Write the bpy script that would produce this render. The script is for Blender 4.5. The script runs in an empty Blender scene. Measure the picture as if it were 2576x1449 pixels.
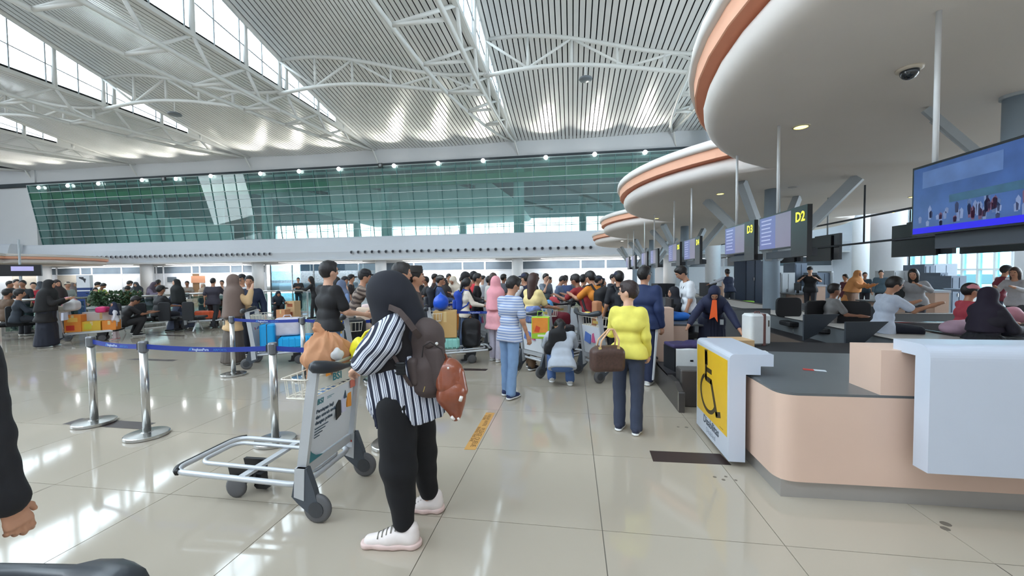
import bpy, math, random
import numpy as np
from mathutils import Vector, Matrix, Euler
random.seed(7)
R = math.radians
SC = bpy.context.scene
COL = SC.collection

# ------------------------------------------------------------------ camera, sky, big lights, exposure
F, CX, CY, CH = 1000.0, 1288.0, 724.5, 1.60
YAW, PITCH, ROLL = 8.6, 1.97, -0.6
cam_d = bpy.data.cameras.new('camera')
cam_d.lens = 36.0 * F / 2576.0
cam_d.sensor_width = 36.0
cam_d.clip_start, cam_d.clip_end = 0.05, 600
cam = bpy.data.objects.new('camera', cam_d)
COL.objects.link(cam)
cam.matrix_world = (Matrix.Translation((0, 0, CH)) @ Matrix.Rotation(R(YAW), 4, 'Z')
                    @ Matrix.Rotation(R(90 - PITCH), 4, 'X') @ Matrix.Rotation(R(ROLL), 4, 'Z'))
SC.camera = cam
CM = cam.matrix_world.copy()

SC.view_settings.view_transform = 'Standard'
SC.view_settings.look = 'None'
SC.view_settings.gamma = 1.0
SC.view_settings.use_curve_mapping = False
SC.view_settings.exposure = 0.72
SC.cycles.use_denoising = True
SC.cycles.max_bounces = 7
SC.cycles.diffuse_bounces = 4
SC.cycles.glossy_bounces = 3
SC.cycles.transparent_max_bounces = 12
SC.cycles.sample_clamp_indirect = 4.0
SC.cycles.caustics_reflective = False
SC.cycles.caustics_refractive = False

W = bpy.data.worlds.new('overcast_sky')
SC.world = W
W.use_nodes = True
wn, wl = W.node_tree.nodes, W.node_tree.links
bg = wn['Background']
tc = wn.new('ShaderNodeTexCoord'); sp = wn.new('ShaderNodeSeparateXYZ')
cr = wn.new('ShaderNodeValToRGB')
wl.new(tc.outputs['Generated'], sp.inputs[0]); wl.new(sp.outputs['Z'], cr.inputs[0])
cr.color_ramp.elements[0].position = 0.0
cr.color_ramp.elements[0].color = (0.86, 0.94, 1.0, 1)
cr.color_ramp.elements[1].position = 0.7
cr.color_ramp.elements[1].color = (0.78, 0.90, 1.0, 1)
wl.new(cr.outputs[0], bg.inputs[0])
bg.inputs[1].default_value = 5.2

def fill_light(name, loc, rot, sx, sy, power, col=(0.80, 0.90, 1.0)):
    """area lamp added in front of a glazed opening to boost the daylight"""
    d = bpy.data.lights.new(name, 'AREA'); d.shape = 'RECTANGLE'
    d.size, d.size_y, d.energy, d.color = sx, sy, power, col
    o = bpy.data.objects.new(name, d); COL.objects.link(o)
    o.location = loc; o.rotation_euler = rot
    return o
# area lamps added at the unseen entrance front and along the side windows
fill_light('added_light_entrance', (-12, -11.5, 7.0), (R(90), 0, 0), 88, 12, 1200, (0.93, 0.96, 1.0))

fill_light('added_light_side_windows', (23.3, 15, 5.6), (R(90), 0, R(90)), 19.5, 9.6, 1500, (0.86, 0.93, 1.0))

# ------------------------------------------------------------------ pixel helpers: where on a real plane a point of the photo lies
def ray(px, py):
    v = Vector(((px - CX) / F, -(py - CY) / F, -1.0))
    return CM.to_3x3() @ v
def G(px, py, h=0.0):
    d = ray(px, py); t = (h - CH) / d.z
    return Vector((d.x * t, d.y * t, h))
def PX(px, py, X):
    d = ray(px, py); t = X / d.x
    return Vector((X, d.y * t, CH + d.z * t))
def PY(px, py, Y):
    d = ray(px, py); t = Y / d.y
    return Vector((d.x * t, Y, CH + d.z * t))
def PZ(px, z, h=0.0):
    """ground point below image column px at camera depth z"""
    hy = 690 - 0.0105 * (px - CX)
    d = ray(px, hy)
    return Vector((d.x * z, d.y * z, h))
def los(p):
    return math.atan2(p[0], p[1])
def heading(p, face):
    """rotation about z for a thing at p whose +Y should point: 0 away from us, 90 image right, 180 to us, 270 left"""
    return -(los(p) + R(face))

# ------------------------------------------------------------------ materials
def lin(c):
    return tuple(((v / 255) / 12.92 if v / 255 <= 0.04045 else ((v / 255 + 0.055) / 1.055) ** 2.4) for v in c)
MATS = {}
def M(name, rgb=None, rough=0.6, metal=0.0, noise=0.08, ns=6.0, bump=0.0, emit=None, es=0.0, alpha=None, coat=0.0, spec=0.5):
    if name in MATS: return MATS[name]
    m = bpy.data.materials.new(name); m.use_nodes = True
    n, l = m.node_tree.nodes, m.node_tree.links
    b = n['Principled BSDF']
    col = lin(rgb)
    t = n.new('ShaderNodeTexCoord'); nz = n.new('ShaderNodeTexNoise'); nz.inputs['Scale'].default_value = ns
    nz.inputs['Detail'].default_value = 3
    l.new(t.outputs['Object'], nz.inputs['Vector'])
    mx = n.new('ShaderNodeMix'); mx.data_type = 'RGBA'
    mx.inputs[6].default_value = tuple(v * (1 - noise) for v in col) + (1,)
    mx.inputs[7].default_value = tuple(min(1, v * (1 + noise)) for v in col) + (1,)
    l.new(nz.outputs['Fac'], mx.inputs[0]); l.new(mx.outputs[2], b.inputs['Base Color'])
    b.inputs['Roughness'].default_value = rough; b.inputs['Metallic'].default_value = metal
    b.inputs['Specular IOR Level'].default_value = spec
    if coat: b.inputs['Coat Weight'].default_value = coat
    if bump:
        bp = n.new('ShaderNodeBump'); bp.inputs['Strength'].default_value = bump; bp.inputs['Distance'].default_value = 0.01
        l.new(nz.outputs['Fac'], bp.inputs['Height']); l.new(bp.outputs[0], b.inputs['Normal'])
    if emit:
        b.inputs['Emission Color'].default_value = lin(emit) + (1,); b.inputs['Emission Strength'].default_value = es
    if alpha is not None: b.inputs['Alpha'].default_value = alpha
    MATS[name] = m
    return m
def MC(rgb, rough=0.75, ns=14.0, noise=0.14, bump=0.25):
    return M('cloth_%d_%d_%d' % tuple(rgb), rgb, rough, 0, noise, ns, bump)
def MG(name, tint, refl=0.08, rough=0.0, refl_haze=0.0):
    """sheet glass: tinted see-through plus mirror reflection by angle"""
    if name in MATS: return MATS[name]
    m = bpy.data.materials.new(name); m.use_nodes = True
    n, l = m.node_tree.nodes, m.node_tree.links
    n.clear()
    out = n.new('ShaderNodeOutputMaterial'); tr = n.new('ShaderNodeBsdfTransparent'); gl = n.new('ShaderNodeBsdfGlossy')
    tr.inputs[0].default_value = lin(tint) + (1,); gl.inputs[0].default_value = (0.9, 1, 0.98, 1); gl.inputs[1].default_value = rough
    fr = n.new('ShaderNodeFresnel'); fr.inputs[0].default_value = 1.5
    nz = n.new('ShaderNodeTexNoise'); nz.inputs['Scale'].default_value = 0.35
    t = n.new('ShaderNodeTexCoord'); l.new(t.outputs['Object'], nz.inputs['Vector'])
    ad = n.new('ShaderNodeMath'); ad.operation = 'MULTIPLY_ADD'; ad.inputs[1].default_value = refl; ad.inputs[2].default_value = refl * 0.5
    l.new(nz.outputs['Fac'], ad.inputs[0])
    a2 = n.new('ShaderNodeMath'); a2.operation = 'ADD'; a2.use_clamp = True
    hf = n.new('ShaderNodeMath'); hf.operation = 'MULTIPLY'; hf.inputs[1].default_value = 0.45; l.new(fr.outputs[0], hf.inputs[0])
    l.new(hf.outputs[0], a2.inputs[0]); l.new(ad.outputs[0], a2.inputs[1])
    mx = n.new('ShaderNodeMixShader'); l.new(a2.outputs[0], mx.inputs[0]); l.new(tr.outputs[0], mx.inputs[1]); l.new(gl.outputs[0], mx.inputs[2])
    if refl_haze:  # pale diffuse share painted in for the bright hall's reflection
        df = n.new('ShaderNodeBsdfDiffuse'); df.inputs[0].default_value = lin(tint) + (1,)
        m2 = n.new('ShaderNodeMixShader'); m2.inputs[0].default_value = refl_haze
        l.new(mx.outputs[0], m2.inputs[1]); l.new(df.outputs[0], m2.inputs[2]); l.new(m2.outputs[0], out.inputs[0])
    else: l.new(mx.outputs[0], out.inputs[0])
    MATS[name] = m
    return m
def MS(name, c1, c2, direction, width, duty=0.5, rough=0.75, c3=None, extra=0.0):
    """striped cloth: bands of c2 on c1 across the given object-space direction"""
    if name in MATS: return MATS[name]
    m = bpy.data.materials.new(name); m.use_nodes = True
    n, l = m.node_tree.nodes, m.node_tree.links
    b = n['Principled BSDF']; b.inputs['Roughness'].default_value = rough
    t = n.new('ShaderNodeTexCoord')
    dp = n.new('ShaderNodeVectorMath'); dp.operation = 'DOT_PRODUCT'; dp.inputs[1].default_value = Vector(direction).normalized() / width
    nz = n.new('ShaderNodeTexNoise'); nz.inputs['Scale'].default_value = 5.0
    l.new(t.outputs['Object'], dp.inputs[0]); l.new(t.outputs['Object'], nz.inputs['Vector'])
    ad = n.new('ShaderNodeMath'); ad.operation = 'MULTIPLY_ADD'; ad.inputs[1].default_value = extra
    l.new(nz.outputs['Fac'], ad.inputs[0]); l.new(dp.outputs['Value'], ad.inputs[2])
    fr = n.new('ShaderNodeMath'); fr.operation = 'FRACT'; l.new(ad.outputs[0], fr.inputs[0])
    cr = n.new('ShaderNodeValToRGB'); cr.color_ramp.interpolation = 'CONSTANT'
    e = cr.color_ramp.elements; e[0].color = lin(c1) + (1,); e[1].position = 1 - duty; e[1].color = lin(c2) + (1,)
    if c3:
        q = e.new((1 - duty) * 0.36); q.color = lin(c3) + (1,)
        q = e.new((1 - duty) * 0.47); q.color = lin(c1) + (1,)
        q = e.new((1 - duty) * 0.70); q.color = lin(c3) + (1,)
        q = e.new((1 - duty) * 0.80); q.color = lin(c1) + (1,)
    l.new(fr.outputs[0], cr.inputs[0]); l.new(cr.outputs[0], b.inputs['Base Color'])
    MATS[name] = m
    return m

# ------------------------------------------------------------------ mesh helpers
class MB:
    def __init__(s): s.v = []; s.f = []; s.smooth = False
    def add(s, vs, fs):
        o = len(s.v); s.v += [tuple(v) for v in vs]; s.f += [tuple(i + o for i in f) for f in fs]; return s
    def box(s, lo, hi, rz=0.0, piv=None):
        x0, y0, z0 = lo; x1, y1, z1 = hi
        vs = [Vector(p) for p in ((x0,y0,z0),(x1,y0,z0),(x1,y1,z0),(x0,y1,z0),(x0,y0,z1),(x1,y0,z1),(x1,y1,z1),(x0,y1,z1))]
        if rz:
            c = Vector(piv) if piv else Vector(((x0+x1)/2, (y0+y1)/2, 0)); m = Matrix.Rotation(rz, 3, 'Z')
            vs = [m @ (v - c) + c for v in vs]
        return s.add(vs, [(0,3,2,1),(4,5,6,7),(0,1,5,4),(1,2,6,5),(2,3,7,6),(3,0,4,7)])
    def bar(s, a, b, w, h, up=(0,0,1)):
        a, b = Vector(a), Vector(b); d = (b - a).normalized(); u = Vector(up)
        if abs(d.dot(u)) > 0.98: u = Vector((0,1,0))
        x = d.cross(u).normalized(); u = x.cross(d)
        vs = [p + x * sx * w/2 + u * sz * h/2 for p in (a, b) for sx, sz in ((-1,-1),(1,-1),(1,1),(-1,1))]
        return s.add(vs, [(0,1,2,3),(7,6,5,4),(0,4,5,1),(1,5,6,2),(2,6,7,3),(3,7,4,0)])
    def tube(s, pts, r, n=8, closed=False, caps=True):
        pts = [Vector(p) for p in pts]; N = len(pts); rs = r if isinstance(r, (list, tuple)) else [r] * N
        vs = []; prev = None
        for i, p in enumerate(pts):
            a = pts[(i - 1) % N] if (closed or i > 0) else p; b = pts[(i + 1) % N] if (closed or i < N - 1) else p
            d = (b - a).normalized()
            if prev is None:
                u = Vector((0,0,1)) if abs(d.z) < 0.95 else Vector((1,0,0)); x = d.cross(u).normalized()
            else:
                x = (prev - d * prev.dot(d)).normalized()
            prev = x; y = d.cross(x)
            for k in range(n):
                t = 2 * math.pi * k / n; vs.append(p + (x * math.cos(t) + y * math.sin(t)) * rs[i])
        fs = []
        for i in range(N if closed else N - 1):
            j = (i + 1) % N
            for k in range(n): fs.append((i*n+k, j*n+k, j*n+(k+1)%n, i*n+(k+1)%n))
        if caps and not closed: fs += [tuple(range(n)), tuple(reversed(range((N-1)*n, N*n)))]
        s.smooth = s.smooth or n >= 8
        return s.add(vs, fs)
    def lathe(s, prof, c=(0,0,0), n=20, axis='Z'):
        vs = []; c = Vector(c)
        for r_, z in prof:
            for k in range(n):
                t = 2 * math.pi * k / n; p = (r_ * math.cos(t), r_ * math.sin(t), z)
                if axis == 'X': p = (p[2], p[0], p[1])
                if axis == 'Y': p = (p[1], p[2], p[0])
                vs.append(c + Vector(p))
        fs = []
        for i in range(len(prof) - 1):
            for k in range(n): fs.append((i*n+k, i*n+(k+1)%n, (i+1)*n+(k+1)%n, (i+1)*n+k))
        fs += [tuple(reversed(range(n))), tuple(range((len(prof)-1)*n, len(prof)*n))]
        return s.add(vs, fs)
    def prism(s, poly, a, b, plane='XY'):
        """poly of 2D points extruded from a to b along the third axis"""
        n = len(poly); vs = []
        for t in (a, b):
            for p, q in poly:
                vs.append({'XY': (p, q, t), 'XZ': (p, t, q), 'YZ': (t, p, q)}[plane])
        return s.add(vs, [tuple(range(n-1, -1, -1)), tuple(range(n, 2*n))] + [(i, (i+1)%n, n+(i+1)%n, n+i) for i in range(n)])
    def rbox(s, c, h, r, seg=3, ax='Z'):
        """box with rounded vertical edges (about axis ax) and small top/bottom chamfer"""
        pts = []
        for cx_, cy_, a0 in ((h[0]-r, h[1]-r, 0), (-h[0]+r, h[1]-r, 90), (-h[0]+r, -h[1]+r, 180), (h[0]-r, -h[1]+r, 270)):
            for k in range(seg + 1):
                t = R(a0 + 90 * k / seg); pts.append((cx_, cy_, math.cos(t), math.sin(t)))
        n = len(pts); vs = []; e = min(r * 0.6, h[2] * 0.4)
        for z, q in ((-h[2], r - e), (-h[2] + e, r), (h[2] - e, r), (h[2], r - e)):
            for a, b, ct, st in pts:
                p = (a + ct * q, b + st * q, z)
                if ax == 'X': p = (p[2], p[0], p[1])
                if ax == 'Y': p = (p[1], p[2], p[0])
                vs.append((p[0] + c[0], p[1] + c[1], p[2] + c[2]))
        fs = [tuple(range(n-1, -1, -1)), tuple(range(3*n, 4*n))]
        for i in range(3):
            for k in range(n): fs.append((i*n+k, i*n+(k+1)%n, (i+1)*n+(k+1)%n, (i+1)*n+k))
        return s.add(vs, fs)
def mesh_of(name, v, f, smooth=False):
    me = bpy.data.meshes.new(name); me.from_pydata([tuple(p) for p in v], [], f); me.update()
    if smooth: me.polygons.foreach_set('use_smooth', [True] * len(me.polygons))
    return me
def obj(name, mb, mat, parent=None, smooth=None, loc=None, rot=None):
    me = mb if isinstance(mb, bpy.types.Mesh) else mesh_of(name, mb.v, mb.f, mb.smooth if smooth is None else smooth)
    if not me.materials: me.materials.append(mat)
    o = bpy.data.objects.new(name, me); COL.objects.link(o)
    if parent: o.parent = parent
    if loc is not None: o.location = loc
    if rot is not None: o.rotation_euler = rot
    return o
def tag(o, label, cat, group=None, kind=None):
    o['label'] = label; o['category'] = cat
    if group: o['group'] = group
    if kind: o['kind'] = kind
    return o
def T(name, label, cat, loc=(0,0,0), rz=0.0, group=None, tilt=None):
    o = bpy.data.objects.new(name, None); COL.objects.link(o)
    o.location = loc; o.rotation_euler = (0, 0, rz) if tilt is None else (tilt[0], tilt[1], rz)
    o.empty_display_size = 0.1
    return tag(o, label, cat, group)
def struct(o):
    o['kind'] = 'structure'; return o
def SE(name):
    o = bpy.data.objects.new(name, None); COL.objects.link(o); o['kind'] = 'structure'; return o
def dup(root, loc, rz, label=None, group=None, scale=None):
    r = root.copy(); COL.objects.link(r); r.location = loc; r.rotation_euler = (0, 0, rz)
    if label: r['label'] = label
    if group: r['group'] = group
    if scale: r.scale = (scale,) * 3
    for ch in list(root.children):
        c = ch.copy(); COL.objects.link(c); c.parent = r
        for g in list(ch.children):
            d = g.copy(); COL.objects.link(d); d.parent = c
    return r
def text(s, size, origin, xdir, updir, mat, parent=None, ext=0.0006, name='lettering', align='LEFT', bold=0.0, sx=1.0):
    cu = bpy.data.curves.new('lettering', 'FONT'); cu.body = s; cu.size = size; cu.extrude = ext; cu.align_x = align
    cu.resolution_u = 2; cu.offset = bold
    o = bpy.data.objects.new('tmp_text', cu); COL.objects.link(o)
    dg = bpy.context.evaluated_depsgraph_get()
    me = bpy.data.meshes.new_from_object(o.evaluated_get(dg)); bpy.data.objects.remove(o); bpy.data.curves.remove(cu)
    x = Vector(xdir).normalized(); u = Vector(updir).normalized(); z = x.cross(u)
    m = Matrix((x * sx, u, z)).transposed().to_4x4(); m.translation = Vector(origin)
    me.transform(m); me.materials.clear(); me.materials.append(mat)
    return obj(name, me, mat, parent)

# ------------------------------------------------------------------ smooth bodies: signed-distance shapes meshed by surface nets
def V3(*a): return np.array(a, dtype=np.float32)
def _rot(Rm): return np.array(Rm, dtype=np.float32).reshape(3, 3) if Rm is not None else None
def _d(p, X, Y, Z):
    k = p[0]
    if k == 'c':
        a, b, ra, rb = np.array(p[1], np.float32), np.array(p[2], np.float32), p[3], p[4]
        ba = b - a; L = float(ba @ ba) + 1e-9
        t = np.clip(((X - a[0]) * ba[0] + (Y - a[1]) * ba[1] + (Z - a[2]) * ba[2]) / L, 0, 1)
        return np.sqrt((X - a[0] - t*ba[0])**2 + (Y - a[1] - t*ba[1])**2 + (Z - a[2] - t*ba[2])**2) - (ra + (rb - ra) * t)
    c = p[1]; x, y, z = X - c[0], Y - c[1], Z - c[2]
    Rm = _rot(p[3]) if len(p) > 3 and p[3] is not None else None
    if Rm is not None:
        x, y, z = (x*Rm[0,0] + y*Rm[1,0] + z*Rm[2,0], x*Rm[0,1] + y*Rm[1,1] + z*Rm[2,1], x*Rm[0,2] + y*Rm[1,2] + z*Rm[2,2])
    r = p[2]
    if k == 'e':
        k0 = np.sqrt((x/r[0])**2 + (y/r[1])**2 + (z/r[2])**2); k1 = np.sqrt((x/r[0]**2)**2 + (y/r[1]**2)**2 + (z/r[2]**2)**2) + 1e-6
        return k0 * (k0 - 1) / k1
    rr = p[4]
    qx, qy, qz = np.abs(x) - r[0] + rr, np.abs(y) - r[1] + rr, np.abs(z) - r[2] + rr
    return np.sqrt(np.maximum(qx,0)**2 + np.maximum(qy,0)**2 + np.maximum(qz,0)**2) + np.minimum(np.maximum(np.maximum(qx,qy),qz),0) - rr
def _ext(p):
    if p[0] == 'c':
        a, b, r = np.array(p[1], float), np.array(p[2], float), max(p[3], p[4])
        return np.minimum(a, b) - r, np.maximum(a, b) + r
    c, r = np.array(p[1], float), max(p[2])
    if len(p) > 3 and p[3] is not None: r = float(np.linalg.norm(p[2])) if p[0] == 'b' else max(p[2]); return c - r, c + r
    r = np.array(p[2], float); return c - r, c + r
def sdf(prims, vox, k=0.03, sub=(), planes=(), off=0.0, disp=None, ksub=0.008):
    lo = np.min([_ext(p)[0] for p in prims], 0) - abs(off) - vox * 2.5 - 0.01
    hi = np.max([_ext(p)[1] for p in prims], 0) + abs(off) + vox * 2.5 + 0.01
    ax = [np.arange(lo[i], hi[i] + vox, vox, dtype=np.float32) for i in range(3)]
    X, Y, Z = ax[0][:, None, None], ax[1][None, :, None], ax[2][None, None, :]
    D = None
    for p in prims:
        d = _d(p, X, Y, Z)
        if D is None: D = d + np.zeros((len(ax[0]), len(ax[1]), len(ax[2])), np.float32)
        elif k > 0:
            h = np.clip(0.5 + 0.5 * (D - d) / k, 0, 1); D = D * (1 - h) + d * h - k * h * (1 - h)
        else: D = np.minimum(D, d)
    if off: D = D - off
    if disp is not None: D = D + disp(X, Y, Z)
    for p in sub:
        d = -_d(p, X, Y, Z); h = np.clip(0.5 + 0.5 * (d - D) / ksub, 0, 1); D = D * (1 - h) + d * h + ksub * h * (1 - h)
    for (q, nrm) in planes:                       # keep the side the normal points away from
        nrm = np.array(nrm, float); nrm /= np.linalg.norm(nrm)
        D = np.maximum(D, (X - q[0]) * nrm[0] + (Y - q[1]) * nrm[1] + (Z - q[2]) * nrm[2])
    S = D < 0
    nx, ny, nz = D.shape
    acc = np.zeros((nx-1, ny-1, nz-1, 3), np.float32); cnt = np.zeros((nx-1, ny-1, nz-1), np.float32)
    for axis in range(3):
        sl0 = [slice(None)] * 3; sl1 = [slice(None)] * 3; sl0[axis] = slice(0, -1); sl1[axis] = slice(1, None)
        d0, d1 = D[tuple(sl0)], D[tuple(sl1)]; cr_ = S[tuple(sl0)] != S[tuple(sl1)]
        t = np.where(cr_, d0 / np.where(cr_, d0 - d1, 1), 0)
        o1, o2 = [a for a in range(3) if a != axis]
        for u in (0, 1):
            for w in (0, 1):
                s = [slice(None)] * 3
                s[o1] = slice(u, D.shape[o1] - 1 + u); s[o2] = slice(w, D.shape[o2] - 1 + w)
                m = cr_[tuple(s)]; tt = t[tuple(s)]
                acc[..., axis] += np.where(m, tt, 0)
                if u: acc[..., o1] += m
                if w: acc[..., o2] += m
                cnt += m
    act = cnt > 0
    idx = -np.ones(act.shape, np.int64); idx[act] = np.arange(act.sum())
    I = np.argwhere(act)
    if len(I) == 0: return np.zeros((0, 3)), []
    P = (I + acc[act] / cnt[act][:, None]) * vox + lo
    faces = []
    for axis in range(3):
        o1, o2 = [(1, 2), (2, 0), (0, 1)][axis]
        sl0 = [slice(1, -1)] * 3; sl1 = [slice(1, -1)] * 3
        sl0[axis] = slice(0, -1); sl1[axis] = slice(1, None)
        a, b = S[tuple(sl0)], S[tuple(sl1)]
        e = np.argwhere(a != b)
        if not len(e): continue
        fl = a[tuple(e.T)]
        base = e.copy(); base[:, o1] += 1; base[:, o2] += 1
        def at(du, dw):
            q = base.copy(); q[:, o1] -= du; q[:, o2] -= dw; return idx[tuple(q.T)]
        q0, q1, q2, q3 = at(1, 1), at(0, 1), at(0, 0), at(1, 0)
        f1 = np.stack([q0, q1, q2, q3], 1); f2 = f1[:, ::-1]
        faces.append(np.where(fl[:, None], f1, f2))
    Fc = np.concatenate(faces)
    Fc = Fc[(Fc >= 0).all(1)]
    return P, Fc
def join(*pf):
    vs, fs, o = [], [], 0
    for P, Fc in pf:
        if len(P) == 0: continue
        vs.append(P); fs.append(np.asarray(Fc) + o); o += len(P)
    return np.concatenate(vs), np.concatenate(fs)
def nobj(name, PF, mat, parent=None):
    P, Fc = PF
    if len(P) == 0: return None
    me = bpy.data.meshes.new(name); me.vertices.add(len(P)); me.vertices.foreach_set('co', np.asarray(P, np.float32).ravel())
    n = len(Fc); me.loops.add(n * 4); me.polygons.add(n)
    me.loops.foreach_set('vertex_index', np.asarray(Fc, np.int32).ravel())
    me.polygons.foreach_set('loop_start', np.arange(0, n * 4, 4, dtype=np.int32))
    me.polygons.foreach_set('loop_total', np.full(n, 4, np.int32))
    me.polygons.foreach_set('use_smooth', np.ones(n, bool))
    me.update(calc_edges=True); me.validate()
    me.materials.append(mat)
    o = bpy.data.objects.new(name, me); COL.objects.link(o)
    if parent: o.parent = parent
    return o
def sob(name, prims, mat, parent=None, vox=0.02, **kw):
    return nobj(name, sdf(prims, vox, **kw), mat, parent)
# ================================================================== THE HALL
white_paint = M('white_wall_paint', (222, 224, 226), 0.7, noise=0.03, ns=0.6)
fascia_white = M('fascia_paint', (218, 224, 232), 0.55, noise=0.03, ns=0.5)
steel_white = M('white_painted_steel', (226, 226, 222), 0.4, noise=0.04, ns=1.0)
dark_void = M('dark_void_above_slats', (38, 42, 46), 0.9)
slat_m = M('ceiling_slat_metal', (234, 234, 232), 0.32, metal=0.08, noise=0.05, ns=0.5)
grout = M('grout', (120, 116, 108), 0.8)
tile_m = M('polished_tile', (178, 168, 153), 0.065, noise=0.05, ns=0.7, spec=0.65)
chrome = M('brushed_steel', (190, 190, 188), 0.22, metal=1.0, noise=0.05, ns=30)
black_rubber = M('black_rubber', (28, 29, 32), 0.55, noise=0.1)
black_plastic = M('black_plastic', (20, 21, 24), 0.35)
screen_off = M('dark_screen', (14, 16, 24), 0.15)
alu = M('satin_aluminium', (196, 199, 203), 0.38, metal=0.4, noise=0.05, ns=8)

WALL_Y, BAY, LOW = 38.5, 14.4, 14.4
BX = [-5.35 + BAY * k for k in range(-5, 3)]      # -77.35 ... 23.45
XL, XR = -77.35, 23.45

# ---- floor: one slab with tiles as pieces
fl = obj('floor', MB().box((XL, -12, -0.35), (36, 66, -0.006)), grout); struct(fl)
TS = 1.043
gx = G(1530, 1449).x % TS; gy = G(1110, 1300).y % TS
cells = []
for i in range(-66, 34):
    for j in range(-10, 40):
        x, y = gx + i * TS, gy + j * TS
        if x + TS < XL or y > 40.5: continue
        cx_, cy_ = x + TS / 2, y + TS / 2
        v = CM.inverted() @ Vector((cx_, cy_, 0))
        vis = v.z < -0.8 and abs(v.x / v.z) < 1.45
        cells.append(((0 if vis else 1000) + math.hypot(cx_, cy_), x, y))
cells.sort()
tile_me = mesh_of('tile', *(lambda b: (b.v, b.f))(MB().box((0, 0, -0.012), (TS - 0.005, TS - 0.005, 0.0))))
tile_me.materials.append(tile_m)
for d, x, y in cells[:296]:
    o = bpy.data.objects.new('tile', tile_me); COL.objects.link(o); o.parent = fl; o.location = (x, y, 0)
rest = MB()
for d, x, y in cells[296:]:
    rest.add([(x, y, 0), (x + TS - .005, y, 0), (x + TS - .005, y + TS - .005, 0), (x, y + TS - .005, 0)], [(0, 1, 2, 3)])
o = obj('tile', rest, tile_m, fl); o['kind'] = 'stuff'

# ---- curved slatted roof in bays
def hi(Y):
    t = max(0.0, min(1.0, (WALL_Y - Y) / 28.0))
    return LOW + 6.3 * (t ** 1.6 if t < 0.85 else 0.85 ** 1.6 + (t - 0.85) * 0.5)
def roof_z(X, Y, x0):
    s = (X - x0) / BAY
    g = (0.5 + 0.5 * math.cos(math.pi * s)) + 0.32 * math.sin(math.pi * s) * (1 - s)
    return LOW + (hi(Y) - LOW) * g - 0.15 * math.sin(math.pi * s)
YS = [-6 + 2.0 * i for i in range(22)] + [WALL_Y - 0.02]
ceil_ = SE('ceiling')
for bi in range(len(BX) - 1):
    x0 = BX[bi]
    mb = MB(); n = 16
    for a in range(n + 1):
        for Y in YS: mb.v.append((x0 + BAY * a / n, Y, roof_z(x0 + BAY * a / n, Y, x0) + 0.30))
    m_ = len(YS)
    for a in range(n):
        for b in range(m_ - 1): mb.f.append((a*m_+b, (a+1)*m_+b, (a+1)*m_+b+1, a*m_+b+1))
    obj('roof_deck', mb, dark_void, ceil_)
    if bi == 0: continue
    ns_ = 42; pitch = BAY / ns_
    far = bi <= 1
    allf = MB()
    for a in range(ns_):
        X = x0 + pitch * (a + 0.5); w = pitch * 0.40
        mb = allf if far else MB(); o0 = len(mb.v)
        for Y in YS:
            z1, z2 = roof_z(X - w, Y, x0), roof_z(X + w, Y, x0)
            mb.v += [(X - w, Y, z1 + .03), (X - w, Y, z1), (X + w, Y, z2), (X + w, Y, z2 + .03)]
        for b in range(m_ - 1):
            for q in range(4): mb.f.append(tuple(o0 + v for v in (b*4+q, b*4+(q+1)%4, (b+1)*4+(q+1)%4, (b+1)*4+q)))
        if not far: obj('slat', mb, slat_m, ceil_)
    if far:
        o = obj('slat', allf, slat_m, ceil_); o['kind'] = 'stuff'

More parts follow.
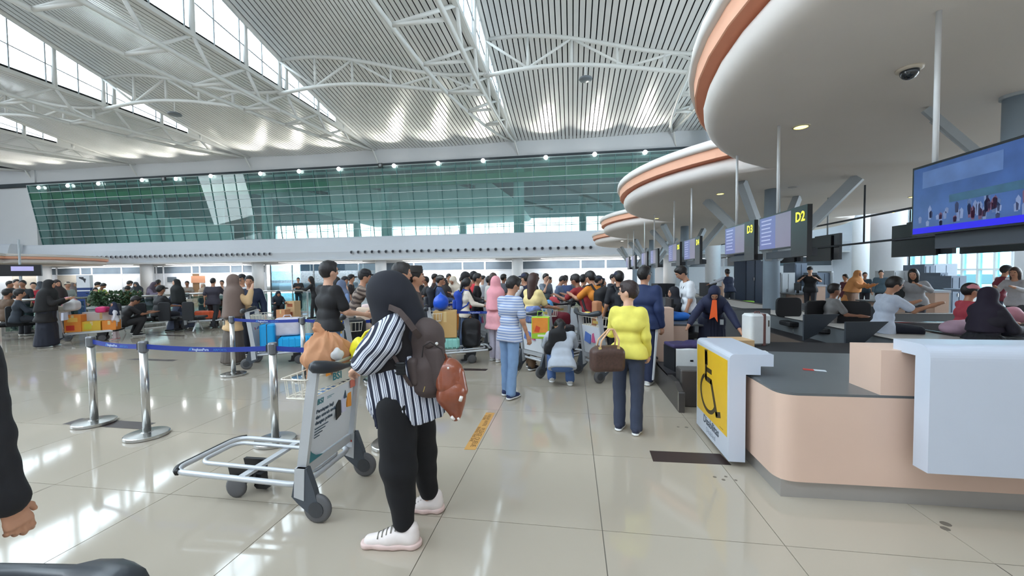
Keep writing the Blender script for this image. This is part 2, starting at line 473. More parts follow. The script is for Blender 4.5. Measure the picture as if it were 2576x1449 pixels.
# ---- clerestory windows, ridge and valley beams, trusses on every bay line
clear_glass = MG('clerestory_glass', (244, 250, 252), 0.02)
frame_grey = M('window_frame', (176, 182, 186), 0.5)
wn_ = 0
for k, X in enumerate(BX[1:-1]):
    wn_ += 1
    w_ = SE('window_%d' % wn_)
    # panes
    ys = [-4.5 + 1.75 * i for i in range(21)]
    fr = MB(); rail = MB()
    for a, b in zip(ys[:-1], ys[1:]):
        za, zb = hi(a), hi(b)
        if zb - LOW < 0.35: continue
        g = MB().add([(X, a + .03, LOW + .15), (X, b - .03, LOW + .15), (X, b - .03, zb - .05), (X, a + .03, za - .05)], [(0, 1, 2, 3)])
        obj('pane', g, clear_glass, w_)
        fr.box((X - .03, b - .03, LOW), (X + .03, b + .03, zb))
        zm = LOW + (za - LOW) * 0.5; zn = LOW + (zb - LOW) * 0.5
        rail.bar((X, a, zm), (X, b, zn), .05, .05)
    obj('mullion', fr, frame_grey, w_); obj('transom', rail, frame_grey, w_)
    # solid end where the window closes
    s = MB()
    yy = [y for y in YS if y > 27] ; yy = [31.0] + yy[2:]
    s.prism([(31.5, LOW), (WALL_Y, LOW), (WALL_Y, LOW + .05), (35, hi(35) + .1), (31.5, hi(31.5) + .1)], X - .06, X + .06, 'YZ')
    obj('end_panel', s, steel_white, w_)
    sill = MB().box((X - .12, -5, LOW - .12), (X + .12, WALL_Y, LOW + .12)); obj('window_sill', sill, steel_white, w_)
    rb = MB().tube([(X + .15, y, hi(y) + .02) for y in YS], 0.16, 8); obj('window_head', rb, steel_white, w_)

    tr = T('roof_truss', ['white spindle truss in the bay line farthest to the left', 'white spindle truss second from the far left end of the hall',
        'white spindle truss under the third clerestory from the left', 'white spindle truss below the long bright clerestory at the upper left',
        'white ladder like spindle truss at the centre of the ceiling', 'white spindle truss that disappears behind the big canopy'][k],
        'truss', (0, 0, 0), 0, 'spindle trusses along the roof bays')
    def sx(Y): return max(0.0, math.sin(math.pi * min(1, max(0, (WALL_Y - .6 - Y) / 46.0)))) ** 0.75 * 2.7
    zc = 13.0
    def dz(Y): return LOW - (LOW - zc) * min(1, max(0.02, (WALL_Y - .6 - Y) / 14.0)) ** 0.6
    YT = [-6 + 2.2 * i for i in range(21)]; YT = [y for y in YT if y < WALL_Y - 1] + [WALL_Y - .6]
    obj('upper_chord', MB().tube([(X, y, LOW) for y in YT], .13, 8), steel_white, tr)
    obj('lower_chord', MB().tube([(X - .1, y, dz(y)) for y in YT], .13, 8), steel_white, tr)
    obj('lower_chord', MB().tube([(X - .1 - sx(y), y, dz(y)) for y in YT], .13, 8), steel_white, tr)
    for y in [1.2 + 3.5 * i for i in range(11)]:
        if y > WALL_Y - 2.5: break
        zt = hi(y)
        if k >= 1: 
            if zt - LOW > .4: obj('post', MB().tube([(X, y, LOW), (X, y, zt)], .14, 8), steel_white, tr)
        obj('strut', MB().tube([(X, y, LOW), (X - .1 - sx(y - 1.2), y - 1.2, dz(y - 1.2))], .10, 8), steel_white, tr)
        obj('strut', MB().tube([(X, y, LOW), (X - .1, y + 1.2, dz(y + 1.2))], .10, 8), steel_white, tr)
        obj('rung', MB().tube([(X - .1, y - 1.2, dz(y - 1.2)), (X - .1 - sx(y - 1.2), y - 1.2, dz(y - 1.2))], .10, 8), steel_white, tr)
    # prop down to the glass wall head
    obj('prop', MB().tube([(X, WALL_Y - .7, LOW - .1), (X + .35, WALL_Y - .15, 12.95)], .09, 6), steel_white, tr)

# cross trusses (S-curved) at Y = 25
def xt_lo(s, base):
    return base - 0.25 - 1.3 * s + 1.05 * math.sin(math.pi * min(1, s * 1.0)) * (1 - s) * 1.5
ci = 0
for bi in range(1, len(BX) - 1):
    x0 = BX[bi]
    for YC in ([25.0] if bi != 3 else [25.0]):
        tr = T('cross_truss', ['wavy white cross truss at the far left edge of the roof', 'wavy white cross truss second from the left',
              'wavy white cross truss with a lamp below it at the upper left', 'wavy white cross truss left of the central ladder truss',
              'wavy white cross truss right of the central ladder truss', 'wavy white cross truss beyond the big canopy'][ci], 'truss', (0,0,0), 0, 'wavy cross trusses between the roof bays'); ci += 1
        top = [(x0 + BAY * s, YC, roof_z(x0 + BAY * s, YC, x0) - .12 + .1 * (1 - s)) for s in [i / 16 for i in range(17)]]
        bot = [(x0 + BAY * s, YC, 14.1 - 1.1 * s + 0.95 * math.sin(math.pi * min(1, s * 1.05)) * (1 - s * .72)) for s in [i / 16 for i in range(17)]]
        obj('upper_chord', MB().tube(top, .13, 8), steel_white, tr); obj('lower_chord', MB().tube(bot, .13, 8), steel_white, tr)
        q = [0, 2, 4, 6.0, 8, 10, 12, 14, 16]
        L = lambda P, t: Vector(P[int(t)]).lerp(Vector(P[min(16, int(t) + 1)]), t - int(t))
        obj('post', MB().tube([top[0], bot[0]], .13, 8), steel_white, tr)
        for a in (3, 6, 9, 12, 15):
            obj('post', MB().tube([L(top, a), L(bot, a)], .085, 8), steel_white, tr)
        for a, b, up in ((0, 3, 1), (3, 6, 0), (6, 9.6, 1), (9.6, 12.6, 0), (12.6, 16, 1)):
            p, r_ = (L(top, a), L(bot, b)) if up else (L(bot, a), L(top, b))
            obj('diagonal', MB().tube([p, r_], .085, 8), steel_white, tr)

# ---- far wall: upper white band, leaning glass, fascia with jet nozzles, ground floor
wf = SE('wall_far')
up = MB()
for bi in range(1, len(BX) - 1):
    x0 = BX[bi]; pts = [(x0 + BAY * i / 12, roof_z(x0 + BAY * i / 12, WALL_Y, x0) + .3) for i in range(13)]
    up.prism([(x0, 12.35)] + [(x0 + BAY, 12.35)] + pts[::-1], WALL_Y - .25, WALL_Y + .5, 'XZ')
obj('upper_band', up, white_paint, wf)
# fascia: gently bellied band between glass and ground floor
FZ0, FZ1 = 3.45, 5.62
prof = [(-.05, FZ0 - .12), (-.6, FZ0 - .12), (-.62, FZ0), (-.55, FZ0 + .04), (-.75, 4.1), (-.72, 4.7), (-.5, FZ1 - .1), (-.42, FZ1), (.6, FZ1), (.6, FZ0 - .12)]
obj('fascia', MB().prism([(WALL_Y + a, z) for a, z in prof], -66.2, XR, 'YZ'), fascia_white, wf)
obj('fascia', MB().prism([(WALL_Y + a - 1.2, z + .1) for a, z in prof], XL, -64.0, 'YZ'), fascia_white, wf)
noz = MB().lathe([(.02, .0), (.19, .0), (.19, -.06), (.15, -.10)], (0, 0, 0), 12, 'Y'); noz_m = mesh_of('nozzle', noz.v, noz.f)
noz_m.materials.append(M('nozzle_ring', (178, 182, 188), 0.5))
nin = MB().lathe([(.01, -.105), (.13, -.105), (.12, -.09)], (0, 0, 0), 12, 'Y'); nin_m = mesh_of('nozzle_throat', nin.v, nin.f)
nin_m.materials.append(M('nozzle_dark', (40, 44, 56), 0.6))
xs = [PY(px, 640, WALL_Y).x for px in ()]
xa, xb = PY(118, 655, WALL_Y - .75).x, PY(680, 642, WALL_Y - .75).x
for i in range(46):
    x = xa + (xb - xa) * i / 45
    for me in (noz_m, nin_m):
        o = bpy.data.objects.new(me.name, me); COL.objects.link(o); o.parent = wf; o.location = (x, WALL_Y - .74, 4.02)
xa, xb = PY(885, 637, WALL_Y - .75).x, PY(1486, 625, WALL_Y - .75).x
for i in range(33):
    x = xa + (xb - xa) * i / 32
    for me in (noz_m, nin_m):
        o = bpy.data.objects.new(me.name, me); COL.objects.link(o); o.parent = wf; o.location = (x, WALL_Y - .74, 4.02)

# leaning glass front
GZ0, GZ1, LEAN = 5.62, 12.42, -1.15
teal_glass = MG('teal_glass', (196, 236, 232), 0.04, refl_haze=.10)
green_glass = MG('green_glass_band', (112, 186, 156), 0.08, refl_haze=.22)
mull = M('mullion_green_grey', (84, 128, 128), 0.5)
trans = M('transom_light', (196, 212, 212), 0.4)
gw = SE('window_7')
rows = 8; pw = 1.5; gx0 = PY(50, 485, WALL_Y - 1.1).x; ncol = int((XR - gx0) / pw)
def gp(x, t): return (x, WALL_Y + LEAN * t + .02, GZ0 + (GZ1 - GZ0) * t)
pcs = {}
for rr in range(rows):
    v = [gp(.02, (rr + .015) / rows), gp(pw - .02, (rr + .015) / rows), gp(pw - .02, (rr + .985) / rows), gp(.02, (rr + .985) / rows)]
    me = mesh_of('glass_pane', v, [(0, 1, 2, 3)]); me.materials.append(green_glass if rr == 6 else teal_glass); pcs[rr] = me
cnt = 0
restg = MB(); restg2 = MB()
for c in range(ncol):
    x = XR - pw * (c + 1)
    for rr in range(rows):
        if cnt < 290 and x < 12.5:
            o = bpy.data.objects.new('glass_pane', pcs[rr]); COL.objects.link(o); o.parent = gw; o.location = (x, 0, 0); cnt += 1
        else:
            (restg2 if rr == 6 else restg).add([(v.co.x + x, v.co.y, v.co.z) for v in pcs[rr].vertices], [(0, 1, 2, 3)])
o = obj('glass_pane', restg, teal_glass, gw); o['kind'] = 'stuff'
o = obj('glass_pane', restg2, green_glass, gw); o['kind'] = 'stuff'
xg0 = XR - pw * ncol
for c in range(ncol + 1):
    x = XR - pw * c
    if x > 14: continue
    obj('mullion', MB().bar(gp(x, 0), gp(x, 1), .045, .12, (0, 1, 0)), mull, gw)
for rr in range(rows + 1):
    obj('transom', MB().bar((xg0, gp(0, rr / rows)[1] - .05, gp(0, rr / rows)[2]), (XR, gp(0, rr / rows)[1] - .05, gp(0, rr / rows)[2]), .06, .05), trans, gw)
obj('end_cheek', MB().prism([(WALL_Y, GZ0), (WALL_Y + .6, GZ0), (WALL_Y + .6, GZ1), (WALL_Y + LEAN, GZ1)], xg0 - .15, xg0, 'YZ'), white_paint, wf)
obj('left_wall_panel', MB().box((XL, WALL_Y - .4, 5.5), (xg0 - .1, WALL_Y + .3, 15)), white_paint, wf)

# upper storey seen through the glass
us = SE('slab_upper_storey')
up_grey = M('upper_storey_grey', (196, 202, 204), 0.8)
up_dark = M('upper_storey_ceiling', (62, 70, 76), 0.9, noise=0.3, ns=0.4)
obj('floor_slab', MB().box((XL, WALL_Y + .5, 5.2), (XR, 64, 5.62)), up_grey, us)
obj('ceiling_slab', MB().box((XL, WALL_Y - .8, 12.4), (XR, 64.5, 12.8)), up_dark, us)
obj('spandrel', MB().box((XL, WALL_Y + 1.2, 10.9), (XR, WALL_Y + 1.6, 11.8)), M('green_spandrel', (96, 150, 128), 0.7), us)
for X in (BX[1], BX[2], BX[3], BX[4], BX[5], BX[6]):
    obj('column', MB().lathe([(.55, 5.6), (.55, 12.4)], (X, WALL_Y + 2.2, 0), 20), M('upper_column', (196, 206, 206), 0.6), us)
for X in (-32.0, -15.5, 1.5, 6.0, -50.0):
    obj('column', MB().lathe([(.5, 5.6), (.5, 12.4)], (X, 56, 0), 16), M('upper_column', (196, 206, 206), 0.6), us)
# far facade with muntins, bright outside
wb = SE('window_8')
for xx in range(-52, 22, 1):
    obj('mullion', MB().box((xx * 1.0 - .04, 63.9, 5.6), (xx * 1.0 + .04, 64.05, 10.6)), trans, wb) if xx % 2 == 0 else None
for z in (7.0, 8.2, 9.4, 10.6):
    obj('transom', MB().box((-52, 63.9, z - .04), (XR, 64.05, z + .04)), trans, wb)
obj('header', MB().box((XL, 63.8, 10.6), (XR, 64.3, 12.5)), up_grey, us)
obj('side_wall', MB().box((XL, 63.8, 5.2), (-52, 64.3, 10.7)), up_grey, us)
obj('end_wall', MB().box((XL - .3, WALL_Y, 5.2), (XL, 64.5, 12.8)), up_grey, us); obj('end_wall', MB().box((XR, WALL_Y + .6, 5.2), (XR + .3, 64.5, 12.8)), up_grey, us)
obj('back_partition', MB().box((-60, 47.5, 5.6), (-46.5, 47.8, 12.0)), M('upper_wall', (168, 178, 180), 0.8), us)
# slanted white soffits (a flight rising behind the glass)
obj('sloping_soffit', MB().prism([(-40, 12.3), (-9.5, 12.3), (-5.8, 9.6), (-6.2, 9.3), (-18.0, 9.0), (-30.0, 9.1)], 44.0, 58, 'XZ'), M('soffit_pale', (240, 244, 242), 0.7), us)
obj('sloping_soffit', MB().prism([(-66, 12.3), (-60, 10.6), (-43, 8.2), (-43, 5.7), (-66, 5.7)], 45.0, 45.5, 'XZ'), M('soffit_pale', (240, 244, 242), 0.7), us)
for i, X in enumerate((-30, -22, -12, -3, 5, 12)):
    obj('ceiling_duct', MB().bar((X, 42, 11.5), (X + 9, 60, 11.2), .5, .3), M('duct_dark', (56, 62, 66), 0.8), us)
# outside ground and a strip of trees beyond the upper windows
struct(obj('ground_outside', MB().box((-160, 66, -0.5), (160, 260, -0.36)), M('asphalt', (120, 122, 118), 0.9)))

# ---- ground floor behind the hall
GY = 40.2
gf = SE('wall_ground_floor')
strip_glass = M('dark_strip_window', (104, 116, 126), 0.12, noise=0.25, ns=0.8)
pale_panel = M('pale_wall_panel', (236, 240, 246), 0.5, noise=0.03)
obj('soffit_slab', MB().box((XL, WALL_Y - .6, 3.2), (XR, GY + 2, 3.36)), white_paint, gf)
obj('lintel', MB().box((XL, GY - .1, 2.95), (XR, GY + .3, 3.4)), white_paint, gf)
for X in BX[1:-1]:
    struct(obj('column', MB().lathe([(.56, 0), (.56, 3.5)], (X, WALL_Y + .6, 0), 24), white_paint, smooth=True))
def wall_bits(x0, x1, kinds):
    """panels with a strip window above; kinds: list of (width, type)"""
    x = x0; tot = sum(k[0] for k in kinds)
    for w, t in kinds:
        b = x + w * (x1 - x0) / tot
        obj('wall_panel', MB().box((x + .03, GY, 0), (b - .03, GY + .12, 2.07)), {'w': pale_panel, 'b': M('beige_panel', (198, 190, 176), .6), 'd': M('door_brown', (120, 92, 62), .6)}[t[0]], gf)
        obj('strip_window', MB().box((x + .08, GY + .03, 2.12), (b - .08, GY + .08, 2.93)), strip_glass, gf)
        obj('post', MB().box((b - .06, GY - .04, 0), (b + .06, GY + .1, 2.95)), pale_panel, gf)
        x = b
    obj('sill_rail', MB().box((x0, GY - .03, 2.05), (x1, GY + .1, 2.13)), pale_panel, gf)
wall_bits(BX[1] - 14, BX[1], [(3, 'w'), (4, 'w'), (4, 'b'), (3, 'w')])
wall_bits(BX[1], BX[2], [(3, 'b'), (1.4, 'w'), (3.6, 'w'), (3.8, 'w'), (.3, 'w')])
wall_bits(BX[2], BX[3], [(1, 'w'), (4.0, 'w'), (1.1, 'd'), (4.2, 'w'), (1.6, 'w'), (3, 'w')])
wall_bits(BX[4], BX[5], [(3.2, 'w'), (5.4, 'w'), (2.4, 'w'), (3.6, 'w')])
wall_bits(BX[5], BX[6], [(5.6, 'w'), (2.2, 'w'), (5.2, 'w')])
wall_bits(BX[6], XR, [(5, 'w'), (4, 'w'), (5, 'w')])
# glazed bay with doors
gd = SE('door_1')
dg = MG('door_glass', (176, 206, 222), 0.2)
for i in range(5):
    xa, xb = BX[3] + .6 + i * 2.66, BX[3] + .6 + (i + 1) * 2.66
    obj('glass_leaf', MB().box((xa + .05, GY + .02, .1), (xb - .05, GY + .05, 2.9)), dg, gd)
    obj('door_frame', MB().box((xa - .05, GY - .03, 0), (xa + .05, GY + .1, 2.95)), chrome, gd)
    obj('frost_band', MB().box((xa + .1, GY - .005, .9), (xb - .1, GY + .015, 2.2)), M('frosted_film', (190, 206, 216), .6, alpha=.35), gd)
obj('inner_wall', MB().box((BX[3], 46, 0), (BX[4], 46.2, 3.2)), M('inner_wall_blue', (120, 146, 176), 0.6, noise=.3, ns=.5), gf)
obj('escalator_soffit', MB().bar((BX[3] + 7, 44, 3.2), (BX[3] + 13, 44, .2), .25, 1.2), M('escalator_blue', (150, 176, 206), .4), gf)
# notices on the wall
tag(obj('notice_board', MB().box((PY(499, 706, GY).x - .9, GY - .06, 1.0), (PY(499, 706, GY).x + .9, GY, 1.8)), M('salmon_board', (196, 140, 108), .6)), 'salmon coloured notice board on the wall behind the man in dark tee', 'board')
tag(obj('notice_board', MB().box((PY(433, 703, GY).x - .6, GY - .06, 1.1), (PY(433, 703, GY).x + .6, GY, 1.7)), M('grey_board', (96, 108, 118), .5)), 'small grey notice board left of the brown door', 'board')
tag(obj('wall_vent', MB().box((PY(1376, 695, GY).x - .55, GY - .06, .95), (PY(1376, 695, GY).x + .55, GY, 1.75)), M('vent_white', (224, 226, 224), .5)), 'white framed hatch on the pale wall behind the queue', 'hatch')

# ---- right side wall with tall windows, big round columns
wr = SE('wall_right')
bluewhite = M('side_wall_white', (236, 243, 252), 0.6, noise=.03)
WX = 23.45
obj('wall_panel', MB().box((WX, 31.8, 0), (WX + .3, 40.5, 14.4)), bluewhite, wr)
obj('wall_panel', MB().box((WX, 5, 10.5), (WX + .3, 25.2, 14.4)), bluewhite, wr)
wd2 = SE('window_10')
obj('pane', MB().box((WX + .08, 5, .5), (WX + .1, 25.2, 10.5)), MG('side_glass_clear', (236, 244, 248), .03), wd2)
for i in range(14): obj('mullion', MB().box((WX - .02, 5 + i * 1.55, 0), (WX + .2, 5.12 + i * 1.55, 10.5)), bluewhite, wd2)
obj('plinth', MB().box((WX, 25, 0), (WX + .3, 32, .5)), bluewhite, wr)
wd = SE('window_9')
for i in range(8):
    y = 25.2 + i * .95
    obj('mullion', MB().box((WX, y - .06, .5), (WX + .2, y + .06, 9)), M('white_frame', (230, 236, 240), .5), wd)
    if i < 7: obj('pane', MB().box((WX + .08, y + .07, .5), (WX + .1, y + .88, 9)), MG('side_glass', (190, 226, 236), .1), wd)
for z in (1.6, 3.2, 5.0, 7.0): obj('transom', MB().box((WX - .02, 25.2, z - .05), (WX + .22, 31.8, z + .05)), M('white_frame', (230, 236, 240), .5), wd)
obj('header', MB().box((WX, 25.2, 9), (WX + .3, 31.8, 14.4)), bluewhite, wr)
for X, Y, r_ in ((14.3, 20.6, .62), (16.8, 17.1, .62), (19.0, 29.5, .55), (12.0, 36.5, .6)):
    struct(obj('column', MB().lathe([(r_, 0), (r_, 14.3)], (X, Y, 0), 40), bluewhite, smooth=True))
# left end wall
struct(obj('wall_left', MB().box((XL - .3, 0, 0), (XL, WALL_Y + 2, 15)), white_paint))
# entrance front behind the camera: plinth and posts only (glazed)
wbk = SE('wall_behind')
obj('plinth', MB().box((XL, -12.2, 0), (36, -12, .4)), white_paint, wbk)
obj('header', MB().box((XL, -12.2, 13.2), (36, -12, 21)), white_paint, wbk)
for i in range(14): obj('post', MB().box((-66 + i * 7.2, -12.2, 0), (-65.7 + i * 7.2, -12, 13.3)), white_paint, wbk)
tint = MG('light_cutting_glass', (128, 133, 138), 0.04)  # unseen panes, tinted to cut the daylight from behind and the side
obj('dimming_glass', MB().box((XL, -12.12, .4), (36, -12.10, 13.2)), tint, wbk)
wsd = SE('wall_side_glazing')
obj('dimming_glass', MB().box((35.9, -12, .4), (35.92, 5, 13.2)), tint, wsd); obj('header', MB().box((35.8, -12, 13.2), (36, 5, 21)), white_paint, wsd); obj('roof_link', MB().box((XR, -12, 14.4), (36, 5, 14.6)), white_paint, wsd)
obj('plinth', MB().box((35.8, -12, 0), (36, 5, .4)), white_paint, wsd); obj('return_wall', MB().box((XR, 5, 0), (36, 5.3, 14.4)), bluewhite, wsd)

# glowing fittings added under the overhang to brighten the ground floor wall
fit_m = M('added_fitting_glow', (255, 255, 255), emit=(250, 252, 255), es=3.0)
names_ = ['far left', 'left', 'boarded left', 'glass door', 'central', 'queue', 'counter', 'far right']
for i in range(6):
    x0 = BX[1] - 7.2 + 14.4 * i
    t = T('added_fitting', 'added long white light fitting under the overhang, %s bay' % ('first second third fourth fifth sixth'.split()[i]), 'light', (x0, 39.45, 3.19), 0, 'added fittings under the overhang')
    obj('housing', MB().box((-5.0, -.10, -.03), (5.0, .10, .0)), steel_white, t); obj('diffuser', MB().box((-4.9, -.08, -.04), (4.9, .08, -.03)), fit_m, t)
    d = bpy.data.lights.new('added_fitting_light', 'AREA'); d.shape = 'RECTANGLE'; d.size, d.size_y, d.energy, d.color = 9.8, .4, 170, (.97, .98, 1)
    lo = bpy.data.objects.new('added_fitting_light', d); COL.objects.link(lo); lo.parent = t; lo.location = (0, 0, -.06)
# ================================================================== CANOPIES, SCREENS, COLUMNS
canopy_white = M('canopy_plaster', (238, 232, 227), 0.75, noise=0.04, ns=0.8, bump=0.05)
orange = M('orange_fascia_paint', (255, 192, 160), 0.6, noise=0.03)
orange_shaded = M('orange_underside_shaded', (224, 146, 114), 0.7, noise=0.03)  # the fascia orange with the underside's shade put into the colour
CYK = [4.8 + 8.7 * k for k in range(-1, 4)]; CXC, CR = 7.32, 5.6
def canopy_outline(off, ys, cx, rad, period):
    r = rad + off; ha = math.asin(min(.999, (period / 2) / r)); pts = []
    n = 18
    for i, yk in enumerate(ys):                     # left side going away
        for q in range(n):
            a = -ha + 2 * ha * q / (n - 1)
            pts.append((cx - r * math.cos(a), yk + r * math.sin(a)))
    for q in range(1, 24):
        a = ha + (math.pi - 2 * ha) * q / 24
        pts.append((cx - r * math.cos(a), ys[-1] + r * math.sin(a)))
    for yk in reversed(ys):
        for q in range(n):
            a = ha - 2 * ha * q / (n - 1)
            pts.append((cx + r * math.cos(a), yk + r * math.sin(a)))
    for q in range(1, 24):
        a = ha + (math.pi - 2 * ha) * q / 24
        pts.append((cx + r * math.cos(a), ys[0] - r * math.sin(a)))
    return pts
def loft(rings, cap0, cap1):
    mb = MB(); n = len(rings[0][0])
    for pts, z in rings: mb.v += [(x, y, z) for x, y in pts]
    for i in range(len(rings) - 1):
        for k in range(n): mb.f.append((i*n+k, (i+1)*n+k, (i+1)*n+(k+1)%n, i*n+(k+1)%n))
    if cap0: mb.f.append(tuple(range(n)))
    if cap1: mb.f.append(tuple(reversed(range((len(rings)-1)*n, len(rings)*n))))
    return mb
def canopy(label, ys, cx, rad, period, zb, group):
    t = T('check_in_canopy', label, 'canopy', (0, 0, 0), 0, group)
    O = lambda off: canopy_outline(off, ys, cx, rad, period)
    lower = [(-.30, 0), (-.17, .02), (-.07, .07), (-.015, .15), (0, .24), (-.03, .33), (-.10, .38)]
    obj('soffit', loft([(O(a), zb + z) for a, z in lower], True, True), canopy_white, t, smooth=True)
    obj('groove', loft([(O(a), zb + z) for a, z in [(-.12, .37), (-.10, .385), (.10, .40), (.10, .41)]], False, True), orange_shaded, t)
    obj('orange_band', loft([(O(a), zb + z) for a, z in [(.09, .40), (.12, .40), (.13, .60), (.12, .61)]], True, True), orange, t, smooth=False)
    obj('top_cap', loft([(O(a), zb + z) for a, z in [(.10, .61), (.19, .62), (.21, .68), (.19, .80), (.0, .84)]], True, True), canopy_white, t, smooth=True)
    return t
CZ = 3.75
canopy('scalloped cloud shaped canopy with orange band over the check in counters', CYK, CXC, CR, 8.7, CZ, 'scalloped canopies')
canopy('distant canopy with orange band over the counters at the left edge', [16 + 7.5, 16 + 15], -52.3, 5.6, 7.5, 3.0, 'scalloped canopies')

lamp_y = M('downlight_warm', (255, 236, 150), emit=(255, 236, 120), es=2.6)
lamp_w = M('downlight_white', (255, 255, 255), emit=(250, 250, 255), es=6.0)
lamp_ring = M('downlight_ring', (222, 214, 190), 0.4)
def downlight(px, py, label, z=CZ, warm=True, r_=.085, power=9):
    p = G(px, py, z)
    t = T('downlight', label, 'light', (p.x, p.y, z - .004), 0, 'downlights in the canopies')
    obj('trim_ring', MB().lathe([(r_ + .025, .004), (r_ + .025, -.008), (r_, -.012), (r_, .002)], n=24), lamp_ring, t)
    obj('diffuser', MB().lathe([(r_, -.002), (r_ * .9, -.010), (.001, -.012)], n=24), lamp_y if warm else lamp_w, t)
for px, py, lb, w_ in ((2015, 318, 'large warm downlight in the near canopy, closest to the camera dome', 1), (1812, 487, 'warm downlight in the second lobe of the canopy, nearest to us', 1),
        (1651, 549, 'warm downlight near the left rim of the second canopy lobe', 1), (1682, 589, 'warm downlight further along the second canopy lobe', 1),
        (1565, 606, 'cool white downlight in the third canopy lobe', 0), (1595, 629, 'small warm downlight behind the cool white one', 1),
        (1525, 633, 'small warm downlight at the farthest canopy lobe', 1), (1551, 645, 'tiny warm downlight at the far end of the canopy', 1),
        (2243, 534, 'warm downlight on the far side of the canopy above the column', 1), (2296, 495, 'warm downlight beside the edge of the big lit screen', 1), (1778, 629, 'warm downlight above the counter screens of the third pair', 1)):
    downlight(px, py, lb, CZ, bool(w_), .085 if px != 2015 else .09)
# CCTV dome, round speaker
p = G(2288, 172, CZ); t = T('security_camera', 'dark glass dome security camera in the near canopy', 'camera', (p.x, p.y, CZ))
obj('base_ring', MB().lathe([(.115, 0), (.112, -.02), (.085, -.03), (.02, -.03)], n=28), M('cream_plastic', (226, 216, 200), .5), t, smooth=True)
obj('dome', MB().lathe([(.082, -.03)] + [(.082 * math.cos(R(a)), -.035 - .082 * math.sin(R(a))) for a in range(0, 90, 10)] + [(.002, -.118)], n=28), M('dome_glass', (30, 40, 50), .06, coat=1), t, smooth=True)
p = G(1995, 470, CZ); t = T('ceiling_speaker', 'round white ceiling speaker in the canopy above the sign for counter two', 'speaker', (p.x, p.y, CZ))
obj('grille', MB().lathe([(.11, 0), (.11, -.012), (.09, -.02), (.002, -.02)], n=28), M('speaker_white', (200, 196, 194), .6), t)

# columns with forked tops
grey_paint = M('grey_blue_column_paint', (150, 166, 180), 0.45, noise=.04)
fork_grey = M('fork_grey', (172, 180, 186), 0.5)
for i, (X, Y) in enumerate(((0, 0), (5.2, 11.4), (5.2, 19.6), (5.2, 27.3), (5.2, 34.5))):
    if i == 0: continue
    t = T('canopy_column', ['forked grey column at the right edge of the big lit screen', 'grey blue forked column rising from the conveyor behind counter two',
        'grey forked column behind the white shirted attendant', 'grey forked column behind the man in the navy jacket', 'forked column farthest down the canopy'][i], 'column', (X, Y, 0), 0, 'forked canopy columns')
    obj('shaft', MB().lathe([(.19, 0), (.19, 2.75), (.17, CZ)], n=32), grey_paint, t, smooth=True)
    for a in (45, 135, 225, 315):
        dx, dy = math.cos(R(a)), math.sin(R(a))
        if i == 0: obj('fork_arm', MB().bar((dx * .12, dy * .12, 3.0), (dx * .95, dy * .95, CZ - .02), .08, .10), fork_grey, t)
        else: obj('fork_arm', MB().bar((dx * .12, dy * .12, 1.95), (dx * 1.75, dy * 1.75, CZ - .02), .16, .22), fork_grey, t)

pm_ = G(2560, 238, CZ)
t = T('ceiling_mast', 'short round grey mast hanging from the canopy behind the big lit screen', 'mast', (pm_.x, pm_.y, 2.2))
obj('shaft', MB().lathe([(.125, 0), (.125, CZ - 2.2)], n=28), grey_paint, t, smooth=True)
obj('collar', MB().lathe([(.15, CZ - 2.24), (.15, CZ - 2.2), (.12, CZ - 2.2)], n=28), fork_grey, t)
for dx, dy in ((-.8, .25), (-.35, .7)): obj('fork_arm', MB().bar((dx * .1, dy * .1, .55), (dx, dy, CZ - 2.22), .07, .09), fork_grey, t)
# ---- screens
scr_grey = M('screen_lit_grey', (120, 112, 130), 0.3, emit=(118, 106, 126), es=0.2)
scr_blue = M('screen_lit_blue', (96, 100, 150), 0.3, emit=(96, 98, 150), es=0.2)
bezel = M('bezel_black', (16, 16, 20), 0.3)
yellow_led = M('yellow_lettering', (226, 226, 60), 0.4, emit=(226, 226, 60), es=0.7)
def screen_x(X, y0, y1, z0, z1, face, lit, parent, name='display', inner=None):
    """screen in the plane X, thickness away from face (-1 faces -X)"""
    th = .06
    a, b = (X, X + th) if face < 0 else (X - th, X)
    o = obj(name, MB().box((a, y0, z0), (b, y1, z1)), bezel, parent)
    fx = a - .002 if face < 0 else b + .002
    if lit:
        w = y1 - y0
        f1 = MB().box((min(fx, fx - .002 * face * -1), y0 + .02, z0 + .02), (max(fx, fx + .001), y1 - .02 if not inner else y0 + .02 + w * .44, z1 - .02))
        obj('picture', f1, lit, o)
        if inner:
            obj('picture', MB().box((fx - .001, y0 + .02 + w * .44, z0 + .02), (fx + .001, y1 - .02, z1 - .02)), inner, o)
    return o
XS = 3.0
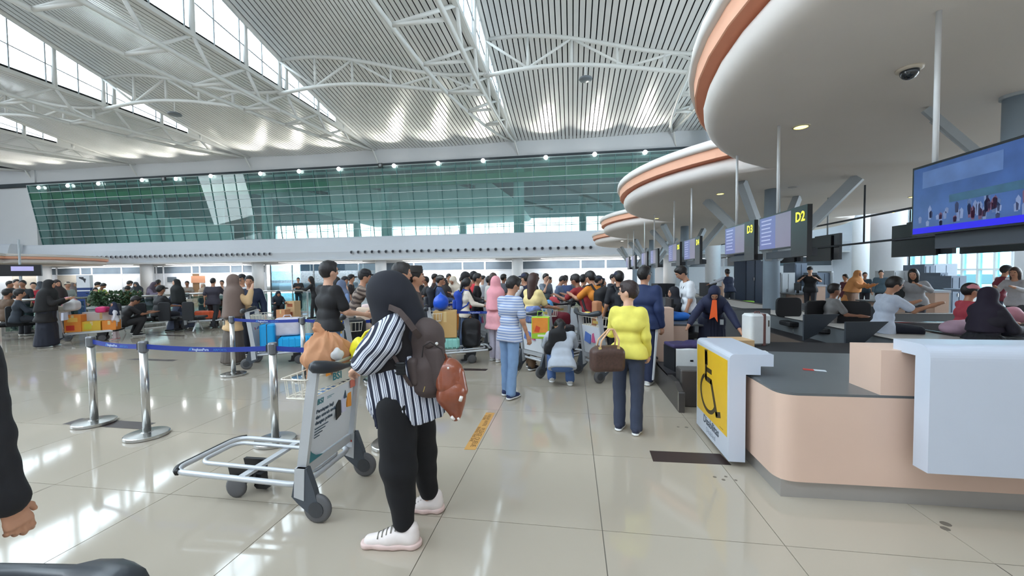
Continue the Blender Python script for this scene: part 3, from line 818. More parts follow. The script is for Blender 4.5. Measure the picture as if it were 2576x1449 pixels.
def counter_screens(y_lit0, y_lit1, y_blk0, txt, label, lit=True):
    yc = (y_blk0 + y_lit1) / 2
    t = T('counter_display', label, 'screen', (0, 0, 0), 0, 'screens hanging over the counters')
    s = screen_x(XS, y_lit0, y_lit1, 1.93, 2.46, -1, scr_grey, t, 'lit_display', scr_blue)
    for q in range(7):
        zz = 2.38 - q * .06
        obj('text_line', MB().box((XS - .0045, y_lit1 - .40 + .02 * (q % 3), zz), (XS - .0035, y_lit1 - .08, zz + .018)), M('screen_text', (176, 178, 206), .4, emit=(150, 150, 180), es=.2), s)
    b = screen_x(XS - .02, y_blk0, y_lit0 - .02, 1.80, 2.46, -1, None, t, 'number_board')
    if txt: text(txt, .18, (XS - .024, y_lit0 - .10 if False else y_blk0 + .27, 2.26), (0, -1, 0), (0, 0, 1), yellow_led, b, .001, bold=.004)
    # hanger pole
    obj('pole', MB().tube([(XS + .03, y_lit0 + .45, 2.46), (XS + .03, y_lit0 + .45, CZ)], .02, 10), M('pole_white', (226, 228, 230), .35), t)
    obj('bracket', MB().box((XS + .06, y_blk0 + .1, 1.80), (XS + .16, y_lit1 - .1, 1.90)), M('bracket_dark', (58, 62, 70), .5), t)
    return t
counter_screens(6.02, 6.98, 5.62, 'D2', 'hanging screens with the board D2 in yellow letters')
counter_screens(7.52, 8.44, 7.12, 'D3', 'hanging screens with the board D3 in yellow letters')
specs = [(10.35, 11.35, 9.95, 'D4', 'third pair of hanging screens, left of the board D3'), (12.1, 13.1, 11.7, 'D5', 'fourth pair of hanging screens, behind the third pair'),
         (15.0, 16.0, 14.6, '', 'fifth pair of hanging screens beside the far forked column'), (17.0, 18.0, 16.6, '', 'sixth pair of hanging screens toward the far end'),
         (20.0, 21.0, 19.6, '', 'seventh pair of hanging screens toward the far end'), (22.0, 23.0, 21.6, '', 'farthest pair of hanging screens over the counters')]
for s in specs: counter_screens(*s)
# the big picture screen at the right
t = T('picture_screen', 'big lit screen showing a blue picture of a crowd in a hall', 'screen', (0, 0, 0), 0)
s = screen_x(XS, 3.05, 4.06, 1.90, 2.50, -1, M('picture_blue', (52, 78, 130), .25, emit=(44, 62, 98), es=.22, noise=.5, ns=5), t, 'lit_display')
random.seed(3)
for i in range(46):
    y = 3.12 + random.random() * .88; h_ = .04 + random.random() * .08; z0 = 1.96 + random.random() * .10
    c_ = random.choice([(34, 40, 74), (110, 122, 156), (90, 60, 84), (70, 88, 126), (100, 112, 146)])
    obj('printed_figure', MB().prism([(y - .012, z0), (y + .012, z0), (y + .016, z0 + h_ * .75), (y, z0 + h_), (y - .016, z0 + h_ * .75)], XS - .0045, XS - .0035, 'YZ'),
        M('pic_%d_%d_%d' % c_, c_, .4, emit=c_, es=.16), s)
obj('picture_band', MB().box((XS - .0050, 3.07, 1.915), (XS - .0036, 4.04, 1.965)), M('pic_blue_band', (30, 20, 190), .4, emit=(30, 20, 190), es=.28), s)
obj('picture_band', MB().box((XS - .0050, 3.3, 2.30), (XS - .0036, 3.95, 2.44)), M('pic_sky_band', (72, 96, 142), .4, emit=(80, 106, 150), es=.15, noise=.5, ns=7), s)
obj('picture_band', MB().box((XS - .0048, 3.10, 2.14), (XS - .0036, 3.7, 2.20)), M('pic_green_band', (48, 82, 108), .4, emit=(40, 80, 90), es=.15, noise=.5, ns=9), s)
obj('number_board', MB().box((XS - .02, 2.60, 1.80), (XS + .05, 3.03, 2.50)), bezel, t)
obj('pole', MB().tube([(XS + .03, 3.88, 2.50), (XS + .03, 3.88, CZ)], .02, 10), M('pole_white', (226, 228, 230), .35), t)
obj('bracket', MB().box((XS + .06, 2.7, 1.78), (XS + .16, 3.9, 1.9)), M('bracket_dark', (58, 62, 70), .5), t)
# backs of the screens over the other row
for i, (y0, y1, lb) in enumerate(((7.45, 8.85, 'black screen back at the right edge below the big lit screen'), (9.05, 10.5, 'wide black screen back just left of the big lit screen'),
        (12.4, 13.9, 'black screen back hanging right of the board D2'), (14.3, 15.8, 'black screen back behind the board D2'), (17.2, 18.6, 'black screen back behind the forked column'), (19.0, 20.4, 'small black screen back farther behind the column'))):
    t = T('counter_display', lb, 'screen', (0, 0, 0), 0, 'screens hanging over the far counters')
    obj('display_back', MB().box((7.40, y0, 1.92), (7.47, y1 - .35, 2.66)), screen_off, t)
    obj('display_back', MB().box((7.36, y0 + .3, 1.84 + .06), (7.40, y1, 2.62)), bezel, t)
    obj('pole', MB().tube([(7.44, y0 + .6, 2.6), (7.44, y0 + .6, CZ)], .022, 8), fork_grey, t)
t = T('hanging_rail', 'thin dark rails carrying the screens beyond the conveyor', 'rail', (0, 0, 0))
for z in (2.30, 2.95):
    obj('rail_bar', MB().tube([(7.3, 6.9, z), (7.3, 21, z)], .025, 8), M('rail_dark', (70, 76, 84), .5), t)
for y in (8.0, 11.3, 16.2): obj('hanger', MB().tube([(7.3, y, 2.3), (7.3, y, CZ)], .02, 8), M('rail_dark', (70, 76, 84), .5), t)

# ================================================================== COUNTERS
peach = M('peach_laminate', (214, 184, 165), 0.45, noise=0.07, ns=2.5)
gloss_white = M('white_solid_surface', (196, 203, 216), 0.28, noise=0.02)
dk_lam = M('dark_grey_laminate', (92, 96, 98), 0.3, noise=0.12, ns=3)
md_lam = M('grey_side_panel', (104, 108, 112), 0.45, noise=0.1, ns=2)
steel_dk = M('dark_stainless', (96, 92, 90), 0.35, metal=0.6, noise=.15, ns=5)
steel_plinth = M('plinth_steel', (176, 172, 168), 0.35, metal=0.5, noise=.1, ns=3)
belt_blk = M('conveyor_belt_black', (34, 32, 36), 0.6)
ledge_beige = M('ledge_beige', (196, 190, 184), 0.45, noise=.04)
def rounded(poly, r_, seg=5, idx=None):
    out = []
    n = len(poly)
    for i, p in enumerate(poly):
        if idx is not None and i not in idx: out.append(p); continue
        a, b, c = Vector(poly[i-1]), Vector(p), Vector(poly[(i+1) % n])
        u, v = (a - b).normalized(), (c - b).normalized()
        for k in range(seg + 1):
            t = k / seg; q0 = b + u * r_ * (1 - t); q1 = b + v * r_ * t
            q = b + u * r_ * (1 - t) ** 2 + v * r_ * t ** 2
            out.append((q.x, q.y))
    return out
t = T('check_in_counter', 'near peach and white check in counter with the wheelchair sign', 'counter', (0, 0, 0), 0, 'check in counters')
base_poly = rounded([(1.43, 3.0), (5.2, 3.06), (5.2, 4.1), (3.2, 4.5), (2.3, 4.55), (1.43, 4.6)], .14, seg=18, idx=[0])
obj('base_panel', MB().prism(base_poly, .125, .735), peach, t)
pl_poly = [(1.46, 3.03), (5.2, 3.09), (5.2, 4.05), (3.2, 4.45), (1.46, 4.55)]
obj('plinth', MB().prism(pl_poly, 0, .125), steel_plinth, t)
wt = rounded([(1.435, 3.005), (5.2, 3.065), (5.2, 4.1), (3.2, 4.5), (2.3, 4.55), (1.435, 4.6)], .14, seg=18, idx=[0])
obj('worktop', MB().prism(wt, .735, .752), dk_lam, t)
up_prof = rounded([(2.07, .735), (2.07, 1.06), (2.62, 1.06), (2.62, .735)], .045, idx=[2])
obj('pillar', MB().prism(rounded([(2.07, 0.735), (2.07, 1.06), (2.56, 1.06), (2.56, .735)], .10, idx=[2]), 3.02, 3.33, 'XZ'), peach, t)
# big white waterfall panel
prof = rounded([(2.80, .33), (2.80, 1.13), (3.09, 1.13), (3.09, 1.05), (2.91, 1.05), (2.91, .33)], .09, seg=10, idx=[1])
obj('white_front', MB().prism([(y, z) for y, z in prof], 2.19, 5.0, 'YZ'), gloss_white, t)
# sign panel, white with hooked top
XP = 1.26
prof = rounded([(XP, .05), (XP, .935), (XP + .33, .935), (XP + .33, .84), (XP + .235, .84), (XP + .235, .77), (XP + .125, .77), (XP + .125, .05)], .05, idx=[1])
sg = T('sign_panel', 'white waterfall panel with a yellow wheelchair symbol reading Disabilitas', 'sign', (0, 0, 0))
obj('panel', MB().prism(prof, 3.43, 4.28, 'XZ'), gloss_white, sg)
yel = M('yellow_sticker', (228, 184, 32), .3, noise=.05)
sym = M('symbol_brown', (64, 50, 16), .4)
obj('sticker', MB().box((XP - .002, 3.47, .235), (XP + .001, 4.26, .875)), yel, sg)
def sgp(u, v): return (4.26 - u * .79, .235 + v * .64)      # u 0..1 from the far edge to the near edge, v up
def stroke(pts, w, name='symbol'):
    mb = MB()
    P = [Vector(sgp(*p)) for p in pts]
    for a, b in zip(P[:-1], P[1:]):
        d = (b - a).normalized(); n_ = Vector((-d.y, d.x)) * w / 2; a2, b2 = a - d * w * .3, b + d * w * .3
        mb.prism([(a2 + n_)[:], (b2 + n_)[:], (b2 - n_)[:], (a2 - n_)[:]], XP - .0035, XP - .0015, 'YZ')
    return mb
sb = stroke([(.34, .94), (.34, .60), (.34, .56), (.52, .56), (.70, .16), (.80, .20)], .05)
for f_ in (stroke([(.34, .95), (.35, .80)], .075), stroke([(.36, .70), (.52, .70)], .045)):
    sb.add(f_.v, f_.f)
arc_ = MB(); ring = [(sgp(.42 + .29 * math.cos(R(a)), .36 + .29 * math.sin(R(a))), sgp(.42 + .235 * math.cos(R(a)), .36 + .235 * math.sin(R(a)))) for a in range(118, 348, 8)]
for (o_, i_) in ring: arc_.v += [(XP - .0033, *o_), (XP - .0033, *i_)]
arc_.f = [(2*i, 2*i+1, 2*i+3, 2*i+2) for i in range(len(ring) - 1)]
sb.add(arc_.v, arc_.f)
obj('symbol', sb, sym, sg)
obj('smallprint', MB().box((XP - .003, 3.55, .262), (XP - .001, 3.63, .266)), sym, sg)
dk_txt = M('lettering_slate', (70, 78, 92), .5)
text('Disabilitas', .105, (XP - .001, 4.06, .155), (0, -1, 0), (0, 0, 1), dk_txt, sg, bold=.002, sx=.95)
text('Disabled', .07, (XP - .001, 3.98, .085), (0, -1, 0), (0, 0, 1), M('lettering_pale', (150, 158, 172), .5), sg)
# small things on the near counter
tk = T('boarding_ticket', 'red and white ticket lying on the dark counter top', 'paper', (*PX(0, 0, 1).xy, 0)[:0] or (1.9, 3.55, .7535), R(-20))
obj('red_half', MB().box((-.075, -.03, 0), (0, .03, .002)), M('ticket_red', (178, 60, 52), .6), tk); obj('white_half', MB().box((0, -.03, 0), (.085, .03, .002)), M('ticket_white', (196, 202, 208), .6), tk)
p = G(2047, 931, .7535); tk.location = (p.x, p.y, .7535)
p = G(1895, 884, .754)
tk = T('clipboard', 'white clipboard with a small dark stamp on the counter behind the sign', 'clipboard', (p.x, p.y - .02, .7535), R(-8))
obj('board', MB().box((-.13, -.05, 0), (.12, .06, .008)), M('clip_white', (222, 226, 230), .5), tk)
obj('stamp', MB().lathe([(.02, .008), (.02, .03), (.008, .035), (.008, .055), (.014, .065), (.002, .07)], (-.06, .0, 0), 12), black_plastic, tk)
obj('leaflet', MB().box((-.03, -.03, .008), (.08, .03, .012)), M('leaflet_green', (70, 130, 110), .6), tk)

# baggage conveyor side behind the near counter + weighing belt of the next counter
cv = T('weighing_conveyor', 'dark steel weighing conveyor next to the near counter', 'conveyor', (0, 0, 0), 0, 'baggage conveyors')
obj('side_panel', MB().box((1.62, 5.15, 0), (4.1, 5.24, .60)), md_lam, cv)
obj('belt', MB().box((1.9, 5.25, .49), (4.1, 6.45, .545)), belt_blk, cv)
obj('steel_frame', MB().box((1.9, 5.25, 0), (4.1, 6.45, .49)), steel_dk, cv)
obj('belt', MB().box((1.0 + .2, 5.27, .28), (1.88, 5.95, .32)), belt_blk, cv); obj('steel_frame', MB().box((1.28, 5.27, 0), (1.88, 5.95, .28)), steel_dk, cv)
obj('end_box', MB().rbox((1.40, 5.05, .22), (.13, .12, .22), .02), steel_dk, cv)
kick = MB().prism([(4.72, 0), (9.2, 0), (9.2, .30), (4.95, .30), (4.72, .22)], 1.20, 1.26, 'YZ')
obj('kick_panel', kick, steel_dk, cv)
obj('edge_strip', MB().bar((1.23, 4.74, .02), (1.23, 4.74, .24), .07, .03, (0, 1, 0)), chrome, cv)
# central collector conveyor with beige ledges
cc = T('collector_conveyor', 'long grey collector conveyor with beige ledge running between the counter rows', 'conveyor', (0, 0, 0), 0, 'baggage conveyors')
obj('housing', MB().box((4.75, 3.95, 0), (5.65, 36, .585)), md_lam, cc)
obj('ledge', MB().box((4.68, 3.95, .585), (5.73, 36, .60)), ledge_beige, cc)
obj('edge_rail', MB().box((5.69, 3.9, .60), (5.73, 36, .625)), steel_dk, cc)
obj('near_belt', MB().box((4.2, 5.3, .2), (4.7, 36, .26)), belt_blk, cc)
obj('near_side', MB().box((4.15, 5.3, 0), (4.2, 36, .30)), M('brown_grey_panel', (100, 88, 80), .5), cc)
for i, (Y, lb) in enumerate(((7.0, 'nearer of the two dark slanted deflector plates on the conveyor'), (8.15, 'farther of the two dark slanted deflector plates on the conveyor'))):
    tag(obj('deflector_plate', MB().prism([(4.28, .30), (4.50, .42), (4.88, .80), (4.28, .79)], Y - .02, Y + .02, 'XZ'), M('deflector_dark', (62, 68, 76), .5)), lb, 'plate', 'deflector plates')
for i, (px, Y) in enumerate(((2075, 9.9), (2150, 9.2))):
    p = PY(px, 770, Y)
    tag(obj('deflector_plate', MB().prism([(p.x + .45, .30), (p.x + .25, .42), (p.x - .2, .86), (p.x + .45, .86)], Y - .02, Y + .02, 'XZ'), M('deflector_dark', (62, 68, 76), .5)),
        ['dark slanted plate beside the seated man in the grey shirt', 'dark slanted plate in front of the boy in the white shirt'][i], 'plate', 'deflector plates')

# simpler counters along both rows
def counter(Y, side, label, mon=True):
    """desk whose customers stand on side (-1: our side, +1: far side)"""
    X0 = 1.28 if side < 0 else 9.12
    sgn = 1 if side < 0 else -1
    t = T('check_in_counter', label, 'counter', (X0, Y, 0), 0, 'check in counters')
    bx = lambda a, b, c_, d_, e, f_: MB().box((min(a*sgn, d_*sgn), b, c_), (max(a*sgn, d_*sgn), e, f_))
    obj('pillar', bx(0, 0, .0, .30, .30, 1.04), peach, t)
    if side > 0: obj('cap', bx(-.03, -.02, 1.04, .34, .34, 1.10), gloss_white, t)
    obj('base_panel', bx(.04, .30, .12, .60, 1.9, .72), peach, t)
    obj('white_front', bx(-.04, .5, .1, .04, 1.9, 1.0), gloss_white, t)
    obj('worktop', bx(.04, .3, .72, .85, 1.9, .75), dk_lam, t)
    obj('plinth', bx(.08, .34, 0, .58, 1.86, .12), steel_plinth, t)
    if mon:
        obj('monitor', MB().box((sgn * .45 - .02, .7, .86), (sgn * .45 + .02, 1.15, 1.14)), black_plastic, t)
        obj('monitor_stand', MB().box((sgn * .45 - .03, .88, .75), (sgn * .45 + .03, .97, .86)), black_plastic, t)
    return t
counter(6.55, -1, 'peach counter with white case beside it, next past the wheelchair sign')
counter(11.2, -1, 'peach counter left of the white shirted attendant')
counter(15.8, -1, 'third counter down our side of the row'); counter(20.4, -1, 'fourth counter down our side of the row'); counter(25.0, -1, 'farthest counter down our side of the row')
counter(6.8, 1, 'far row counter at the right edge behind the seated woman in black')
counter(11.2, 1, 'far row counter with the peach pillar where the long haired man leans')
counter(16.0, 1, 'far row counter with the peach pillar where the capped man leans')
counter(20.6, 1, 'far row counter behind the capped man'); counter(25.0, 1, 'farthest counter of the far row')
# grey low partitions along the far row and our row
def partition(x0, x1, Y, z, label):
    tt = T('low_partition', label, 'partition', (0, Y, 0), 0, 'low grey conveyor sides')
    obj('panel', MB().box((x0, -.04, 0), (x1, .04, z)), md_lam, tt); obj('trim_strip', MB().box((x0, -.05, z), (x1, .05, z + .02)), chrome, tt)
partition(5.9, 8.6, 8.4, .62, 'grey conveyor side with a pale top edge under the pink bag')
partition(5.9, 8.6, 13.1, .62, 'grey conveyor side behind the forked column')
partition(6.0, 8.6, 10.4, .60, 'grey conveyor side in front of the peach pillar')
partition(1.7, 4.4, 9.7, .75, 'grey conveyor side left of the forked column'); partition(1.7, 4.4, 14.2, .75, 'grey conveyor side farther along our row')

# office chairs
def chair(px, Y, X, rz, label):
    t = T('office_chair', label, 'chair', (X, Y, 0), rz, 'office chairs behind the counters')
    blk = M('chair_black', (26, 26, 30), .6)
    obj('seat', MB().rbox((0, 0, .47), (.23, .22, .045), .08), blk, t)
    obj('backrest', MB().rbox((0, -.24, .78), (.22, .22, .03), .1, ax='Y'), blk, t) if False else obj('backrest', MB().rbox((0, -.24, .80), (.22, .26, .03), .1, ax='Y'), blk, t)
    obj('column_post', MB().tube([(0, 0, .08), (0, 0, .44)], .025, 8), chrome, t)
    for k in range(5):
        a = R(72 * k); obj('leg', MB().tube([(0, 0, .09), (.27 * math.cos(a), .27 * math.sin(a), .04)], .018, 6), blk, t)
    return t
for px, z_, rz, lb in ((2085, 7.6, 200, 'black office chair of the seated man in the grey shirt'), (2150, 7.4, 150, 'big black office chair left of the boy in the white shirt'),
        (1722, 7.2, 200, 'dark office chair behind the seated woman in black hijab'), (2000, 8.6, 180, 'dark office chair seen low beside the forked column')):
    p = PZ(px, z_); chair(0, p.y, p.x, R(rz), lb)
# machines and cabinets far right
cab = M('cabinet_blue_grey', (160, 176, 192), .5); cabd = M('cabinet_slate', (104, 120, 140), .5); cabw = M('cabinet_pale', (198, 206, 212), .5)
def cabinet(px0, px1, ytop, z_, mat, label, depth=.8, name='cabinet', cat='cabinet'):
    a, b = PZ(px0, z_), PZ(px1, z_); hy = 690 - .0105 * (px0 - CX); h = 1.6 + (hy - ytop) * z_ / 1000
    d = (b - a); w = d.length; rz = math.atan2(d.y, d.x)
    t = T(name, label, cat, a, rz)
    obj('body', MB().box((0, 0, .08), (w, depth, h)), mat, t); obj('plinth', MB().box((.02, .02, 0), (w - .02, depth - .02, .08)), black_plastic, t)
    obj('door_panel', MB().box((.04, -.015, .14), (w * .5 - .02, 0, h - .06)), mat, t); obj('door_panel', MB().box((w * .5 + .02, -.015, .14), (w - .04, 0, h - .06)), mat, t)
    obj('handle', MB().box((w * .5 - .05, -.03, h * .5), (w * .5 - .03, -.015, h * .5 + .12)), chrome, t)
cabinet(2250, 2296, 681, 15.0, cabw, 'pale cabinet with dark top left of the tall machine')
cabinet(2326, 2350, 666, 14.5, cabd, 'tall slate cabinet, left half of the machine group')
cabinet(2350, 2408, 664, 14.6, cab, 'tall blue grey machine housing in front of the windows')
cabinet(2394, 2432, 694, 13.2, cabd, 'low slate cabinet right of the tall machine')
cabinet(2366, 2385, 686, 13.6, cabd, 'narrow slate locker in front of the blue grey machine')
cabinet(2055, 2092, 686, 17.5, cabd, 'slate kiosk right of the forked column')
cabinet(2092, 2098, 682, 17.4, cabw, 'narrow pale post beside the slate kiosk')
cabinet(1965, 2000, 686, 16.0, cabw, 'pale kiosk right beside the forked column')
cabinet(2000, 2030, 662, 18.5, cabd, 'tall slate kiosk behind the pale kiosk')
cabinet(1875, 1922, 625, 15.5, M('column_navy', (44, 56, 76), .6), 'tall dark navy cabinet left of the forked column')
cabinet(1650, 1755, 720, 22, M('cabinet_white', (206, 212, 220), .5), 'long low white cabinet behind the attendant')
cabinet(1655, 1698, 714, 17, M('cabinet_black', (26, 30, 38), .5), 'black cabinet left of the white shirted attendant')
cabinet(1783, 1802, 712, 16, M('cabinet_black', (26, 30, 38), .5), 'small black cabinet right of the white shirted attendant')
t = T('x_ray_table', 'grey roller table behind the far counters', 'table', PZ(2410, 12.5), R(-35))
obj('top', MB().box((-.3, -.4, .92), (2.2, .4, 1.0)), cabd, t)
for x in (-.2, 2.0):
    for y in (-.35, .35): obj('leg', MB().box((x - .03, y - .03, 0), (x + .03, y + .03, .92)), cabw, t)
# ================================================================== PEOPLE
SK = {'l': (214, 168, 142), 'm': (188, 138, 110), 'd': (150, 104, 80), 'k': (120, 84, 66)}
def skin(c): return M('skin_' + c, SK[c], 0.5, noise=0.05, ns=20)
hair_m = M('black_hair', (26, 22, 22), 0.45, noise=.3, ns=60, bump=.4)
hair_b = M('brown_hair', (58, 38, 32), 0.45, noise=.3, ns=60, bump=.4)
eye_m = M('eye_dark', (24, 18, 16), 0.2); eye_w = M('eye_white', (226, 222, 216), 0.3); lip_m = M('lips', (160, 92, 84), 0.5)
glass_m = M('spectacle_frame', (24, 24, 26), 0.3)
POSES = {   # torso lean, leg L/R (hip, knee), arm L/R (pitch, abduct, elbow, inward)
    'stand': dict(lean=1, L=(2, 3), Rr=(-2, 2), aL=(0, 8, 14, 4), aR=(0, 8, 14, 4)),
    'stand2': dict(lean=2, L=(8, 8), Rr=(-5, 3), aL=(8, 10, 24, 6), aR=(-6, 9, 20, 4)),
    'walk': dict(lean=4, L=(20, 8), Rr=(-16, 14), aL=(-16, 8, 22, 4), aR=(18, 8, 26, 4)),
    'push': dict(lean=6, L=(8, 8), Rr=(-6, 6), aL=(28, 8, 52, 4), aR=(28, 8, 52, 4)),
    'lean': dict(lean=34, L=(10, 6), Rr=(-6, 4), aL=(48, 10, 60, 22), aR=(48, 10, 60, 22)),
    'phone': dict(lean=3, L=(3, 3), Rr=(-3, 3), aL=(4, 9, 20, 4), aR=(52, 10, 122, 30)),
    'read': dict(lean=6, L=(3, 3), Rr=(-3, 3), aL=(26, 8, 88, 26), aR=(26, 8, 88, 26), head=(0, 28)),
    'cross': dict(lean=0, L=(2, 3), Rr=(-2, 2), aL=(22, 14, 92, 50), aR=(22, 14, 92, 50)),
    'sit': dict(lean=8, L=(84, 86), Rr=(84, 86), aL=(30, 10, 55, 18), aR=(30, 10, 55, 18), seat=.47),
    'squat': dict(lean=38, L=(112, 132), Rr=(104, 128), aL=(48, 12, 50, 20), aR=(48, 12, 50, 20), head=(0, 25)),
    'bend': dict(lean=50, L=(6, 4), Rr=(-2, 4), aL=(62, 12, 28, 10), aR=(62, 12, 28, 10), head=(0, 10)),
    'wide': dict(lean=20, L=(6, 4), Rr=(-2, 4), aL=(40, 30, 20, 14), aR=(40, 30, 20, 14), head=(0, 32)),
    'arms_counter': dict(lean=26, L=(4, 4), Rr=(-4, 4), aL=(50, 28, 74, 62), aR=(50, 28, 74, 62), head=(0, 4)),
}
def Rx(a): return np.array(Matrix.Rotation(a, 3, 'X'), np.float32)
def Rz(a): return np.array(Matrix.Rotation(a, 3, 'Z'), np.float32)
def hand_sdf(w, d, palm_n, side, s, curl=35, vox=.0042, spread=1.0, thumb_out=1.0):
    """hand from wrist w along d; palm_n = direction the palm faces"""
    d = d / np.linalg.norm(d); n = palm_n - d * float(palm_n @ d); n = n / np.linalg.norm(n); x = np.cross(d, n) * side
    pr = [('c', w - d*.015*s, w + d * .035 * s, .024*s, .024*s)]
    for q in (-.022, -.006, .010, .024): pr.append(('c', w + d * .02 * s + x * q * .6 * s, w + d * .082 * s + x * q * s, .016 * s, .0125 * s))
    for i, (q, L_) in enumerate(((.027, .068), (.0095, .078), (-.008, .072), (-.025, .056))):
        b = w + d * (.086 - .004 * abs(i - 1)) * s + x * q * s
        c1 = math.radians(curl * .55 + i * 4); c2 = math.radians(curl * 1.35 + i * 5); c3 = math.radians(curl * 2.0 + i * 5)
        sp_ = x * (q * .9) * spread
        f1 = b + (d * math.cos(c1) + n * math.sin(c1) + sp_) * L_ * .48 * s
        f2 = f1 + (d * math.cos(c2) + n * math.sin(c2)) * L_ * .30 * s
        f3 = f2 + (d * math.cos(c3) + n * math.sin(c3)) * L_ * .24 * s
        pr += [('c', b - d * .012 * s, f1, .0098 * s, .0088 * s), ('c', f1, f2, .0088 * s, .0080 * s), ('c', f2, f3, .0080 * s, .0068 * s)]
    t0 = w + d * .022 * s + x * .022 * s + n * .006 * s
    t1 = t0 + (d * .68 + x * .62 * thumb_out + n * .34) * .036 * s; t2 = t1 + (d * .86 + x * .28 * thumb_out + n * .42) * .028 * s
    pr += [('c', t0, t1, .015 * s, .0105 * s), ('c', t1, t2, .0105 * s, .0085 * s)]
    return sdf(pr, vox, k=.005)

def person(px, z, yt, face, label, top=('tee', (40, 40, 44)), bot=('pants', (36, 38, 44)), head='short', sk='m', pose='stand', H=None, shoes=(40, 40, 44),
           w=1.0, female=False, yaw=0, extra=None, pos=None, group=None, sole=None, rz=None, cape=.34, voxk=1.0, hair=None, over=None, hem=.10, feet_z=0.0):
    p = Vector(pos) if pos is not None else PZ(px, z)
    hy = 690 - .0105 * (px - CX)
    if H is None: H = max(1.30, min(1.86, CH + (hy - yt) * z / 1000))
    s = H / 1.66
    po = dict(POSES[pose]); 
    if extra: po.update(extra)
    rz_ = heading(p, face) if rz is None else rz
    t = T('person', label, 'person', (p.x, p.y, feet_z), rz_, group)
    vox = max(.011, min(.042, z * .0034)) * voxk
    near = z < 6.2
    wS = (.146 if female else .166) * (1 + .6 * (w - 1)); wH = (.092 if female else .085) * (1 + .5 * (w - 1))
    lean = R(po['lean']); tv = V3(0, math.sin(lean), math.cos(lean)); tb = V3(0, math.cos(lean), -math.sin(lean))
    def leg(a, k, sd):
        hp = V3(sd * wH, 0, 0); a_, k_ = R(a), R(a - k)
        kn = hp + V3(sd * (.02 + (.10 if a > 60 and 'seat' not in po else 0)), math.sin(a_), -math.cos(a_)) * .41
        an = kn + V3(0, math.sin(k_), -math.cos(k_)) * .40
        return hp, kn, an
    l1, l2 = leg(*po['L'], -1), leg(*po['Rr'], 1)
    pz = .085 - min(l1[2][2], l2[2][2])
    if 'seat' in po: pz = (po['seat'] + .09) / s
    pel = V3(0, 0, pz); S_ = lambda q: (np.asarray(q, np.float32) * s)
    l1 = [q + pel for q in l1]; l2 = [q + pel for q in l2]
    pel = pel
    nb = pel + tv * .50 + tb * (-.01); neck = pel + tv * .545
    hyaw, hp_ = (po.get('head') or (0, 0)); hyaw = hyaw + yaw
    hl = lean * .45 + R(hp_)
    hd = V3(0, math.sin(hl), math.cos(hl)); hc = nb + hd * .165 + V3(0, .018, 0)
    Rh = Rz(R(-hyaw)) @ Rx(-hl)
    def HH(x, y, z_): return S_(hc + Rh @ V3(x, y, z_))
    arms = []
    for key, sd in (('aL', -1), ('aR', 1)):
        a, b, e, i = po[key]
        sh = pel + tv * .445 + V3(sd * wS, 0, 0)
        u = V3(sd * math.sin(R(b)), math.sin(R(a)) * math.cos(R(b)), -math.cos(R(a)) * math.cos(R(b)))
        f_ = V3(sd * math.sin(R(b - i)), math.sin(R(a + e)) * math.cos(R(b - i)), -math.cos(R(a + e)) * math.cos(R(b - i)))
        el = sh + u * .275; wr_ = el + f_ * .235
        arms.append((sh, el, wr_, f_, sd))
    C = lambda a, b, ra, rb: ('c', S_(a), S_(b), ra * s, rb * s)
    X1 = V3(1, 0, 0); dp = 1 + .9 * (w - 1)
    torso = [C(pel - X1*wH*.8, pel + X1*wH*.8, .094*dp, .094*dp), C(pel + tv*.15 - X1*.055*w, pel + tv*.15 + X1*.055*w, .084*dp*(0.92 if female else 1), .084*dp*(0.92 if female else 1)),
             C(pel + tv*.31 - X1*.075*w, pel + tv*.31 + X1*.075*w, .092*dp, .092*dp), C(pel + tv*.43 - X1*wS*.80, pel + tv*.43 + X1*wS*.80, .050, .050), C(pel + tv*.38, pel + tv*.47, .07, .055)]
    if female: torso.append(C(pel + tv*.33 + tb*.045 - X1*.07, pel + tv*.33 + tb*.045 + X1*.07, .062, .062))
    if w > 1.12: torso.append(C(pel + tv*.12 + tb*.05, pel + tv*.22 + tb*.05, .11*dp, .10*dp))
    neckp = [C(nb - tv*.04, hc - hd*.05, .054, .05)]
    legs = []
    for (h_, k_, a_) in (l1, l2): legs += [C(h_, k_, .082*w, .056), C(k_, a_, .055, .038)]
    armp = []
    for sh, el, wr_, f_, sd in arms: armp += [C(sh, el, .044*w, .037), C(el, wr_, .037, .025)]
    headp = [('e', HH(0, 0, .005), (.076*s, .096*s, .112*s), Rh), ('e', HH(0, .022, -.06), (.053*s, .064*s, .055*s), Rh), ('c', HH(0, .088, .012), HH(0, .106, -.022), .011*s, .016*s),
             ('e', HH(-.076, -.005, -.012), (.014*s, .022*s, .033*s), Rh), ('e', HH(.076, -.005, -.012), (.014*s, .022*s, .033*s), Rh),
             ('c', HH(-.035, .084, .034), HH(.035, .084, .034), .013*s, .013*s)]
    vis_body = torso + neckp + legs + armp
    kb = .03 * s
    hv = min(vox, .008 if z < 4.6 else vox)
    b_parts = [sdf(vis_body + ([] if near else [C(wr_, wr_ + f_*.14, .034, .024) for _, _, wr_, f_, _ in arms]), vox * (1.3 if near else 1), k=kb),
               sdf(headp + neckp, hv, k=.014 * s)]
    if near:
        for sh, el, wr_, f_, sd in arms:
            b_parts.append(hand_sdf(S_(wr_), f_, V3(-sd, .25, .1), sd, s, curl=po.get('curl', 30), vox=.0045 if z < 4.5 else .0065))
    nobj('body', join(*b_parts), skin(sk), t)
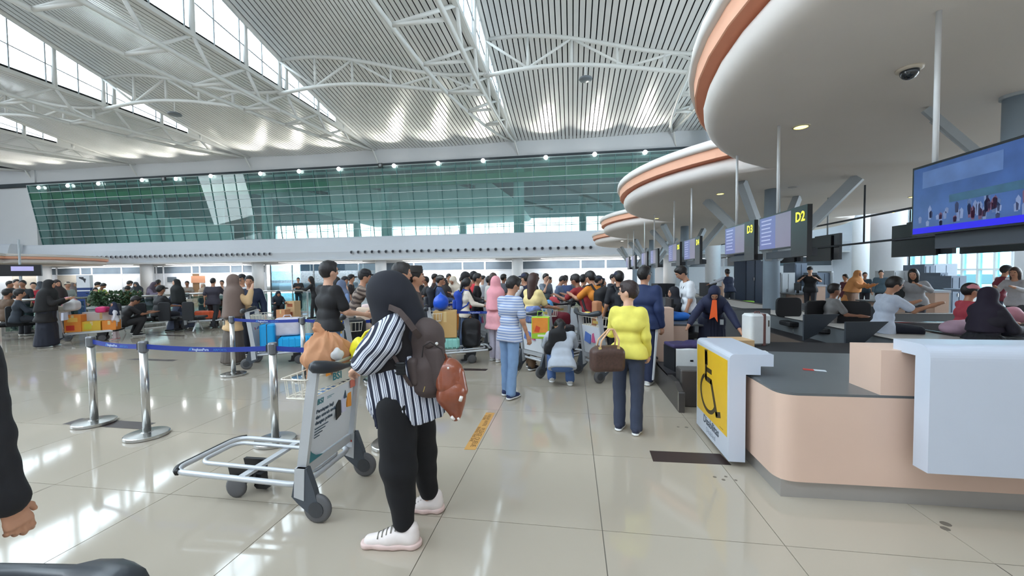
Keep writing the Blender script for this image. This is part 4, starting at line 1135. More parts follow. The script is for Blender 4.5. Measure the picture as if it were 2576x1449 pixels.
    # face
    if z < 12:
        for sd in (-1, 1):
            ew = obj('eye', MB().lathe([(.001, -.013), (.012, -.006), (.0155, 0), (.012, .006), (.001, .013)], n=10), eye_w if z < 7 else eye_m, t, smooth=True)
            ew.location = HH(sd * .031, .083, .010); ew.scale = (s * 1.0, s * .6, s * .75)
            if z < 7:
                q = obj('iris', MB().lathe([(.001, -.007), (.007, -.003), (.008, 0), (.007, .003), (.001, .007)], n=8), eye_m, ew); q.location = (0, .0125, 0)
            if z < 8:
                obj('eyebrow', MB().tube([HH(sd*.016, .098, .032), HH(sd*.032, .098, .038), HH(sd*.050, .086, .031)], .004 * s, 5), hair_m, t)
        obj('mouth', MB().tube([HH(-.026, .079, -.058), HH(-.010, .089, -.054), HH(0, .091, -.056), HH(.010, .089, -.054), HH(.026, .079, -.058)], [.003*s, .0065*s, .007*s, .0065*s, .003*s], 6), lip_m, t)
    # trousers, skirt
    bt, bc = bot; bm = bc if isinstance(bc, bpy.types.Material) else MC(bc)
    gv = vox
    fold = (lambda amp, f1: (lambda X, Y, Z: amp * np.sin(f1 * Z + 7 * X + 5 * Y) * np.sin(f1 * .45 * Z - 11 * X + 9 * Y)))
    an_z = .075
    if bt in ('pants', 'jeans', 'shorts', 'wide', 'sweat'):
        o_ = {'pants': .014, 'jeans': .012, 'shorts': .02, 'wide': .034, 'sweat': .022}[bt]; P_ = []
        for (h_, k_, a_) in (l1, l2):
            if bt == 'shorts': P_ += [C(h_, h_ + (k_ - h_)*.85, .085*w + o_, .07 + o_)]
            else: P_ += [C(h_, k_, .082*w + o_, .058 + o_), C(k_, a_ + (a_ - k_) * .02, .057 + o_, .042 + o_ + (.012 if bt != 'sweat' else 0))]
        P_ += [C(pel - X1*wH*.8, pel + X1*wH*.8, .096*dp + .008, .096*dp + .008), C(pel + tv*.05 - X1*.055, pel + tv*.05 + X1*.055, .088*dp, .088*dp)]
        cut = [(S_(V3(0, 0, an_z - .03)), (0, 0, -1))] if 'seat' not in po or feet_z == 0 else []
        nobj('trousers', sdf(P_, gv, k=.02, planes=cut + ([(S_(pel + tv*.06), tuple(tv))] if pose not in ('sit', 'squat') else []), disp=fold(.004 if near else 0, 26)), bm, t)
    elif bt in ('skirt', 'abaya'):
        P_ = [C(pel + tv*.08 - X1*.05, pel + tv*.08 + X1*.05, .10*dp, .10*dp), C(pel - X1*wH, pel + X1*wH, .12*dp, .12*dp)]
        for (h_, k_, a_) in (l1, l2): P_ += [C(h_, k_, .12, .12), C(k_, a_ - V3(0, 0, .08), .12, .155)]
        P_ += [C(pel, (l1[2] + l2[2]) / 2 - V3(0, 0, .06), .13, .20)] if pose not in ('sit', 'squat') else []
        nobj('skirt', sdf(P_, gv, k=.06, planes=[(S_(V3(0, 0, .035)), (0, 0, -1))], disp=(lambda X, Y, Z: .008 * np.sin(22 * np.arctan2(X, Y + .001))) ), bm, t)
    # top
    tt, tcol = top; tm = tcol if isinstance(tcol, bpy.types.Material) else MC(tcol)
    o_ = {'tee': .017, 'long': .016, 'jacket': .028, 'vest': .022, 'tunic': .026, 'polo': .017}[tt]
    P_ = [(q[0], q[1], q[2], q[3] + o_, q[4] + o_) for q in torso]
    hemz = pel - tv * hem
    P_ += [C(pel - tv*(hem*.9) - X1*wH*1.0, pel - tv*(hem*.9) + X1*wH*1.0, .108*dp + o_, .108*dp + o_), C(pel - X1*wH*.95, pel + X1*wH*.95, .102*dp + o_, .102*dp + o_)]
    if tt == 'tunic': P_ += [C(pel - tv*.25 - X1*wH*1.1, pel - tv*.25 + X1*wH*1.1, .135*dp + o_, .135*dp + o_)]; hemz = pel - tv * .26
    side_sl = []
    for sh, el, wr_, f_, sd in arms:
        if tt in ('tee', 'polo'): side_sl.append(C(sh, sh + (el - sh) * .75, .045*w + o_, .047*w + o_))
        elif tt == 'vest': pass
        else: side_sl += [C(sh, el, .045*w + o_, .041 + o_), C(el, el + (wr_ - el)*.97, .040 + o_, .028 + o_*.8)]
    sleeves_cut = [(S_(hemz), tuple(-tv))] if pose not in ('sit', 'squat') else []
    nsub = [C(neck + tb*.03, neck + tb*.03 + tv*.2, .075, .09)]
    A_ = sdf(P_ + [C(sh, sh + (el - sh)*.45, .045*w + o_, .045*w + o_) for sh, el, wr_, f_, sd in arms if side_sl], gv, k=.032 * s, planes=[(S_(hemz), tuple(-tv))] if pose not in ('squat',) else [(S_(pel - tv*.06), tuple(-tv))], sub=nsub, disp=fold(.005 if near else 0, 30))
    if side_sl: A_ = join(A_, sdf(side_sl, gv, k=.02 * s, disp=fold(.004 if near else 0, 40)))
    nobj({'tee': 'shirt', 'polo': 'shirt', 'long': 'long_sleeved_shirt', 'jacket': 'jacket', 'vest': 'vest', 'tunic': 'tunic'}[tt], A_, tm, t)
    if tt == 'vest' or over:
        sl = []
        for sh, el, wr_, f_, sd in arms: sl += [C(sh, el, .056*w + .012, .052)] + ([C(el, wr_, .05, .038)] if over else [])
        nobj('shirt_sleeves', sdf(sl, gv, k=.02*s), MC(over or (214, 214, 216)), t)
    # shoes
    sm_ = MC(shoes); som = M('sole_white', (226, 226, 224), .6) if sole is None else MC(sole)
    if z < 26:
        for (h_, k_, a_) in (l1, l2):
            a2 = a_.copy(); 
            P_ = [C(a_ + V3(0, -.035, -.035), a_ + V3(0, .10, -.050), .042, .040), C(a_ + V3(0, .06, -.045), a_ + V3(0, .155, -.056), .040, .030), C(a_ + V3(0, -.02, -.02), a_ + V3(0, -.012, .02), .040, .042)]
            base = (a_[2] - .082)
            sh_ = nobj('shoe', sdf(P_, min(vox, .02), k=.02, planes=[(S_(V3(0, 0, base)), (0, 0, -1))]), sm_, t)
            if z < 11:
                nobj('sole', sdf([C(a_ + V3(0, -.04, -.066), a_ + V3(0, .09, -.066), .042, .044), C(a_ + V3(0, .06, -.066), a_ + V3(0, .16, -.066), .044, .034)], min(vox, .012), k=.01,
                     planes=[(S_(V3(0, 0, base)), (0, 0, -1)), (S_(V3(0, 0, base + .028)), (0, 0, 1))]), som, sh_)
    # head covering
    hh = head.split(':'); kind = hh[0]
    hcol = tuple(int(v) for v in hh[1].split(',')) if len(hh) > 1 else None
    hv2 = max(.009, vox * .8)
    hm = hair if hair is not None else hair_m
    facesub = [('e', HH(0, .105, -.045), (.078*s, .072*s, .098*s), Rh)]
    if kind in ('short', 'cap', 'thin', 'songkok', 'beanie'):
        o2 = .010 if kind != 'thin' else .004
        nobj('hair', sdf([('e', HH(0, -.014, .022), ((.078 + o2)*s, (.094 + o2)*s, (.104 + o2)*s), Rh), ('e', HH(0, .03, .085), ((.055 + o2)*s, (.055 + o2)*s, (.032 + o2)*s), Rh)], hv2, k=.02, sub=facesub + [('e', HH(-.085, .02, -.055), (.03*s, .05*s, .055*s), Rh), ('e', HH(.085, .02, -.055), (.03*s, .05*s, .055*s), Rh)], planes=[(HH(0, 0, -.065), tuple(Rh @ V3(0, .25, -1)))],
             disp=(lambda X, Y, Z: .0035 * np.sin(90 * X + 50 * Z) * np.sin(80 * Y + 40 * Z)) if near else None), hm, t)
    if kind in ('long', 'bun', 'pony'):
        P_ = [('e', HH(0, -.014, .018), (.092*s, .106*s, .118*s), Rh)]
        if kind == 'long': P_ += [C(hc - V3(0, .055, .03), hc - V3(-.01, .105, .30), .085, .055), C(hc - V3(.05, .03, .0), hc - V3(.06, .06, .26), .045, .03), C(hc - V3(-.05, .03, .0), hc - V3(-.06, .06, .26), .045, .03)]
        if kind == 'bun': P_ += [('e', HH(0, -.125, .0), (.045*s, .04*s, .045*s), Rh)]
        if kind == 'pony': P_ += [C(hc - V3(0, .11, -.03), hc - V3(0, .15, .16), .038, .025)]
        nobj('hair', sdf(P_, hv2, k=.03*s, sub=facesub), hm, t)
    if kind in ('cap', 'beanie', 'songkok'):
        cm = MC(hcol or (30, 32, 40))
        if kind == 'songkok': nobj('cap', sdf([C(hc + hd*.05, hc + hd*.115, .094, .086)], hv2, k=.01, planes=[(HH(0, 0, .045), tuple(Rh @ V3(0, 0, -1))), (HH(0, 0, .14), tuple(Rh @ V3(0, 0, 1)))]), cm, t)
        else:
            br = [('e', HH(0, .118, .046), (.066*s, .072*s, max(.011, hv2*.7)*s), Rh)] if kind == 'cap' else []
            P_ = sdf([('e', HH(0, -.004, .030), (.095*s, .110*s, (.102 if kind == 'cap' else .118)*s), Rh)], hv2, k=.01, planes=[(HH(0, 0, .035 if kind == 'cap' else .02), tuple(Rh @ V3(0, 0, -1)))])
            nobj('cap', join(P_, sdf(br, hv2, k=.01)) if br else P_, cm, t)
    if kind == 'hijab':
        cm = MC(hcol, 0.8, 9, .12, .2)
        P_ = [('e', HH(0, -.014, .010), (.098*s, .116*s, .130*s), Rh), C(hc - hd*.09 - V3(0, .02, 0), nb + V3(0, .0, -.03), .088, .13),
              C(nb - V3(0, 0, .05) - X1*wS*.75, nb - V3(0, 0, .05) + X1*wS*.75, .10, .10),
              C(nb - tv*.06 + tb*.02, nb - tv*cape + tb*.02, .16, .19)]
        if cape > .4: P_ += [C(nb - tv*.1 - X1*.12, nb - tv*cape - X1*.17, .14, .15), C(nb - tv*.1 + X1*.12, nb - tv*cape + X1*.17, .14, .15)]
        nobj('hijab', sdf(P_, max(.010, vox), k=.06*s, sub=[('e', HH(0, .128, -.008), (.066*s, .088*s, .086*s), Rh)], planes=[(S_(nb - tv*cape), tuple(-tv + tb*.15))],
             disp=fold(.006 if near else .003, 16)), cm, t)
    if kind == 'thin' or kind == 'bald': pass
    info = dict(t=t, s=s, H=H, HH=HH, arms=[(Vector(S_(a[0])), Vector(S_(a[1])), Vector(S_(a[2])), Vector(a[3].tolist())) for a in arms], pel=Vector(S_(pel)), nb=Vector(S_(nb)), hc=Vector(S_(hc)), legs=(l1, l2), rz=rz_, p=p, Rh=Rh)
    info['W'] = lambda v: Vector((p.x, p.y, feet_z)) + Matrix.Rotation(rz_, 3, 'Z') @ Vector(v)
    return info
def glasses(I):
    HH, s, t = I['HH'], I['s'], I['t']
    mb = MB()
    for sd in (-1, 1):
        mb.tube([HH(sd*.034 + .024*math.cos(a), .100, .012 + .017*math.sin(a)) for a in [k * math.pi / 6 for k in range(12)]], .0024*s, 5, closed=True)
        mb.tube([HH(sd*.058, .098, .016), HH(sd*.082, .04, .012), HH(sd*.084, -.02, .006)], .0024*s, 5)
    mb.tube([HH(-.010, .102, .014), HH(.010, .102, .014)], .0024*s, 5)
    obj('spectacles', mb, glass_m, t)
def backpack(I, col, label, size=1.0, front=False, group=None, dz=0.0, extra=None):
    """rucksack on somebody's back, built in that person's frame"""
    s = I['s'] * size; W_ = I['W']; nb = I['nb']; sg_ = 1 if front else -1
    p = W_((nb.x, nb.y + sg_ * .20 * s, nb.z - .27 * s + dz))
    t = T('backpack', label, 'backpack', p, I['rz'], group)
    m = col if isinstance(col, bpy.types.Material) else MC(col, .7)
    vox = .016
    nobj('main_bag', sdf([('b', V3(0, 0, 0), (.155*s, .085*s, .225*s), None, .07*s), ('e', V3(0, sg_*.03*s, .17*s), (.14*s, .09*s, .10*s))], vox, k=.05), m, t)
    nobj('front_pocket', sdf([('b', V3(0, sg_*.105*s, -.07*s), (.115*s, .045*s, .115*s), None, .04*s)], vox, k=.02), m, t)
    for sd in (-1, 1):
        obj('strap', MB().tube([(sd*.09*s, -sg_*.06*s, .20*s), (sd*.11*s, -sg_*.13*s, .30*s), (sd*.13*s, -sg_*.24*s, .27*s), (sd*.15*s, -sg_*.29*s, .10*s), (sd*.17*s, -sg_*.20*s, -.08*s), (sd*.14*s, -sg_*.06*s, -.16*s)], .018*s, 6), m, t)
    obj('grab_handle', MB().tube([(-.04*s, 0, .235*s), (-.03*s, 0, .285*s), (.03*s, 0, .285*s), (.04*s, 0, .235*s)], .010, 6), m, t)
    obj('zip', MB().tube([(-.11*s, sg_*.152*s, -.02*s), (0, sg_*.156*s, .03*s), (.11*s, sg_*.152*s, -.02*s)], .005, 5), chrome, t)
    return t
# ================================================================== TROLLEYS, STANCHIONS, LUGGAGE
ad_white = M('ad_board_white', (214, 218, 224), 0.35, noise=.02)
ad_teal = M('ad_teal', (44, 120, 130), .4); ad_cream = M('ad_cream', (216, 212, 200), .4); ad_orange = M('ad_orange', (232, 150, 48), .4)
ad_ink = M('ad_ink', (52, 74, 92), .5); ad_red = M('ad_red', (196, 70, 56), .5)
wire_m = M('cream_wire', (226, 220, 206), .35)
wheel_m = M('wheel_grey_rubber', (92, 92, 94), .6)
def arc(c, r_, a0, a1, n, z=0.0):
    return [(c[0] + r_ * math.cos(R(a0 + (a1 - a0) * i / n)), c[1] + r_ * math.sin(R(a0 + (a1 - a0) * i / n)), z) for i in range(n + 1)]
def rrect(x0, x1, y0, y1, r_, z, tilt=0.0, n=5):
    p = arc((x1 - r_, y1 - r_), r_, 0, 90, n) + arc((x0 + r_, y1 - r_), r_, 90, 180, n) + arc((x0 + r_, y0 + r_), r_, 180, 270, n) + arc((x1 - r_, y0 + r_), r_, 270, 360, n)
    return [(a, b, z + tilt * b) for a, b, _ in p]
def trolley(label, loc, rz, ad=1, detail=True):
    """luggage trolley; drives toward +Y, handle at the back"""
    t = T('luggage_trolley', label, 'trolley', loc, rz, 'luggage trolleys')
    top = {-1: Vector((-.27, -.06, 1.00)), 1: Vector((.27, -.06, 1.00))}
    for sd in (-1, 1):
        a = Vector((sd * .29, .05, .20)); obj('post', MB().bar(a, top[sd], .03, .065, (0, 1, 0)), alu, t)
        br = obj('wheel_bracket', MB().prism([(-.11, .06), (-.07, .22), (-.02, .36), (.05, .36), (.09, .17), (.05, .13), (-.05, .05)], sd * .30 - .022, sd * .30 + .022, 'YZ'), M('bracket_slate', (70, 76, 84), .45), t)
        obj('bracket_plate', MB().prism([(.0, .15), (.07, .17), (.06, .36), (-.01, .36)], sd * .30 - .026, sd * .30 + .026, 'YZ'), alu, br)
        w_ = obj('rear_wheel', MB().lathe([(.02, -.02), (.075, -.02), (.092, -.012), (.095, 0), (.092, .012), (.075, .02), (.02, .02)], n=24, axis='X'), wheel_m, t, smooth=True); w_.location = (sd * .30, -.08, .095)
        obj('hub', MB().lathe([(.002, -.027), (.052, -.025), (.055, 0), (.052, .025), (.002, .027)], n=16, axis='X'), M('hub_grey', (60, 62, 66), .4), w_)
    if detail:
        obj('red_notice', MB().box((.272, .01, .24), (.2735, .055, .30)), ad_white, t); obj('red_notice_bar', MB().box((.270, .01, .285), (.2725, .055, .30)), ad_red, t)
    # handle: thick rubber ends, thinner middle
    xs = [-.34, -.32, -.26, -.18, -.12, 0, .12, .18, .26, .32, .34]; rs = [.022, .040, .043, .034, .020, .017, .020, .034, .043, .040, .022]
    obj('handle_grip', MB().tube([(x, -.08 - .11 * (1 - (x / .34) ** 2), 1.03 - .05 * (1 - (x / .34) ** 2)) for x in xs], rs, 12), M('handle_rubber', (44, 48, 54), .38), t)
    obj('brake_bar', MB().tube([(-.27, -.06, .985), (.27, -.06, .985)], .012, 8), alu, t)
    # advert board between posts and upper plate
    def yb(z): return .05 + (z - .20) * (-.11 / .80)
    q = MB(); v = [(-.255, yb(.36), .36), (.255, yb(.36), .36), (.255, yb(.80), .80), (-.255, yb(.80), .80)]
    q.add(v + [(a, b + .012, c_) for a, b, c_ in v], [(0,1,2,3),(7,6,5,4),(0,4,5,1),(1,5,6,2),(2,6,7,3),(3,7,4,0)])
    board = obj('advert_board', q, ad_white, t)
    obj('bottom_rail', MB().bar((-.27, yb(.32), .32), (.27, yb(.32), .32), .03, .06), alu, t)
    q = MB(); v = [(-.13, yb(.83) + .10, .80), (.265, yb(.83) + .03, .80), (.265, yb(.83) + .03, .93), (-.13, yb(.93) + .10, .93)]
    q.add(v + [(a, b + .012, c_) for a, b, c_ in v], [(0,1,2,3),(7,6,5,4),(0,4,5,1),(1,5,6,2),(2,6,7,3),(3,7,4,0)])
    plate = obj('name_plate', q, ad_cream, t)
    # wire basket in front of the board
    bk = MB()
    for z, e in ((.93, 0), (.80, .02)):
        bk.tube(rrect(-.30 + e, .26 - e, -.03, .17 - e, .03, z), .005, 5, closed=True)
    for k in range(9):
        x = -.26 + .063 * k; bk.tube([(x, .165, .93), (x, .148, .80), (x, -.02, .80)], .004, 4)
    for y in (.02, .07, .12): bk.tube([(-.298, y, .93), (-.278, y, .80), (.24, y, .80), (.258, y, .93)], .004, 4)
    obj('wire_basket', bk, wire_m, t)
    # platform loops
    obj('outer_loop', MB().tube(rrect(-.29, .29, .03, 1.02, .10, .23, .035), .019, 8, closed=True), alu, t)
    obj('inner_loop', MB().tube(rrect(-.17, .17, .05, .93, .08, .25, .03), .015, 8, closed=True), alu, t)
    obj('cross_bar', MB().bar((-.29, .50, .245), (.29, .50, .245), .05, .02), alu, t)
    obj('front_bumper', MB().tube(arc((.19, .92), .115, 0, 90, 4, .265)[1:] + arc((-.19, .92), .115, 90, 180, 4, .265)[:-1], .022, 8), black_plastic, t)
    for x in (-.07, .07): obj('front_fork', MB().prism([(.60, .21), (.78, .21), (.76, .12), (.68, .06), (.60, .12)], x - .015, x + .015, 'YZ'), black_plastic, t)
    for x in (-.10, .10):
        w_ = obj('front_wheel', MB().lathe([(.02, -.018), (.06, -.018), (.078, -.01), (.078, .01), (.06, .018), (.02, .018)], n=20, axis='X'), wheel_m, t, smooth=True); w_.location = (x, .70, .078)
    obj('skid', MB().prism([(.52, .03), (.60, .03), (.62, .05), (.60, .14), (.56, .14), (.55, .06), (.50, .05)], -.03, .03, 'YZ'), black_plastic, t)
    if detail:
        up = Vector((0, -.11, .80)).normalized()
        fy = lambda z, dx=0: yb(z) - .003
        tx = lambda s_, sz, x, z, m, **k: text(s_, sz, (x, fy(z), z), (1, 0, 0), up, m, board, **k)
        if ad == 1:
            tx('BSI', .055, -.20, .735, ad_teal, bold=.0012); 
            obj('ad_line', MB().box((-.09, fy(.75) - .001, .757), (-.01, fy(.75), .760)), ad_teal, board); obj('ad_line', MB().box((-.09, fy(.745) - .001, .747), (-.04, fy(.745), .750)), ad_teal, board)
            tx('Persiapan haji', .036, -.20, .675, ad_ink, bold=.0008); tx('dan umrah anda', .036, -.20, .635, ad_ink, bold=.0008); tx('dengan prima', .036, -.20, .595, ad_ink, bold=.0008)
            for k in range(4): obj('ad_line', MB().box((-.20, fy(.57 - .02*k) - .001, .565 - .02*k), (-.05 - .03 * k, fy(.57 - .02*k), .571 - .02*k)), ad_ink, board)
            obj('ad_picture', MB().prism([(.03, .55), (.03, .66), (.06, .69), (.09, .68), (.09, .57)], fy(.6) - .003, fy(.68) + .001, 'XZ'), black_plastic, board)
            obj('ad_picture', MB().prism([(.17, .60), (.18, .70), (.23, .71), (.23, .59)], fy(.6) - .002, fy(.68), 'XZ'), ad_orange, board)
            obj('ad_picture', MB().prism([(.10, .58), (.10, .67), (.12, .70), (.15, .68), (.16, .58)], fy(.6) - .002, fy(.68), 'XZ'), M('ad_lilac', (206, 204, 226), .5), board)
            obj('ad_picture', MB().prism([(.125, .68), (.14, .74), (.155, .68)], fy(.6) - .003, fy(.74), 'XZ'), ad_ink, board)
            obj('ad_corner', MB().prism([(-.255, .36), (-.10, .36), (-.17, .38), (-.22, .42), (-.255, .48)], fy(.36) - .003, fy(.48), 'XZ'), ad_teal, board)
            obj('red_label', MB().prism([(.19, .74), (.255, .74), (.255, .80), (.19, .80)], fy(.8) - .004, fy(.8), 'XZ'), M('ad_pale_red', (200, 110, 92), .5), board)
            y_ = yb(.83) + .03
            text('BSI', .075, (.03, yb(.9) + .052, .84), Vector((.395, -.07, 0)), (0, 0, 1), ad_teal, plate, bold=.002)
            pl = obj('orange_tag', MB().prism([(-.03, .885), (.02, .885), (.02, .91), (-.03, .91)], yb(.9) + .060, yb(.9) + .064, 'XZ'), ad_orange, plate)
        else:
            obj('ad_picture', MB().prism([(-.2, .55), (-.05, .52), (-.02, .66), (-.17, .70)], fy(.5) - .006, fy(.7), 'XZ'), M('ad_blue', (90, 120, 190), .5), board)
            obj('ad_picture', MB().prism([(.0, .55), (.08, .55), (.06, .70), (.02, .68)], fy(.5) - .006, fy(.7), 'XZ'), M('ad_pink', (196, 90, 130), .5), board)
            obj('orange_tag', MB().prism([(.0, .84), (.16, .84), (.16, .88), (.0, .88)], yb(.9) + .052, yb(.9) + .060, 'XZ'), M('ad_gold', (206, 176, 96), .4), plate)
    return t
def stanchion(label, p, belt_z=.93):
    t = T('queue_post', label, 'stanchion', (p.x, p.y, 0), 0, 'steel queue posts')
    obj('base', MB().lathe([(.001, 0), (.175, 0), (.182, .006), (.182, .030), (.176, .036), (.05, .045), (.04, .05), (.001, .05)], n=40), chrome, t)
    obj('pole', MB().lathe([(.034, .045), (.034, .90)], n=24), chrome, t, smooth=True)
    obj('head', MB().lathe([(.036, .86), (.042, .865), (.042, .955), (.036, .968), (.001, .972)], n=24), M('post_cap_steel', (120, 122, 126), .3, metal=.8), t)
    obj('belt_clip', MB().box((-.055, -.02, .88), (-.038, .02, .95)), black_plastic, t)
    return t
belt_blue = M('belt_blue', (28, 52, 142), .6); belt_txt = M('belt_lettering', (190, 206, 232), .6); belt_lt = M('belt_lettering_light_blue', (70, 130, 200), .6)
def belt(a, b, label, words=True, z=.915, h=.048, flip=False):
    d = (b - a); d.z = 0; L = d.length; d.normalize(); n = Vector((-d.y, d.x, 0)); sag = .012 + .008 * L
    N = 12; mb = MB()
    for i in range(N + 1):
        t = i / N; c = a + d * L * t; zz = z - sag * 4 * t * (1 - t)
        for o_, q in ((-1, -h/2), (-1, h/2), (1, h/2), (1, -h/2)): mb.v.append((c.x + n.x * .0012 * o_, c.y + n.y * .0012 * o_, zz + q))
    for i in range(N):
        for k in range(4): mb.f.append((i*4+k, i*4+(k+1)%4, (i+1)*4+(k+1)%4, (i+1)*4+k))
    t = T('queue_belt', label, 'belt', (0, 0, 0), 0, 'blue queue belts')
    bo = obj('webbing', mb, belt_blue, t)
    if words:
        m = (a + b) / 2; face = n if n.dot(Vector((0, 0, 0)) - m) > 0 else -n
        x = Vector((0, 0, 1)).cross(face)
        o = m + face * .0022; o.z = z - sag - .012
        text('AngkasaPura', .036, o - x * .16, x, (0, 0, 1), belt_txt, bo, ext=.0003, bold=.0006)
        text('AIRPORTS', .032, o + x * .075, x, (0, 0, 1), belt_lt, bo, ext=.0003)
        mk = MB()
        for k in (0, 1): 
            q = o - x * (.20 - .016 * k); mk.add([q, q + x * .012, q + x * .030 + Vector((0, 0, .028)), q + x * .018 + Vector((0, 0, .028))], [(0, 1, 2, 3)])
        obj('logo', mk, belt_lt, bo)
    return t
def suitcase(label, loc, rz, w, d, h, col, up=True, ribs=5, lying=False, group=None, handle=True):
    t = T('suitcase', label, 'suitcase', loc, rz, group)
    m = M('shell_%d_%d_%d' % col, col, .35, noise=.04)
    sh = obj('shell', MB().rbox((0, 0, h / 2 + .02), (w / 2, d / 2, h / 2), min(w, d) * .16, 4), m, t)
    for k in range(ribs):
        x = -w * .36 + w * .72 * k / max(1, ribs - 1)
        obj('rib', MB().rbox((x, -d / 2 - .001, h / 2 + .02), (.008, .005, h * .42), .004), m, sh) if k < 8 else None
    obj('seam', MB().rbox((0, 0, h / 2 + .02), (w / 2 + .002, .006, h / 2 + .002), .003), M('seam_dark', (40, 44, 52), .5), sh)
    for x in (-w * .38, w * .38): 
        for y in (-d * .3, d * .3): obj('caster', MB().lathe([(.002, -.01), (.02, -.01), (.02, .01), (.002, .01)], (x, y, .02), 10, 'X'), black_plastic, t)
    if handle: obj('grab_handle', MB().tube([(-.06, 0, h + .02), (-.05, 0, h + .05), (.05, 0, h + .05), (.06, 0, h + .02)], .009, 6), black_plastic, t)
    return t
card = M('cardboard', (206, 168, 110), .8, noise=.06)
tape = M('packing_tape', (222, 196, 140), .3)
def carton(label, loc, rz, w, d, h, mat=None, tape_m=None, group=None, marks=None):
    t = T('carton', label, 'box', loc, rz, group)
    b = obj('box_body', MB().box((-w/2, -d/2, 0), (w/2, d/2, h)), mat or card, t)
    obj('tape', MB().box((-.025, -d/2 - .001, h * .6), (.025, d/2 + .001, h + .0015)), tape_m or tape, t)
    obj('flap', MB().box((-w/2, -d/2, h), (-.002, d/2, h + .003)), mat or card, t); obj('flap', MB().box((.002, -d/2, h), (w/2, d/2, h + .003)), mat or card, t)
    if marks:
        for (x0, x1, z0, z1, c_) in marks: obj('print', MB().box((x0*w, -d/2 - .002, z0*h), (x1*w, -d/2 - .0005, z1*h)), M('print_%d_%d_%d' % c_, c_, .5), b)
    return t
def bag(label, loc, rz, prims, col, vox=.02, name='bag', cat='bag', handles=(), k=.05, group=None, rough=.7, amp=.01, fr=26, knot=None):
    t = T(name, label, cat, loc, rz, group)
    m = col if isinstance(col, bpy.types.Material) else MC(col, rough)
    nobj('bag_body', sdf(prims, vox, k=k, disp=lambda X, Y, Z: amp * np.sin(fr*X + 9*Z) * np.sin(fr*.8*Z + 7*Y + 2) * np.cos(fr*.6*Y)), m, t)
    for h_ in handles: obj('handle', MB().tube(h_, .010, 6), m, t)
    return t
# ---- people we see well
stripe_boy = MS('polo_stripes', (202, 208, 222), (136, 156, 198), (0, 0, 1), .034, .5)
camo = MS('camo_pattern', (128, 112, 102), (70, 58, 54), (.35, .2, 1), .085, .42, extra=1.6, c3=(168, 156, 144))
adidas_pants = MC((34, 42, 70))
I = person(1580, 3.97, 712, 14, 'woman in a bright yellow long sleeved top and dark jeans with glasses', ('long', (226, 216, 98)), ('jeans', (50, 58, 78)), 'short', 'l', 'stand',
           female=True, yaw=-84, shoes=(40, 46, 66), hair=M('short_dark_brown_hair', (42, 26, 24), .5, noise=.3, ns=60, bump=.4), extra=dict(aL=(18, 14, 72, 22), aR=(4, 8, 24, 8)), hem=.06)
glasses(I)
yw = I
# handbag on her left forearm
wp = I['W']((I['arms'][0][1] + I['arms'][0][2]) / 2)
hb = T('handbag', 'brown monogram patterned handbag hanging from the arm of the woman in yellow', 'handbag', PZ(1527, 3.78, .655), R(YAW + 6))
mono = M('monogram_leather', (74, 52, 44), .5, noise=.55, ns=42)
nobj('bag_body', sdf([('b', V3(0, 0, .12), (.165, .075, .115), None, .05), ('b', V3(0, 0, .20), (.12, .05, .05), None, .04)], .010, k=.05, planes=[(V3(0, 0, .012), (0, 0, -1))]), mono, hb)
hnd = M('handle_tan_leather', (214, 172, 134), .5)
for y in (-.05, .05):
    obj('handle', MB().tube([(-.09, y, .22), (-.07, y * .9, .31), (.02, y * .4, .41), (.06, y * .4, .41), (.10, y * .9, .31), (.09, y, .22)], .009, 8), hnd, hb)
    for x in (-.09, .09): obj('buckle', MB().box((x - .014, y - .012, .215), (x + .014, y + .012, .25)), M('brass', (226, 200, 130), .25, metal=.9), hb)
I = person(1280, 5.15, 697, 42, 'boy in a blue and white striped polo shirt and light jeans', ('polo', stripe_boy), ('jeans', (122, 152, 190)), 'short', 'm', 'stand2', yaw=18, shoes=(38, 50, 92), hem=.12, w=.94,
           extra=dict(head=(0, 22), aL=(14, 8, 30, 6), aR=(6, 9, 14, 4), L=(3, 3), Rr=(-5, 2)))
I = person(1412, 5.45, 800, -4, 'person squatting in a pale grey sweatshirt and blue jeans with a black sling bag', ('long', (186, 194, 206)), ('jeans', (78, 108, 160)), 'short', 'm', 'squat', H=1.62, shoes=(206, 206, 204),
           extra=dict(head=(0, 60), lean=30))
cb = I['W'](I['nb'] + Vector((-.05, -.10, -.02)))
bag('black sling bag on the shoulder of the squatting person', (cb.x, cb.y, cb.z - .12), R(YAW), [('b', V3(0, 0, .06), (.13, .08, .13), None, .06), ('b', V3(-.10, .02, -.08), (.09, .07, .08), None, .05), ('c', V3(.02, 0, .15), V3(.06, 0, .25), .06, .04)], (20, 20, 24), .014,
    handles=[[(-.10, -.05, -.12), (-.06, -.12, -.25), (.02, -.14, -.32)], [(.08, -.05, .10), (.13, -.02, -.05), (.14, .0, -.2)]], name='sling_bag')
I = person(822, 5.0, 661, 62, 'tall man in a black graphic t-shirt and glasses pushing a loaded trolley', ('tee', (26, 25, 28)), ('jeans', (104, 136, 178)), 'short', 'l', 'push', yaw=0, w=1.04, hem=.03, shoes=(230, 230, 230),
           extra=dict(lean=2, aL=(20, 10, 58, 8), aR=(20, 10, 58, 8)))
glasses(I)
obj('chest_print', MB().prism([(-.05, 1.08), (.0, 1.06), (.05, 1.10), (.04, 1.22), (-.02, 1.26), (-.05, 1.18)], .128, .142, 'XZ'), M('print_grey_pink', (168, 156, 154), .6, noise=.5, ns=60), I['t'])
I = person(1620, 5.75, 673, 20, 'man in a navy jacket and navy track trousers with three white stripes', ('jacket', (28, 44, 84)), ('pants', adidas_pants), 'short', 'm', 'stand2', yaw=25, shoes=(222, 222, 220), w=1.05)
